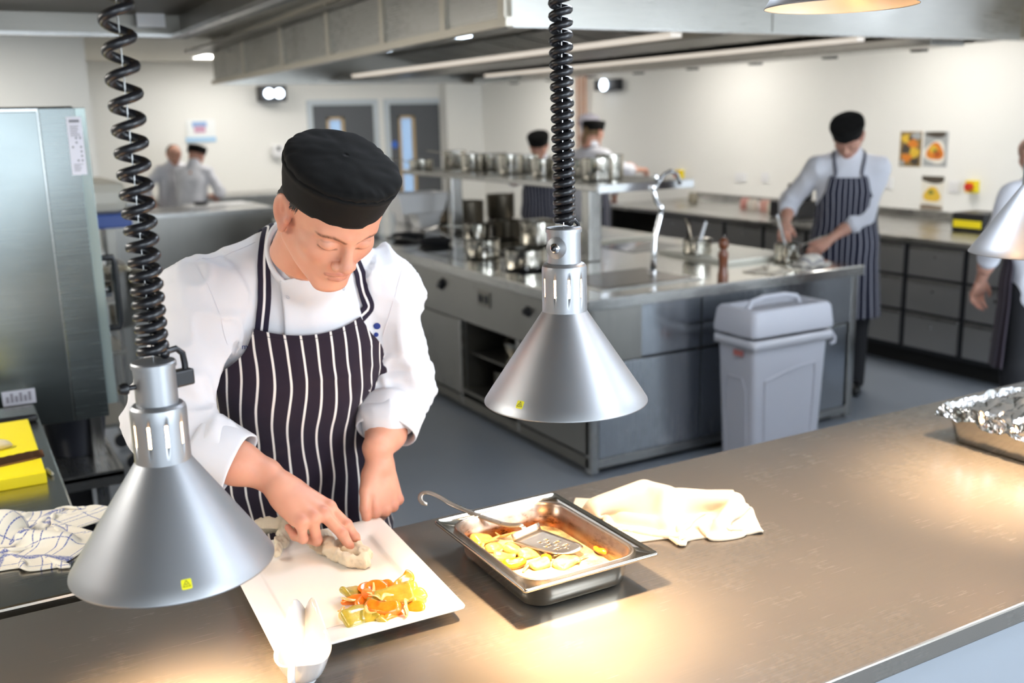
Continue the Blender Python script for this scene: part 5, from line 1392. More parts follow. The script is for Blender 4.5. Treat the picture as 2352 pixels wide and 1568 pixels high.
for i, (x, y, z, s, kd, rz) in enumerate(PL):
    tag(piece(kd, onz(x, y, z), s, rz, .15, fr.uniform(-.2, .2), M['leek_pale'], 'leek_piece', 160 + i), 'pale yellow leek piece in creamy sauce inside the steel tray', 'vegetable', 'leek pieces in the steel tray')
PO = [(1130, 1234, .930, .05, .3), (1190, 1190, .924, .05, .1), (1290, 1262, .922, .04, -.4), (1340, 1285, .921, .04, .5), (1160, 1224, .926, .04, -.7), (1220, 1302, .922, .04, .2), (1100, 1252, .926, .035, .9)]
for i, (x, y, z, s, rz) in enumerate(PO):
    tag(piece('strip', onz(x, y, z), s, rz, .1, 0, M['leek_pale'], 'onion_strip', 200 + i), 'cream coloured onion strip inside the steel tray', 'vegetable', 'onion strips in the steel tray')

# ------------------------------------------------------------- perforated turner
tn = thing('perforated_turner', 'stainless steel turner with a holed blade lying in the vegetable tray', 'turner', (.95, 1.57, .92))
A = np.array(onz(1180, 1244, .934)); B = np.array(onz(1243, 1216, .942)); Cc = np.array(onz(1352, 1256, .9345)); D = np.array(onz(1302, 1277, .930))
gx, gy = 9, 11
def bp(u, v):  # u across A->B, v towards the tip
    tip = 1.0
    w = 1 - .10 * max(0, v - .8) / .2 * abs(2 * u - 1)
    uu = .5 + (u - .5) * (1.0 + .10 * sin(v * pi)) * w
    vv = v * (1 - .10 * abs(2 * u - 1) ** 3 * (v > .9))
    P_ = (1 - uu) * (1 - vv) * A + uu * (1 - vv) * B + uu * vv * Cc + (1 - uu) * vv * D
    return P_ + np.array([0, 0, .002 * sin(v * pi) * -1])
V = []; F = []
holes = {(3, 3), (5, 3), (4, 4), (2, 5), (6, 5), (4, 6), (3, 7), (5, 7), (4, 8), (2, 7), (6, 7), (3, 5), (5, 5)}
for i in range(gx):
    for j in range(gy):
        u0, u1, v0, v1 = i / gx, (i + 1) / gx, j / gy, (j + 1) / gy; b = len(V)
        if (i, j) not in holes:
            V += [bp(u0, v0), bp(u1, v0), bp(u1, v1), bp(u0, v1)]; F.append((b, b + 1, b + 2, b + 3))
        else:
            um, vm = (u0 + u1) / 2, (v0 + v1) / 2; ru, rv = (u1 - u0) / 2, (v1 - v0) / 2
            o8 = []; i8 = []
            for k in range(8):
                a = 2 * pi * k / 8; c, s = cos(a), sin(a); mm = max(abs(c), abs(s)); o8.append(bp(um + ru * c / mm, vm + rv * s / mm)); i8.append(bp(um + ru * .62 * c, vm + rv * .62 * s))
            V += o8 + i8; F += [(b + k, b + (k + 1) % 8, b + 8 + (k + 1) % 8, b + 8 + k) for k in range(8)]
M['utensil'] = steel('utensil_steel', color='aaa296', rough=.36, scale=(4, 60, 60), rvar=.06)
bm = bmesh.new(); me = bpy.data.meshes.new('blade'); me.from_pydata([tuple(v) for v in V], [], F); bm.from_mesh(me); bmesh.ops.remove_doubles(bm, verts=bm.verts, dist=.0002); bm.to_mesh(me); bm.free(); me.materials.append(M['utensil']); me.polygons.foreach_set('use_smooth', [True] * len(me.polygons))
o = bpy.data.objects.new('blade', me); link(o, tn); md = o.modifiers.new('s', 'SOLIDIFY'); md.thickness = .0012
upz = np.array([0, 0, 1.]); back = (A + B) / 2 - (Cc + D) / 2; back /= np.linalg.norm(back)
V = []; 
for j, (h_, bk3) in enumerate(((0, 0), (.004, .002), (.014, .006))):
    for i in range(8):
        u = i / 7; V.append((1 - u) * A + u * B + upz * h_ + back * bk3)
mk('upturned_edge', V, [(j * 8 + i, j * 8 + i + 1, (j + 1) * 8 + i + 1, (j + 1) * 8 + i) for j in range(2) for i in range(7)], M['utensil'], tn, solid=.0012)
Hm = (A + B) / 2 + upz * .012 + back * .006
hpt = [Hm, Hm + back * .006 + upz * .004, np.array(onz(1195, 1206, .957)), np.array(onz(1150, 1202, .957)), np.array(onz(1050, 1164, .975)), np.array(onz(1010, 1141, .983)), np.array(onz(985, 1131, .986)), np.array(onz(970, 1133, .984)), np.array(onz(965, 1145, .978)), np.array(onz(972, 1155, .973)), np.array(onz(982, 1157, .971))]
ribbon('handle', hpt, .013, M['utensil'], tn, None, nsub=50, side=Vector((-.25, -.35, .9)), wseg=3, thick=.002)
# cast numbers and notches on the handle (illegible in the photo: small raised strokes)
nk_ = MB()
for k in range(12):
    c = np.array(hpt[3]) * (1 - k / 14) + np.array(hpt[5]) * (k / 14); nk_.box(c[0] - .0008, c[0] + .0008, c[1] - .002, c[1] + .002, c[2] + .0012, c[2] + .0019)
nk_.build('stamped_mark', M['steel_dark'], tn, smooth=False, kind='stuff')

# ------------------------------------------------------------- foil covered tray at the right
ft = thing('foil_covered_tray', 'shallow steel tray under crumpled aluminium foil at the right end of the pass', 'tray', (2.42, 1.58, .9))
fx0, fx1, fy0, fy1 = 2.20, 2.66, 1.265, 1.645
def rr(hx, hy, z, rad, c, seg=8):
    out = []
    for (sx, sy, a0_) in ((1, 1, 0), (-1, 1, 90), (-1, -1, 180), (1, -1, 270)):
        for i in range(seg + 1):
            a = radians(a0_ + 90 * i / seg); out.append((c[0] + sx * (hx - rad) + rad * cos(a), c[1] + sy * (hy - rad) + rad * sin(a), z))
    return out
fc = ((fx0 + fx1) / 2, (fy0 + fy1) / 2)
V, F = loft([rr(.23, .19, .975, .02, fc), rr(.225, .185, .974, .03, fc), rr(.220, .180, .95, .03, fc), rr(.212, .172, .903, .03, fc), rr(.19, .15, .9015, .03, fc)]); mk('tray', V, F, M['pan_steel'], ft, solid=.0012)
q = NT('aluminium_foil'); q.p.inputs['Metallic'].default_value = 1; q.p.inputs['Base Color'].default_value = srgb('dcdcdc'); q.p.inputs['Roughness'].default_value = .14
vv = q.n('ShaderNodeTexVoronoi'); vv.inputs['Scale'].default_value = 45; q.l(q.coord(), vv.inputs['Vector']); q.bump(q.noise(q.coord(), 70, 3), .25, .002)
n_ = 90; G = np.zeros((n_, n_, 3)); r2 = np.random.RandomState(3)
cells = r2.rand(120, 2) * 1.2 - .1; ch = r2.rand(120)
for i in range(n_):
    for j in range(n_):
        u, v = i / (n_ - 1), j / (n_ - 1)
        x = fc[0] + (u - .5) * .54; y = fc[1] + (v - .5) * .46
        e = max(abs(u - .5), abs(v - .5)) * 2
        d = np.abs(cells[:, 0] - u) + np.abs(cells[:, 1] - v) * 1.0; k2_ = np.argsort(d)[:2]
        cr = ch[k2_[0]] * .006 + min(.09, d[k2_[1]] - d[k2_[0]]) * .11
        dome = .050 * (1 - min(1, e / .8) ** 2)
        if e < .84: z = .978 + dome + cr * .8 + .010 * noise.noise(Vector((u * 6, v * 3, 1)))
        else:
            t = (e - .84) / .16; z = .988 - t * .030 + cr * 1.1
            sc_ = (.84 + .16 * (e - .84) / .16 * .35) / e; x = fc[0] + (u - .5) * .54 * sc_ + .006 * noise.noise(Vector((u * 20, v * 20, 3))); y = fc[1] + (v - .5) * .46 * sc_ + .006 * noise.noise(Vector((u * 20, v * 20, 7)))
        G[i, j] = (x, y, z)
vs = G.reshape(-1, 3) + (vnoise(G.reshape(-1, 3), 70, 4) * .0022)[:, None]
mkf('foil', vs, grid_faces(n_, n_)[:, ::1], q.m, ft, smooth=False)

# ------------------------------------------------------------- yellow chopping board, knives, garlic clove
yb = tag(boxo('chopping_board', -.30, .142, 2.60, 3.13, .9, .93, M['yellow'], bevel=.003), 'thick yellow plastic chopping board on the side bench', 'chopping board')
kn = thing('black_handled_knife', 'knife with a black plastic handle behind the yellow board', 'knife', (.05, 3.17, .9))
k0, k1 = np.array(onz(86, 957, .912)), np.array(onz(-60, 978, .912)); k0[2] = k1[2] = .911
MB().tube([k0, k0 * .96 + k1 * .04, k0 * .5 + k1 * .5, k1], [.009, .014, .015, .016], 12, flat=.8).build('handle', M['black_plastic'], kn)
d_ = (k1 - k0) / np.linalg.norm(k1 - k0); MB().add([k1 + (0, -.002, -.0), k1 + (0, .03, 0), k1 + d_ * .2 + (0, .005, 0), k1 + (0, -.002, .002), k1 + (0, .03, .002), k1 + d_ * .2 + (0, .005, .002)], [(0, 1, 2), (3, 5, 4), (0, 3, 4, 1), (1, 4, 5, 2), (2, 5, 3, 0)]).build('blade', M['utensil'], kn, smooth=False)
sk = thing('serrated_knife', 'long brownish serrated knife blade with a wavy edge on the yellow board', 'knife', (0, 2.66, .93))
s0, s1 = np.array(onz(100, 1043, .935)), np.array(onz(-70, 1080, .935))
dr = (s1 - s0); L = np.linalg.norm(dr); dr /= L; pr_ = np.array([-dr[1], dr[0], 0]); 
if pr_[1] < 0: pr_ = -pr_
V = []; N = 60
for i in range(N + 1):
    t = i / N; c = s0 + dr * L * t; w = min(1, t * 6) * .5 + .5
    V += [tuple(c - pr_ * .013 * w + (0, 0, -.004)), tuple(c + pr_ * (.013 * w + .0035 * abs(sin(t * 24))) + (0, 0, .010)), tuple(c + pr_ * (.013 * w + .0035 * abs(sin(t * 24))) + (0, 0, .0115)), tuple(c - pr_ * .013 * w + (0, 0, .0))]
F = [(i * 4 + a, i * 4 + b, i * 4 + 4 + b, i * 4 + 4 + a) for i in range(N) for a, b in ((0, 1), (1, 2), (2, 3), (3, 0))] + [(0, 3, 2, 1)]
mk('blade', V, F, pm('blade_brown_reflection', '7d5b45', .3, .8, var=.15), sk, smooth=False)  # brown reflection painted into the steel blade colour
c = onz(2, 1022, .94); f = Field((c.x - .05, c.y - .04, .92), (c.x + .05, c.y + .04, .97), .003); f.ell((c.x - .008, c.y, .942), (.030, .018, .013), .0); f.cone((c.x, c.y, .94), (c.x + .024, c.y - .004, .938), .012, .004, .01)
v_, f_ = f.mesh(1); tag(mkf('garlic_clove', v_, f_, pm('pale_garlic', 'd9c9a4', .5)), 'pale peeled clove lying on the yellow board at the left edge', 'vegetable')
c = onz(112, 1085, .905)
f = Field((c.x - .03, c.y - .05, .895), (c.x + .03, c.y + .05, .93), .003); f.cone((c.x - .002, c.y + .02, .906), (c.x + .006, c.y - .018, .906), .006, .005, .0); v_, f_ = f.mesh(1)
tag(mkf('garlic_skin', v_, f_, pm('garlic_skin', 'cfc7ac', .7)), 'small scrap of pale peel beside the yellow board edge', 'scrap')

# ============================================================= cooking island
IX0, IX1, IY0, IY1 = 2.59, 4.44, 3.885, 9.0
isl = thing('cooking_island', 'long stainless steel cooking island behind the chef with knobs and open cupboard', 'kitchen island', (3.5, 6.4, 0))
M['island_top'] = steel('island_top_steel', color='d2d0cb', rough=.14, scale=(60, 2, 60), rvar=.06)
b = MB(); b.box(IX0, IX1, IY0, IY1, .872, .9); b.build('worktop', M['island_top'], isl, smooth=False, bevel=.005)
b = MB(); b.box(IX0 + .002, IX1, IY0 - .004, IY0 + .012, .845, .897); b.build('front_edge', M['steel_x'], isl, smooth=False, bevel=.003)
b = MB(); b.box(IX0 - .004, IX0 + .012, IY0, IY1, .845, .897); b.build('side_edge', M['steel_y'], isl, smooth=False, bevel=.003)
boxo('back_carcass', 3.3, IX1 - .04, IY0 + .06, IY1 - .03, .1, .872, M['steel_cab'], isl)
boxo('plinth', IX0 + .12, IX1 - .1, IY0 + .1, IY1 - .1, 0, .1, M['dark'], isl)
fx = IX0 + .03
boxo('control_fascia', fx, fx + .3, IY0 + .02, IY1 - .03, .575, .85, M['steel_cab'], isl)
ys = [IY0 + .03, 4.62, 5.31, 6.1, 7.0, 7.9, IY1 - .03]
for i in range(len(ys) - 1):
    a, c = ys[i], ys[i + 1]
    boxo('upright', fx - .002, fx + .03, a - .012, a + .012, .05, .575, M['steel_z'], isl, bevel=0)
    if i == 1:
        boxo('cupboard_floor', fx, 3.28, a + .012, c - .012, .13, .15, M['steel_dark'], isl, bevel=0)
        boxo('cupboard_side', fx + .03, 3.28, a + .012, a + .022, .15, .575, M['steel_dark'], isl, bevel=0)
        boxo('cupboard_side', fx + .03, 3.28, c - .022, c - .012, .15, .575, M['steel_dark'], isl, bevel=0)
        boxo('cupboard_shelf', fx + .06, 3.28, a + .022, c - .022, .36, .37, M['steel_dark'], isl, bevel=0)
    else:
        boxo('door', fx, fx + .02, a + .014, c - .014, .11, .565, M['steel_cab'], isl)
        boxo('carcass', fx + .02, 3.29, a + .014, c - .014, .1, .57, M['dark_grey'], isl, bevel=0)
boxo('skirting_rail', fx, fx + .02, IY0 + .03, IY1 - .03, .045, .10, M['steel_dark'], isl, bevel=0)
# end panels
ey = IY0 + .03
for (a, c, z0, z1) in ((fx + .02, 3.30, .58, .85), (3.31, IX1 - .03, .58, .85), (fx + .05, 3.30, .09, .565), (3.31, IX1 - .08, .09, .565)):
    boxo('end_panel', a, c, ey, ey + .02, z0, z1, steel('end_panel_steel', color='b9bdc2', rough=.22, scale=(120, 120, 1.5)), isl)
for x in (fx, IX1 - .06): boxo('corner_post', x, x + .045, ey - .004, ey + .045, .02, .85, M['steel_z'], isl)
boxo('bottom_rail', fx + .04, IX1 - .06, ey + .002, ey + .02, .04, .085, M['steel_x'], isl)
# knobs and sockets on the fascia
for (px_, py_) in ((1015, 655), (1213, 715), (1018, 648)):
    p_ = onx(px_, py_, fx)
    MB().lathe([(.001, .0), (.03, .0), (.03, .006), (.019, .008), (.017, .03), (.001, .031)], 20, T(p_.x, p_.y, p_.z, 0, 0, -pi / 2)).build('control_knob', M['black_plastic'], isl)
p_ = onx(1113, 686, fx); boxo('socket_plate', fx - .008, fx, p_.y - .075, p_.y + .075, p_.z - .045, p_.z + .045, M['steel_dark'], isl)
for d in (-.035, .035): boxo('socket', fx - .014, fx - .008, p_.y + d - .02, p_.y + d + .02, p_.z - .022, p_.z + .022, M['black_plastic'], isl)
# hob plates, griddle and raised slabs on the top
M['hob'] = pm('black_hob_glass', '0d0d10', .06)
for (a, c, d, e) in ((2.72, 3.12, 4.75, 5.3), (2.72, 3.12, 5.45, 6.05), (2.72, 3.2, 6.5, 7.1), (3.75, 4.2, 5.1, 5.6)):
    boxo('hob_plate', a, c, d, e, .9, .903, M['hob'], isl)
boxo('griddle_frame', 2.78, 3.42, 4.05, 4.55, .9, .906, M['steel_x'], isl); boxo('griddle', 2.82, 3.38, 4.09, 4.51, .906, .909, pm('griddle_brown', '7a7068', .25, .8), isl)
M['cream_top'] = pm('cream_reflection_top', 'd9d6c8', .22)  # cream colour stands in for steel mirroring the white wall
for (a, c, d, e) in ((3.86, 4.36, 4.35, 5.0), (3.80, 4.36, 5.65, 6.4), (4.0, 4.36, 6.6, 7.2)):
    boxo('raised_hob', a, c, d, e, .9, .925, M['cream_top'], isl, bevel=.006)
# overshelf
SZ = 1.335; SX0, SX1, SY0, SY1 = onz(1366, 440, SZ).x, onz(1530, 421, SZ).x, 4.66, 7.35
sh = thing('overshelf', 'raised stainless steel shelf on box posts over the island, full of saucepans', 'shelf', ((SX0 + SX1) / 2, 6, .9))
boxo('shelf_board', SX0, SX1, SY0, SY1, SZ, SZ + .035, M['steel_y'], sh, bevel=.004)
boxo('front_edge', SX0 + .005, SX1 - .005, SY0 - .01, SY0, SZ - .01, SZ + .037, M['chrome'], sh)
for y in (4.93, 6.75):
    boxo('post', 3.30, 3.39, y, y + .09, .9005, SZ, M['steel_z'], sh, bevel=.008)
# swan neck tap
tp = thing('swan_neck_tap', 'tall chrome pot filler tap with a hooked spout at the island end', 'tap', onz(1500, 628, .9))
B0 = onz(1500, 628, .9); Yt = B0.y
tpts = [B0] + [ony(x, y, Yt) for x, y in ((1502, 590), (1504, 545), (1516, 500), (1520, 478), (1508, 462), (1502, 440), (1508, 425), (1524, 402), (1540, 393), (1554, 398), (1560, 412), (1561, 424))]
MB().tube(tpts, [.018, .017, .015, .014, .014, .014, .013, .012, .011, .011, .011, .012, .013], 12).build('spout', M['chrome'], tp, ang=0)
MB().cyl(.03, 0, .02, 20, T(B0.x, B0.y, .9)).build('base', M['chrome'], tp)
for (x, y) in ((1518, 478), (1500, 432), (1506, 408)):
    c = ony(x, y, Yt); MB().lathe([(.001, -.02), (.018, -.015), (.02, 0), (.018, .015), (.001, .02)], 16, Matrix.Translation(c)).build('joint', M['chrome'], tp)
# saucepans
def saucepan(loc, r, h, hang, label, group=None, lid=False, hlen=.2, mat=None, hrise=.02, loop=False):
    t = thing('saucepan', label, 'saucepan', loc, 0, group); o = Matrix.Translation(loc); m_ = mat or M['pan_steel']
    MB().lathe([(.001, .0), (r * .93, 0), (r * .98, .006), (r, .012), (r, h), (r * 1.03, h + .002), (r * 1.03, h + .004), (r * .97, h + .003), (r * .97, .008), (.001, .006)], 36, o).build('pot', m_, t, ang=.8)
    c, s = cos(hang), sin(hang); z = h * .82
    MB().tube([Vector(loc) + Vector((c * (r + d), s * (r + d), z + dz)) for d, dz in ((-.002, 0), (.015, .004), (.04, .012), (hlen * .6, hrise), (hlen, hrise * 1.5))], [.009, .008, .007, .009, .008], 10, flat=.55).build('handle', m_, t, ang=0)
    return t
zs = SZ + .035
shp = [(968, 392, .11, .07, 2.6), (1045, 396, .105, .13, 2.2), (1085, 396, .10, .12, 2.0), (1130, 398, .11, .12, 1.7), (1172, 400, .10, .13, 1.2), (1210, 402, .10, .12, 2.3), (1247, 404, .09, .11, .8), (1335, 410, .12, .10, 2.4), (1372, 412, .11, .13, 1.8), (1400, 413, .10, .14, 1.1)]
wds = ['shallow steel pan at the far left end of the island shelf', 'tall steel saucepan over the left post of the island shelf', 'steel saucepan second from the left in the tall row on the island shelf', 'steel saucepan under the white pipe on the island shelf', 'steel saucepan right of the white pipe on the island shelf', 'steel saucepan just left of the coiled cord on the island shelf', 'smaller steel saucepan half behind the coiled cord on the island shelf', 'wide steel pan just right of the coiled cord on the island shelf', 'steel saucepan on the shelf between wide pan and last tall pan', 'last tall steel saucepan at the right end of the pan row on the shelf']
for i, (x, y, r, h, a) in enumerate(shp):
    p_ = onz(x, y, zs + .0); p_.x = min(max(p_.x, SX0 + .12), SX1 - .12); yy = p_.y
    # keep on the board
    d_ = _w(x, y); yy = max(SY0 + .15, min(SY1 - .12, (SX0 + .22 + (i % 2) * .16) * d_[1] / d_[0])); xx = yy * d_[0] / d_[1]; xx = max(SX0 + .1, min(SX1 - .1, xx))
    saucepan((xx, yy, zs + .001), r * .84, h, a, wds[i], 'saucepans on the island shelf', hlen=.17)
A_ = onz(1110, 590, .904); saucepan((A_.x, A_.y, .904), .105, .105, 2.75, 'shiny steel saucepan with a curved handle on the left hob of the island', hlen=.24, hrise=.07)
B_ = onz(1207, 617, .904); saucepan((B_.x, B_.y, .904), .115, .11, 2.45, 'large shiny steel saucepan on the hob just left of the middle lamp', hlen=.24, hrise=.06)
C_ = onz(1601, 583, .926); saucepan((C_.x, C_.y, .926), .085, .085, 1.2, 'small dark saucepan with a pale handle right of the chrome tap', hlen=.16, hrise=.08)
D_ = onz(1808, 600, .9); saucepan((D_.x, D_.y, .9), .075, .10, -.2, 'steel pot held by the cook at the island end', hlen=.2, hrise=.04)
dk = pm('blackened_pan_steel', '4d473d', .35, .8)
for i, (x, y, z, r, h, a, mt, lb_) in enumerate((
    (1235, 560, .904, .12, .15, .5, M['pan_steel'], 'tall steel pot behind the large shiny saucepan left of the middle lamp'),
    (1165, 545, .904, .11, .12, 2.8, dk, 'dark saucepan behind the two shiny ones on the island'),
    (1075, 520, .904, .13, .20, 1.5, dk, 'tall dark stockpot below the island shelf, left of its clutter'),
    (1035, 508, .904, .12, .18, 2.0, dk, 'dark stockpot right of the stacked white tubs'),
    (1150, 500, .904, .12, .20, .7, dk, 'dark pot under the outstretched arm of the far cook'),
    (1095, 548, .904, .09, .10, 2.9, M['pan_steel'], 'small steel saucepan behind the curved-handle saucepan'))):
    p_ = onz(x, y, z); saucepan((p_.x, min(p_.y, 8.7), z), r, h, a, lb_, mat=mt)
# frying pans lying flat at the left end
for i, (x, y, a) in enumerate(((940, 548, .5), (1000, 560, 2.9))):
    p_ = onz(x, y, .904); t = thing('frying_pan', ('black frying pan lying on the island just right of the chef’s cap' if i == 0 else 'black frying pan beside the curved saucepan handle').replace('’', ''), 'frying pan', (p_.x, p_.y, .904))
    MB().lathe([(.001, 0), (.10, 0), (.13, .035), (.134, .035), (.102, -.0 + .004), (.001, .004)], 32, T(p_.x, p_.y, .904)).build('pan', M['dark_grey'], t)
    MB().tube([(p_.x + cos(a) * .12, p_.y + sin(a) * .12, .93), (p_.x + cos(a) * .2, p_.y + sin(a) * .2, .95), (p_.x + cos(a) * .34, p_.y + sin(a) * .34, .96)], .01, 8).build('handle', M['chrome'], t)
# white tubs
def tub(px_, py_, z, w, d, h, label, Y=None):
    p_ = onz(px_, py_, z) if Y is None else ony(px_, py_, Y); c = (p_.x, p_.y); t = thing('storage_tub', label, 'tub', (p_.x, p_.y, p_.z))
    V, F = loft([rr(w / 2, d / 2, p_.z + h, .02, c), rr(w / 2 + .012, d / 2 + .012, p_.z + h, .025, c), rr(w / 2 + .012, d / 2 + .012, p_.z + h - .02, .025, c), rr(w / 2, d / 2, p_.z + h - .022, .02, c), rr(w / 2 * .86, d / 2 * .86, p_.z, .02, c)])
    mk('body', V, F, M['white_plastic'], t)
    V, F = loft([rr(w / 2, d / 2, p_.z + h, .02, c), rr(w / 2 * .84, d / 2 * .84, p_.z + .01, .02, c)]); mk('lining', V, F, M['white_plastic'], t)
    return t
tub(978, 522, .904, .20, .18, .12, 'white square tub under the wider tub right of the black cap')
tub(935, 510, .904, .16, .2, .13, 'steel-grey edged white tub nearest the black cap under the wide tub')
tub(958, 486, 1.04, .42, .30, .15, 'wide white plastic tub stacked on top of two smaller tubs')
# pepper mill
pmz = onz(1660, 640, .9); t = thing('pepper_mill', 'brown turned wooden pepper mill near the edge of the island', 'pepper mill', (pmz.x, pmz.y, .9))
o = T(pmz.x, pmz.y, .9)
MB().lathe([(.001, 0), (.028, 0), (.029, .02), (.025, .035), (.022, .07), (.024, .1), (.028, .12), (.027, .135), (.017, .15), (.017, .155), (.001, .156)], 32, o).build('body', M['wooden'], t)
MB().lathe([(.001, .156), (.018, .157), (.025, .17), (.027, .185), (.024, .2), (.014, .212), (.001, .215)], 32, o).build('head', M['wooden'], t)
MB().lathe([(.001, .214), (.006, .216), (.007, .222), (.001, .227)], 16, o).build('knob', M['chrome'], t)
# cloths at the island end
def small_cloth(label, px_, py_, z, sx, sy, seed, mat, h=.03, n=34, cols=None):
    c = onz(px_, py_, z); tt = thing('kitchen_cloth', label, 'cloth', (c.x, c.y, z))
    P0 = crumple0(n, n, sx * 1.6, sy * 1.6, (c.x, c.y, z), .62, .6, h * 1.6, seed, rz=.3, z0=.04)
    P = drape(n, n, sx * 1.6, sy * 1.6, P0, cols or [((c.x - .03, c.y, z + .01), (c.x + .03, c.y, z + .01), h)], floor=z, steps=60, iters=4)
    cloth_obj('cloth', P, mat, tt, sx * 1.6, sy * 1.6, .004); return tt
M['cloth_grey'] = towel_mat('grey_white_cloth', 'c9c4bc', '6a6a72')
small_cloth('flat greyish cloth on the island beside the wooden pepper mill', 1775, 622, .9, .20, .16, 31, M['towel'], .018)
small_cloth('bunched white patterned cloth at the end of the island before the cook', 1862, 608, .9, .17, .15, 33, M['cloth_grey'], .05)
# whisk in the cook's hand, ladle in the small pan
def utensil(name, label, cat, p0, p1, r, mat, head=None):
    t = thing(name, label, cat, tuple(p0)); MB().tube([p0, Vector(p0).lerp(Vector(p1), .5), p1], [r, r * 1.1, r], 8).build('handle', mat, t)
    MB().lathe([(.001, -.02), (.018, -.01), (.024, .01), (.02, .03), (.001, .04)], 14, Matrix.Translation(p0) @ Matrix.Scale(.8, 4)).build('bowl', mat, t); return t
utensil('serving_spoon', 'white handled spoon standing in the small dark saucepan', 'spoon', Vector((C_.x, C_.y, .95)), ony(1621, 510, C_.y + .05), .009, M['white_plastic'])
utensil('steel_spoon', 'pale steel spoon held upright in the pot by the cook at the island end', 'spoon', Vector((D_.x, D_.y, .94)), ony(1786, 492, D_.y + .08), .008, M['chrome'])
# items inside the open cupboard
for i, (y, w) in enumerate(((4.85, .10), (5.10, .10))):
    t = tag(MB().lathe([(.001, 0), (w, 0), (w * 1.05, .02), (w * 1.05, .12), (w * .98, .12), (w * .95, .01), (.001, .008)], 28, T(2.85, y, .153)).build('stored_pan', M['steel_dark']), ('steel pan on the floor of the open cupboard, nearer the corner' if i == 0 else 'steel pan on the floor of the open cupboard, farther from the corner'), 'pan')
tag(MB().lathe([(.001, 0), (.09, 0), (.12, .10), (.115, .10), (.085, .006), (.001, .006)], 28, T(2.86, 4.98, .373)).build('stored_bowl', M['pan_steel']), 'steel bowl on the middle shelf of the open island cupboard', 'bowl')

# ------------------------------------------------------------- grey waste bin
bn_ = thing('waste_bin', 'tall slim grey plastic bin with a handled lid before the island end panel', 'bin', (3.57, 3.66, 0))
M['bin'] = pm('grey_bin_plastic', 'b3b4bc', .5, nscale=250, nstr=.08); M['bag'] = pm('translucent_bag', 'c9c9cf', .3, trans=.2)
bx0, bx1, by0, by1 = 3.31, 3.81, 3.535, 3.80; bc = ((bx0 + bx1) / 2, (by0 + by1) / 2); hx, hy = (bx1 - bx0) / 2, (by1 - by0) / 2
V, F = loft([rr(hx, hy, .665, .02, bc), rr(hx + .012, hy + .012, .665, .025, bc), rr(hx + .012, hy + .012, .64, .025, bc), rr(hx - .003, hy - .003, .635, .02, bc), rr(hx * .9, hy * .88, .02, .03, bc), rr(hx * .88, hy * .86, 0, .03, bc)]); mk('body', V, F, M['bin'], bn_, ang=.6)
# moulded panel outlines
def grooves(pts, r=.004): return MB().tube(pts, r, 6)
ys_ = lambda z: by0 + hy * .12 * (1 - z / .64) - .001
arch = [(bx0 + .10, ys_(.05), .05), (bx0 + .09, ys_(.3), .3), (bx0 + .085, ys_(.45), .45)] + [(bx0 + .085 + .33 * k / 10, ys_(.5), .46 + .055 * sin(pi * k / 20)) for k in range(11)] + [(bx1 - .08, ys_(.45), .46), (bx1 - .085, ys_(.3), .3), (bx1 - .095, ys_(.05), .05)]
grooves(arch, .006).build('moulded_rib', M['bin'], bn_)
xs_ = lambda z: bx0 + hx * .1 * (1 - z / .64) - .001
grooves([(xs_(.06), by0 + .06, .06), (xs_(.4), by0 + .055, .40), (xs_(.5), by0 + .08, .47), (xs_(.5), by1 - .08, .47), (xs_(.4), by1 - .055, .40), (xs_(.06), by1 - .06, .06)], .005).build('moulded_rib', M['bin'], bn_)
boxo('red_badge', bx0 - .014, bx0 - .010, by0 + .06, by0 + .13, .585, .615, pm('faded_red', 'a5605a', .5), bn_)
# bag folded over the rim
V, F = loft([rr(hx - .02, hy - .02, .60, .03, bc, 10), rr(hx, hy, .672, .03, bc, 10), rr(hx + .018, hy + .018, .672, .03, bc, 10), rr(hx + .020, hy + .018, .625, .03, bc, 10)], False)
V = [(x + .006 * noise.noise(Vector((x * 40, y * 40, z * 40))), y + .006 * noise.noise(Vector((x * 40, z * 30, 5))), z + (.02 * noise.noise(Vector((x * 25, y * 25, 9))) if z < .65 else 0)) for x, y, z in V]
mk('bin_bag', V, F, M['bag'], bn_, ang=0, solid=.001)
V, F = loft([rr(hx + .02, hy + .02, .69, .03, bc), rr(hx + .022, hy + .022, .71, .03, bc), rr(hx + .012, hy + .012, .80, .03, bc), rr(hx - .0, hy - .0, .815, .03, bc), rr(hx - .03, hy - .03, .815, .03, bc), rr(hx - .05, hy - .05, .79, .03, bc)]); V = [(x, y, z - (.035 * max(0, 1 - abs(y - bc[1]) / .12) if (x < bx0 + .03 and z < .72) else 0) + (.022 if abs(x - bc[0]) < .1 and z > .8 else 0)) for x, y, z in V]
mk('lid', V, F, M['bin'], bn_, ang=.6)
MB().tube([(bx0 + .08, bc[1], .80), (bx0 + .1, bc[1], .835), (bx0 + .18, bc[1], .85), (bx1 - .18, bc[1], .85), (bx1 - .1, bc[1], .835), (bx1 - .08, bc[1], .80)], .014, 10).build('lid_handle', M['bin'], bn_)
MB().tube([(bx1 + .01, by0 - .005, .66), (bx1 + .03, by0 - .01, .63), (bx1 + .028, by0 - .01, .605), (bx1 + .01, by0 - .004, .60)], .010, 8).build('side_handle', M['bin'], bn_)
t = tag(MB().lathe([(.001, 0), (.05, 0), (.055, .02), (.03, .035), (.001, .03)], 14, T(3.25, 3.70, 0)).build('floor_litter', M['white_plastic']), 'crumpled pale scrap on the floor at the foot of the grey bin', 'litter')

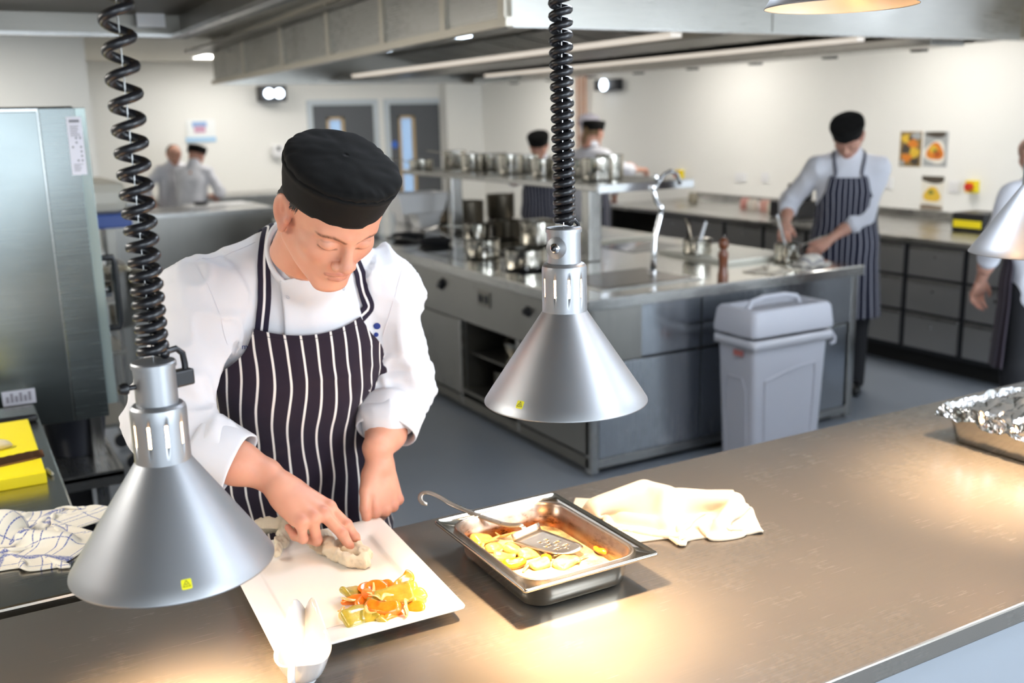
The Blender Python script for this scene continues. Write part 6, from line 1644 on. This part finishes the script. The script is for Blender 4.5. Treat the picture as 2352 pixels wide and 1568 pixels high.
# ------------------------------------------------------------- right wall counter with drawers
CX0 = 5.66
rc = thing('wall_counter', 'long stainless steel counter with banks of drawers along the right wall', 'counter', (6.2, 5.6, 0))
boxo('worktop', CX0 - .02, XR, 1.6, 8.2, .862, .9, M['steel_y'], rc, bevel=.004)
boxo('upstand', XR - .02, XR, 1.6, 8.2, .9, .96, M['steel_y'], rc)
boxo('carcass', CX0 + .02, XR - .02, 1.62, 7.25, .12, .862, M['dark_grey'], rc, bevel=0)
boxo('end_panel', CX0 + .02, XR - .02, 8.16, 8.18, .12, .862, M['steel_cab'], rc, bevel=0)
boxo('undershelf', CX0 + .02, XR - .02, 7.25, 8.16, .25, .27, M['steel_dark'], rc, bevel=0)
boxo('plinth', CX0 + .1, XR - .1, 1.7, 8.1, 0, .12, M['dark'], rc)
yy = 2.30
while yy < 7.1:
    for z0, z1 in ((.645, .845), (.405, .625), (.155, .385)):
        d = boxo('drawer', CX0, CX0 + .02, yy + .02, yy + .44, z0, z1, M['drawer'], rc)
        boxo('pull_lip', CX0 - .012, CX0, yy + .03, yy + .43, z1 - .018, z1 - .004, M['steel_y'], d, bevel=0)
        MB().cyl(.01, 0, .004, 14, T(CX0, yy + .23, (z0 + z1) / 2 + .04, 0, 0, -pi / 2)).build('lock', M['chrome'], d)
    boxo('upright', CX0 - .002, CX0 + .02, yy - .012, yy + .012, .14, .855, M['dark_grey'], rc, bevel=0)
    yy += .46
# wall things
def wall_plate(label, px_, py_, w, h, name='wall_socket', cat='socket', mat=None, d=.012):
    p_ = onx(px_, py_, XR); t = thing(name, label, cat, (XR, p_.y, p_.z))
    boxo('plate', XR - d, XR, p_.y - w / 2, p_.y + w / 2, p_.z - h / 2, p_.z + h / 2, mat or M['white_plastic'], t); return t, p_
for i, (x, y, w) in enumerate(((1702, 407, .15), (1758, 407, .09), (2193, 428, .09), (2040, 420, .09))):
    t, p_ = wall_plate(['double white wall socket above the counter right of the tap', 'single white wall socket left of the cook at the island end', 'white wall socket between the lower food picture and the yellow switch', 'white wall socket behind the left shoulder of the cook at the island end'][i], x, y, w, .09)
    for k in ((-.03, .03) if w > .1 else (0,)): boxo('rocker', XR - .016, XR - .012, p_.y + k - .012, p_.y + k + .012, p_.z + .005, p_.z + .03, M['white_plastic'], t)
for i, (x, y) in enumerate(((1862, 408), (2238, 428), (1565, 400))):
    t, p_ = wall_plate(['yellow isolator switch with a red knob beside the upper arm of the island cook', 'yellow isolator switch with a red knob right of the food pictures', 'yellow isolator switch behind the hooked spout of the tap'][i], x, y, .085, .09, 'isolator_switch', 'switch', pm('switch_yellow', 'e8cf12', .4), .05)
    MB().cyl(.03, 0, .03, 18, T(XR - .05, p_.y + .0, p_.z, 0, 0, -pi / 2)).build('knob', pm('switch_red', 'c8341e', .4), t)
# food pictures
def picture(label, x0, y0, x1, y1, shapes, bg):
    a_, b_ = onx(x0, y0, XR), onx(x1, y1, XR); ya, yb_, z1, z0 = a_.y, b_.y, a_.z, b_.z; t = thing('food_picture', label, 'picture', (XR, (ya + yb_) / 2, z0), group='food pictures on the right wall')
    boxo('paper', XR - .004, XR, yb_, ya, z0, z1, bg, t, bevel=0); r_ = random.Random(len(shapes)); k = 0
    for (u, v, ru, rv, mt) in shapes:
        k += 1; pts = []; cy_ = ya + (yb_ - ya) * u; cz = z1 + (z0 - z1) * v
        for i in range(22):
            a = 2 * pi * i / 22; q_ = 1 + .12 * sin(3 * a + k) ; pts.append((XR - .004 - .0006 * k, min(ya, max(yb_, cy_ + (ya - yb_) * ru * cos(a) * q_)), min(z1, max(z0, cz + (z1 - z0) * rv * sin(a) * q_))))
        mk('print', pts, [tuple(range(22))], mt, t, smooth=False)
pw, po, pg, pdk, py, pgy = pm('print_white', 'e8e3d6', .6), pm('print_orange', 'd9822c', .6), pm('print_green', '6d7a3a', .6), pm('print_dark', '4a4238', .6), pm('print_yellow', 'dfb83c', .6), pm('print_grey', 'a6a8a8', .6)
rp_ = random.Random(8)
picture('upper left food picture of yellow and brown chopped fruit', 2070, 302, 2114, 383, [(.25, .2, .2, .12, py), (.75, .12, .25, .1, pgy), (.6, .35, .25, .12, po), (.3, .5, .22, .13, pdk), (.7, .6, .22, .15, py), (.35, .75, .25, .12, po), (.75, .85, .2, .1, pdk), (.15, .9, .12, .08, pgy), (.5, .18, .1, .05, pdk)], pm('print_brown', '8d7448', .6))
picture('upper right food picture with an orange dish on a pale plate', 2125, 302, 2174, 383, [(.5, .08, .45, .09, pdk), (.5, .60, .46, .33, pw), (.5, .58, .36, .25, po), (.42, .5, .16, .1, py), (.6, .65, .15, .1, pm('print_rust', 'b65a22', .6)), (.5, .55, .08, .05, pg)], pgy)
picture('lower food picture with a yellow dish under a dark band', 2119, 403, 2165, 484, [(.5, .08, .6, .13, pdk), (.5, .55, .46, .28, pw), (.5, .55, .38, .22, py), (.45, .48, .12, .06, pg), (.5, .93, .6, .09, pm('print_taupe', '8a7c6c', .6))], pw)
# scales and trays on the counter
def on_counter(name, label, cat, px_, py_, w, d, h, mat, extra=None):
    p_ = onz(px_, py_, .9); t = thing(name, label, cat, (p_.x, p_.y, .9)); boxo('body', p_.x - w / 2, p_.x + w / 2, p_.y - d / 2, p_.y + d / 2, .9, .9 + h, mat, t, bevel=.012)
    if extra: extra(t, p_)
    return t
def scale_parts(t, p_):
    boxo('yellow_panel', p_.x - .13, p_.x - .125, p_.y - .10, p_.y + .02, .93, .99, M['yellow'], t)
    boxo('back_panel', p_.x + .05, p_.x + .08, p_.y - .13, p_.y + .13, 1.03, 1.16, M['black_plastic'], t, bevel=.01)
on_counter('induction_unit', 'black counter appliance with a yellow panel behind the arm of the island cook', 'appliance', 1822, 497, .25, .30, .13, M['black_plastic'], scale_parts)
on_counter('weighing_scale', 'black and yellow appliance on the counter by the far right worker', 'appliance', 2247, 530, .25, .26, .13, M['black_plastic'], lambda t, p_: boxo('yellow_panel', p_.x - .131, p_.x - .125, p_.y - .11, p_.y + .11, .93, .98, M['yellow'], t))
on_counter('monitor', 'black screen standing on the counter beside the far right worker', 'monitor', 2290, 512, .05, .22, .30, M['black_plastic'])
on_counter('paper_box', 'small white box on the right counter near the red-capped jars', 'box', 1735, 478, .12, .16, .05, M['white_plastic'])
for i, (x, y, c_) in enumerate(((1712, 480, 'c98f86'), (1728, 483, 'd8d0c4'), (1757, 485, 'cf9c90'), (1775, 490, 'dcd6c6'), (1790, 492, 'e6e2d8'), (1592, 465, '857e6e'))):
    p_ = onz(x, y, .9); tag(MB().lathe([(.001, 0), (.045, 0), (.048, .01), (.048, .07), (.04, .085), (.04, .095), (.001, .096)], 20, T(p_.x, p_.y, .9)).build('food_jar', pm('jar_tint', c_, .4)), ['pinkish capped jar at the left of the jar group on the counter', 'pale jar right of the leftmost pinkish jar', 'pinkish jar in the middle of the jar group', 'pale jar beside the middle pinkish jar', 'whitish jar nearest the arm of the island cook', 'brown grey jar alone on the counter right of the tap'][i], 'jar')

# ------------------------------------------------------------- far left benches, oven-side equipment, far wall things
fb = thing('far_bench', 'stainless steel bench before the far left wall where two cooks bend', 'counter', (2.4, 11, 0))
L0, L1 = onz(340, 484, .9), onz(592, 478, .9)
boxo('worktop', 1.3, 3.0, 10.3, 11.2, .862, .9, M['steel_x'], fb); boxo('front_panel', 1.32, 2.98, 10.32, 10.34, .08, .862, M['steel_cab'], fb); boxo('side_panel', 2.96, 2.98, 10.34, 11.18, .08, .862, M['steel_cab'], fb); boxo('plinth', 1.4, 2.9, 10.5, 11.1, 0, .08, M['dark'], fb)
fb2 = thing('rear_bench', 'long steel bench against the far white wall', 'counter', (3, 12.5, 0))
boxo('worktop', 1.3, 4.1, 12.2, 12.98, .87, .9, M['steel_x'], fb2); boxo('front_panel', 1.32, 4.08, 12.24, 12.26, .08, .87, M['steel_cab'], fb2); boxo('plinth', 1.4, 4.0, 12.4, 12.9, 0, .08, M['dark'], fb2)
p_ = onz(500, 472, .905); tag(boxo('white_tray', p_.x - .30, p_.x + .35, p_.y - .1, p_.y + .35, .9, .912, M['white_plastic']), 'flat white board on the far left bench', 'board')
p_ = onz(462, 470, .915); tag(MB().lathe([(.001, 0), (.06, 0), (.085, .03), (.08, .03), (.055, .004), (.001, .004)], 24, T(p_.x, p_.y, .912)).build('black_bowl', M['black_plastic']), 'small black bowl on the white board of the far left bench', 'bowl')
pw0, pw1 = ony(427, 275, 12.99), ony(497, 325, 12.99)
t = thing('wall_poster', 'pale poster with a blurred red and blue emblem on the far left wall', 'poster', ((pw0.x + pw1.x) / 2, 13, pw1.z))
boxo('paper', pw0.x, pw1.x, 12.985, 13.0, pw1.z, pw0.z, pm('poster_white', 'edf0f0', .6), t, bevel=0)
a_, b_ = ony(441, 280, 12.98), ony(476, 304, 12.98); boxo('blue_print', a_.x, b_.x, 12.98, 12.985, a_.z - (a_.z - b_.z) * .5, a_.z, pm('pale_blue_print', '8fb0dc', .6), t, bevel=0); boxo('red_print', a_.x + .02, b_.x - .02, 12.978, 12.985, b_.z, a_.z - (a_.z - b_.z) * .4, pm('pale_red_print', 'c99bb4', .6), t, bevel=0)
a_, b_ = ony(427, 316, 12.98), ony(497, 325, 12.98); boxo('blue_band', a_.x, b_.x, 12.98, 12.985, b_.z, a_.z, pm('band_blue', 'a9cdea', .6), t, bevel=0)
p_ = ony(635, 345, 12.98); t = thing('soap_dispenser', 'white wall dispenser with a dark button left of the doors', 'dispenser', (p_.x, 13, p_.z)); boxo('body', p_.x - .07, p_.x + .07, 12.88, 13.0, p_.z - .09, p_.z + .07, M['white_plastic'], t, bevel=.02); boxo('button', p_.x - .02, p_.x + .02, 12.87, 12.88, p_.z + .0, p_.z + .05, M['dark_grey'], t)
for i, (x0, y0, x1, y1, nl_) in enumerate(((602, 196, 663, 232, 2), (1363, 184, 1414, 206, 1))):
    Yv = 12.7 if i == 0 else None
    a_, b_ = (ony(x0, y0, 12.7), ony(x1, y1, 12.7)) if i == 0 else (onx(x0, y0, XR - .1), onx(x1, y1, XR - .1))
    t = thing('emergency_light', ['twin-lamp emergency light glowing bluish above the left door', 'single bluish emergency light under the hood on the right wall'][i], 'light', ((a_.x + b_.x) / 2, (a_.y + b_.y) / 2, a_.z))
    if i == 0:
        boxo('housing', a_.x, b_.x, 12.75, 12.99, b_.z, a_.z, M['dark_grey'], t, bevel=.01)
        w_ = b_.x - a_.x
        for u in (.28, .68): MB().cyl(.055, 0, .03, 24, T(a_.x + w_ * u, 12.75, (a_.z + b_.z) / 2, 0, pi / 2)).build('lamp', M['em_light'], t)
    else:
        boxo('housing', XR - .1, XR, min(a_.y, b_.y), max(a_.y, b_.y), b_.z, a_.z, M['dark_grey'], t, bevel=.01)
        MB().cyl(.06, 0, .02, 24, T(XR - .1, (a_.y + b_.y) / 2, (a_.z + b_.z) / 2, 0, 0, -pi / 2)).build('lamp', M['em_light'], t)
# planetary mixer and clutter beyond the oven
mxr = thing('planetary_mixer', 'tall grey and blue kitchen mixer seen beyond the oven', 'mixer', (.95, 6.6, 0))
g0 = ony(232, 420, 6.2); gx_ = g0.x
boxo('pedestal', gx_ - .13, gx_ + .13, 6.3, 6.75, 0, .95, pm('mixer_grey', '8b8a86', .45, .4), mxr, bevel=.04)
boxo('head', gx_ - .15, gx_ + .12, 6.05, 6.75, 1.27, 1.45, pm('mixer_pale', 'd7d2c4', .4), mxr, bevel=.06)
boxo('blue_band', gx_ - .155, gx_ + .125, 6.04, 6.76, 1.19, 1.27, pm('mixer_blue', '2c4f9e', .4), mxr, bevel=.01)
boxo('column', gx_ - .09, gx_ + .09, 6.5, 6.75, .95, 1.2, M['steel_dark'], mxr)
MB().lathe([(.001, .62), (.10, .63), (.15, .75), (.16, .95), (.165, .95), (.155, .74), (.1, .615)], 30, T(gx_, 6.15, 0)).build('bowl', M['pan_steel'], mxr)
MB().tube([(gx_ - .03, 6.15, 1.2), (gx_ - .03, 6.15, .8)], .02, 8).build('beater', M['chrome'], mxr)
MB().cyl(.022, 1.45, 1.60, 14, T(gx_ - .05, 6.3, 0)).build('lever', M['black_plastic'], mxr); MB().cyl(.018, 1.45, 1.56, 14, T(gx_ - .14, 6.3, 0)).build('lever', M['black_plastic'], mxr)
boxo('yellow_label', gx_ - .02, gx_ + .05, 6.29, 6.3, .80, .90, M['yellow'], mxr)
fr_ = thing('trolley', 'dark wheeled steel trolley behind the oven edge', 'trolley', (1.0, 5.4, 0)); g1 = ony(255, 640, 5.3)
for z in (.25, .62, .88): boxo('tray', g1.x - .32, g1.x + .04, 5.3, 5.75, z, z + .02, M['steel_dark'], fr_)
for (x, y) in ((g1.x - .30, 5.32), (g1.x + .02, 5.32), (g1.x - .30, 5.73), (g1.x + .02, 5.73)):
    MB().cyl(.012, .1, .9, 10, T(x, y, 0)).build('upright', M['steel_z'], fr_)
    MB().cyl(.04, -.015, .015, 16, T(x, y, .05, 0, pi / 2)).build('castor', M['black_rubber'], fr_)

# ============================================================= the other people
def ik(S, W, a, b, pole):
    d = W - S; L = np.linalg.norm(d); L2 = min(L, (a + b) * .995); u = d / L; x = (a * a - b * b + L2 * L2) / (2 * L2); h = sqrt(max(1e-6, a * a - x * x))
    p = np.array(pole, float); p -= u * (p @ u); p /= np.linalg.norm(p); return S + u * x + p * h
def worker(label, x, y, H, yaw, lean=.15, headpitch=.5, headyaw=0, hR=None, hL=None, jm=None, apm=None, hatm='cap', hair=None, skin=None, legs=True, res=.010, pose=None, side=0):
    t = thing('person', label, 'person', (x, y, 0)); F = np.array([cos(yaw), sin(yaw), 0]); L = np.array([-F[1], F[0], 0]); U = np.array([0, 0, 1.]); O = np.array([x, y, 0.])
    s = H / 1.76; skin = skin or SKIN2; jm = jm or M['jacket_bg']
    hipc = O + U * .93 * s - F * .02; up = U * cos(lean) + F * sin(lean); fw = F * cos(lean) - U * sin(lean)
    lt = L * cos(side) - up * sin(side)
    ch = hipc + up * .33 * s; nb = hipc + up * .53 * s + fw * .0; sR = hipc + up * .455 * s - lt * .175 * s; sL = hipc + up * .455 * s + lt * .175 * s
    Fh_ = F * cos(headyaw) + L * sin(headyaw); hp = headpitch; hF = Fh_ * cos(hp) - U * sin(hp); hU = Fh_ * sin(hp) + U * cos(hp); hL_ = np.cross(hU, hF)
    ho = nb + up * .085 * s + hU * .075 * s + hF * .035 * s
    tR = np.array(hR, float) if hR is not None else hipc - L * .25 + F * .12; tL = np.array(hL, float) if hL is not None else hipc + L * .25 + F * .12
    def arm(S_, W_, sg_): 
        d = W_ - S_; n_ = np.linalg.norm(d); W_ = S_ + d * min(1, .53 * s / n_); e = ik(S_, W_, .29 * s, .26 * s, -U * 1.0 - F * .5 + L * sg_ * .75); return e, W_
    eR, wR = arm(sR, tR, -1); eL, wL = arm(sL, tL, 1)
    hv_, hf_, hc_ = head_mesh(.0045); parts = [(put_local(hv_ * s, ho, -hL_, hF, hU), hf_, hc_)]
    for (e, w, sg_) in ((eR, wR, 1), (eL, wL, -1)):
        d = (w - e) / np.linalg.norm(w - e); th_ = (L if sg_ > 0 else -L); Lt = th_ - d * (th_ @ d); Lt /= np.linalg.norm(Lt); Dz = np.cross(d, Lt) * sg_
        el = e - w; hv2, hf2, hc2, _ = hand_mesh(.0042, [(25, 40, 25), (30, 45, 25), (35, 48, 25), (38, 50, 25)], elbow=(el @ d, el @ Lt, el @ Dz))
        if sg_ < 0: hf2 = hf2[:, ::-1]
        parts.append((w + hv2[:, [0]] * d + hv2[:, [1]] * Lt + hv2[:, [2]] * Dz, hf2, hc2))
    f = Field(np.minimum(O, ch) - (.4, .4, 0), np.maximum(O, ch) + (.4, .4, .5), .016); f.ell(ch, (.10, .10, .15), .03); f.cone(ch, hipc, .08, .09, .03); f.cone(ch, nb, .08, .05, .03)
    for q in (-1, 1): f.cone(hipc + L * q * .08, hipc + L * q * .09 - U * .45, .07, .05, .03); f.cone(hipc + L * q * .09 - U * .45, hipc + L * q * .09 - U * .86 * s, .05, .035, .02)
    a_, b_ = f.mesh(1); parts.append((a_, b_, np.zeros((len(a_), 3))))
    joined('body', parts, skin, t)
    allp = np.array([ch, hipc, sR, sL, eR, eL, wR, wL, nb]); f = Field(allp.min(0) - .2, allp.max(0) + .2, res)
    Q = np.stack([L, F * cos(lean) - U * sin(lean), up])
    f.ell(ch + up * .01, (.165 * s, .12 * s, .20 * s), .05, rot=Q); f.cone(sR + lt * .03, sL - lt * .03, .066 * s, .066 * s, .05); f.cone(nb - up * .01, sR + up * .005, .05, .056 * s, .05); f.cone(nb - up * .01, sL + up * .005, .05, .056 * s, .05)
    f.cone(ch - L * .05, hipc - L * .05 - up * .06, .115 * s, .12 * s, .05); f.cone(ch + L * .05, hipc + L * .05 - up * .06, .115 * s, .12 * s, .05); f.cone(nb - up * .06, nb + up * .055, .075, .064, .03)
    for S_, e, w in ((sR, eR, wR), (sL, eL, wL)): f.cone(S_, e, .066 * s, .058 * s, .03); f.cone(e, e + (w - e) * .30, .060 * s, .060 * s, .03)
    a_, b_ = f.mesh(2); n_ = vnormals(a_, b_); a_ = a_ + n_ * (.006 * (1 - np.abs(vnoise(a_, 10, 3))) ** 2 * 1.5 - .003)[:, None]
    mkf('jacket', a_, b_, jm, t); jb_ = bvh_of(a_, b_)
    if apm:
        tf = Field(allp.min(0) - (.3, .3, .75), allp.max(0) + .3, .016); tf.ell(ch + up * .01, (.165 * s, .12 * s, .20 * s), .05, rot=Q)
        for q in (-1, 1): tf.cone(ch + L * .05 * q, hipc + L * .05 * q, .115 * s, .125 * s, .05); tf.cone(hipc + L * .06 * q, hipc + L * .08 * q - U * .5, .125 * s, .14 * s, .05)
        v_, f_ = tf.mesh(1); tb_ = bvh_of(v_, f_); vs = []; uvs = []; NR, NC = 40, 44
        for j in range(NR + 1):
            v = j / NR; up0 = .42; tt = up0 - v * (up0 + .46)
            c = hipc + (up * tt * s if tt > 0 else U * tt * s); hw2 = radians(48 if tt > .32 else 48 + 58 * min(1, (.32 - tt) / .2))
            for i in range(NC + 1):
                u = i / NC * 2 - 1; a = u * hw2; d = Vector(F * cos(a) + L * sin(a)); h_ = tb_.ray_cast(Vector(c) + d * .6, -d); p = (h_[0] if h_[0] is not None else Vector(c) + d * .15) + d * (.016 + .006 * sin(u * 20 + 3 * v) * v); vs.append(tuple(p)); uvs.append((a * .16, tt))
        W = NC + 1; fs = np.array([(j * W + i, j * W + i + 1, (j + 1) * W + i + 1, (j + 1) * W + i) for j in range(NR) for i in range(NC)])
        vs = relax(np.array(vs), fs, 3); o_ = mkf('apron', vs, fs, apm, t, uv=np.array(uvs)); md = o_.modifiers.new('s', 'SOLIDIFY'); md.thickness = .004; md.offset = 0
        for q in (0, NC):
            a0_ = Vector(vs[q]); sg_ = -1 if q == 0 else 1
            ribbon('strap', [a0_, Vector(nb - up * .10 + fw * .11 + L * sg_ * .075), Vector(nb - up * .01 + fw * .06 + L * sg_ * .085), Vector(nb + up * .02 - fw * .03 + L * sg_ * .07), Vector(nb + up * .01 - fw * .09)], .03, apm, t, jb_, off=.008, nsub=16, wseg=2, thick=.002)
    if hatm == 'cap': hat(ho, -hL_ , hF, hU, M['blackcloth'], t, front=.030, back=.004, seg=48, tall=.062, puff=.03)
    elif hatm == 'toque':
        f = Field(ho - .2, ho + (.2, .2, .35), .008); f.cone(ho + hU * .05, ho + hU * .13, .085, .085, .02); f.ell(ho + hU * .17, (.115, .115, .075), .03); a_, b_ = f.mesh(2); a_ = a_ + vnormals(a_, b_) * (.006 * vnoise(a_, 30, 2))[:, None]; mkf('chef_hat', a_, b_, pm('toque_white', 'bdb9c4', .8), t)
    if hair is not None:
        f = Field(ho - .2, ho + .2, .006); f.ell(ho - hF * .035 + hU * .01, (.080, .085, .085), .02, rot=np.stack([hL_, hF, hU])); f.ell(ho + hF * .04 - hU * .05, (.085, .10, .09), .02, rot=np.stack([hL_, hF, hU]), op='s')
        if hair[1]: f.cone(ho - hF * .10 + hU * .02, ho - hF * .15 - U * .12, .030, .012, .02)
        a_, b_ = f.mesh(1); mkf('hair', a_, b_, hair[0], t)
    f = Field(np.minimum(hipc, O) - (.3, .3, .05), hipc + (.3, .3, .1), .014); f.ell(hipc - U * .04, (.155, .115, .10), .03, rot=np.stack([L, F, U]))
    f.v = f.v
    for q in (-1, 1): f.cone(hipc + L * q * .085 - U * .04, hipc + L * q * .10 - U * .46 * s, .092, .072, .03); f.cone(hipc + L * q * .10 - U * .46 * s, hipc + L * q * .10 - U * .87 * s, .072, .062, .03)
    a_, b_ = f.mesh(1); mkf('trousers', a_, b_, M['trouser'], t)
    for q in (-1, 1):
        c = O + L * q * .10; f = Field(c - (.25, .25, .01), c + (.25, .25, .16), .010); f.cone(c - F * .08 + U * .045, c + F * .15 + U * .035, .045, .032, .02); f.cone(c - F * .05 + U * .05, c - F * .05 + U * .11, .045, .045, .02); f.v = np.maximum(f.v, (.003 - f.ax[2])[None, None, :]); a_, b_ = f.mesh(1); mkf('shoe', a_, b_, M['shoe'], t)
    return t, ho, wR, wL
def tgt(x, y, d): return np.array(at(x, y, d))
# cook at the island end
WA = worker('cook in black cap and striped apron stirring a pot at the island end', 4.84, 4.40, 1.78, radians(225), lean=.10, headpitch=.75, headyaw=radians(-12), hR=tgt(1805, 515, 6.42), hL=tgt(1905, 550, 6.40), apm=M['apron_bg'], side=.02)
# cook behind the island, arms forward
WC = worker('cook in black cap half hidden by the middle coiled cord, reaching over the pans', ony(1243, 400, 7.9).x, 7.9, 1.66, radians(230), lean=.15, headpitch=.5, hR=tgt(1140, 465, 7.7), hL=tgt(1190, 480, 7.4), apm=M['apron_bg'])
# cook in profile at the right wall
WB = worker('cook in black cap seen from the side facing the right wall by the tap', 5.28, 7.85, 1.74, radians(12), lean=.03, headpitch=.15, hR=tgt(1500, 400, 9.9), hL=tgt(1520, 395, 10.2), apm=M['apron_bg'], hair=(M['hairb'], True))
WT = worker('person in tall white hat standing behind the cook in profile', ony(1405, 300, 8.4).x - .05, 8.75, 1.66, radians(40), lean=.02, headpitch=.1, hatm='toque')
# two at the far left bench
WE = worker('cook in white jacket bent over the far left bench, seen from behind', ony(436, 400, 11.4).x, 11.42, 1.60, radians(60), lean=.40, headpitch=.4, headyaw=-.4, hR=tgt(500, 445, 11.9), hL=tgt(468, 450, 11.8), hair=None)
WD = worker('cook with bare face turned sideways at the far left bench', ony(392, 400, 12.0).x, 12.02, 1.60, radians(280), lean=.3, headpitch=.35, headyaw=-.2, hatm=None, hair=(M['hair'], False))
# worker cut by the right edge
WF = worker('worker in white jacket and dark striped apron cut off by the right edge', 4.76, 3.06, 1.66, radians(70), lean=.12, headpitch=.3, apm=M['apron_bg2'], hatm=None, hair=(M['hairb'], True))
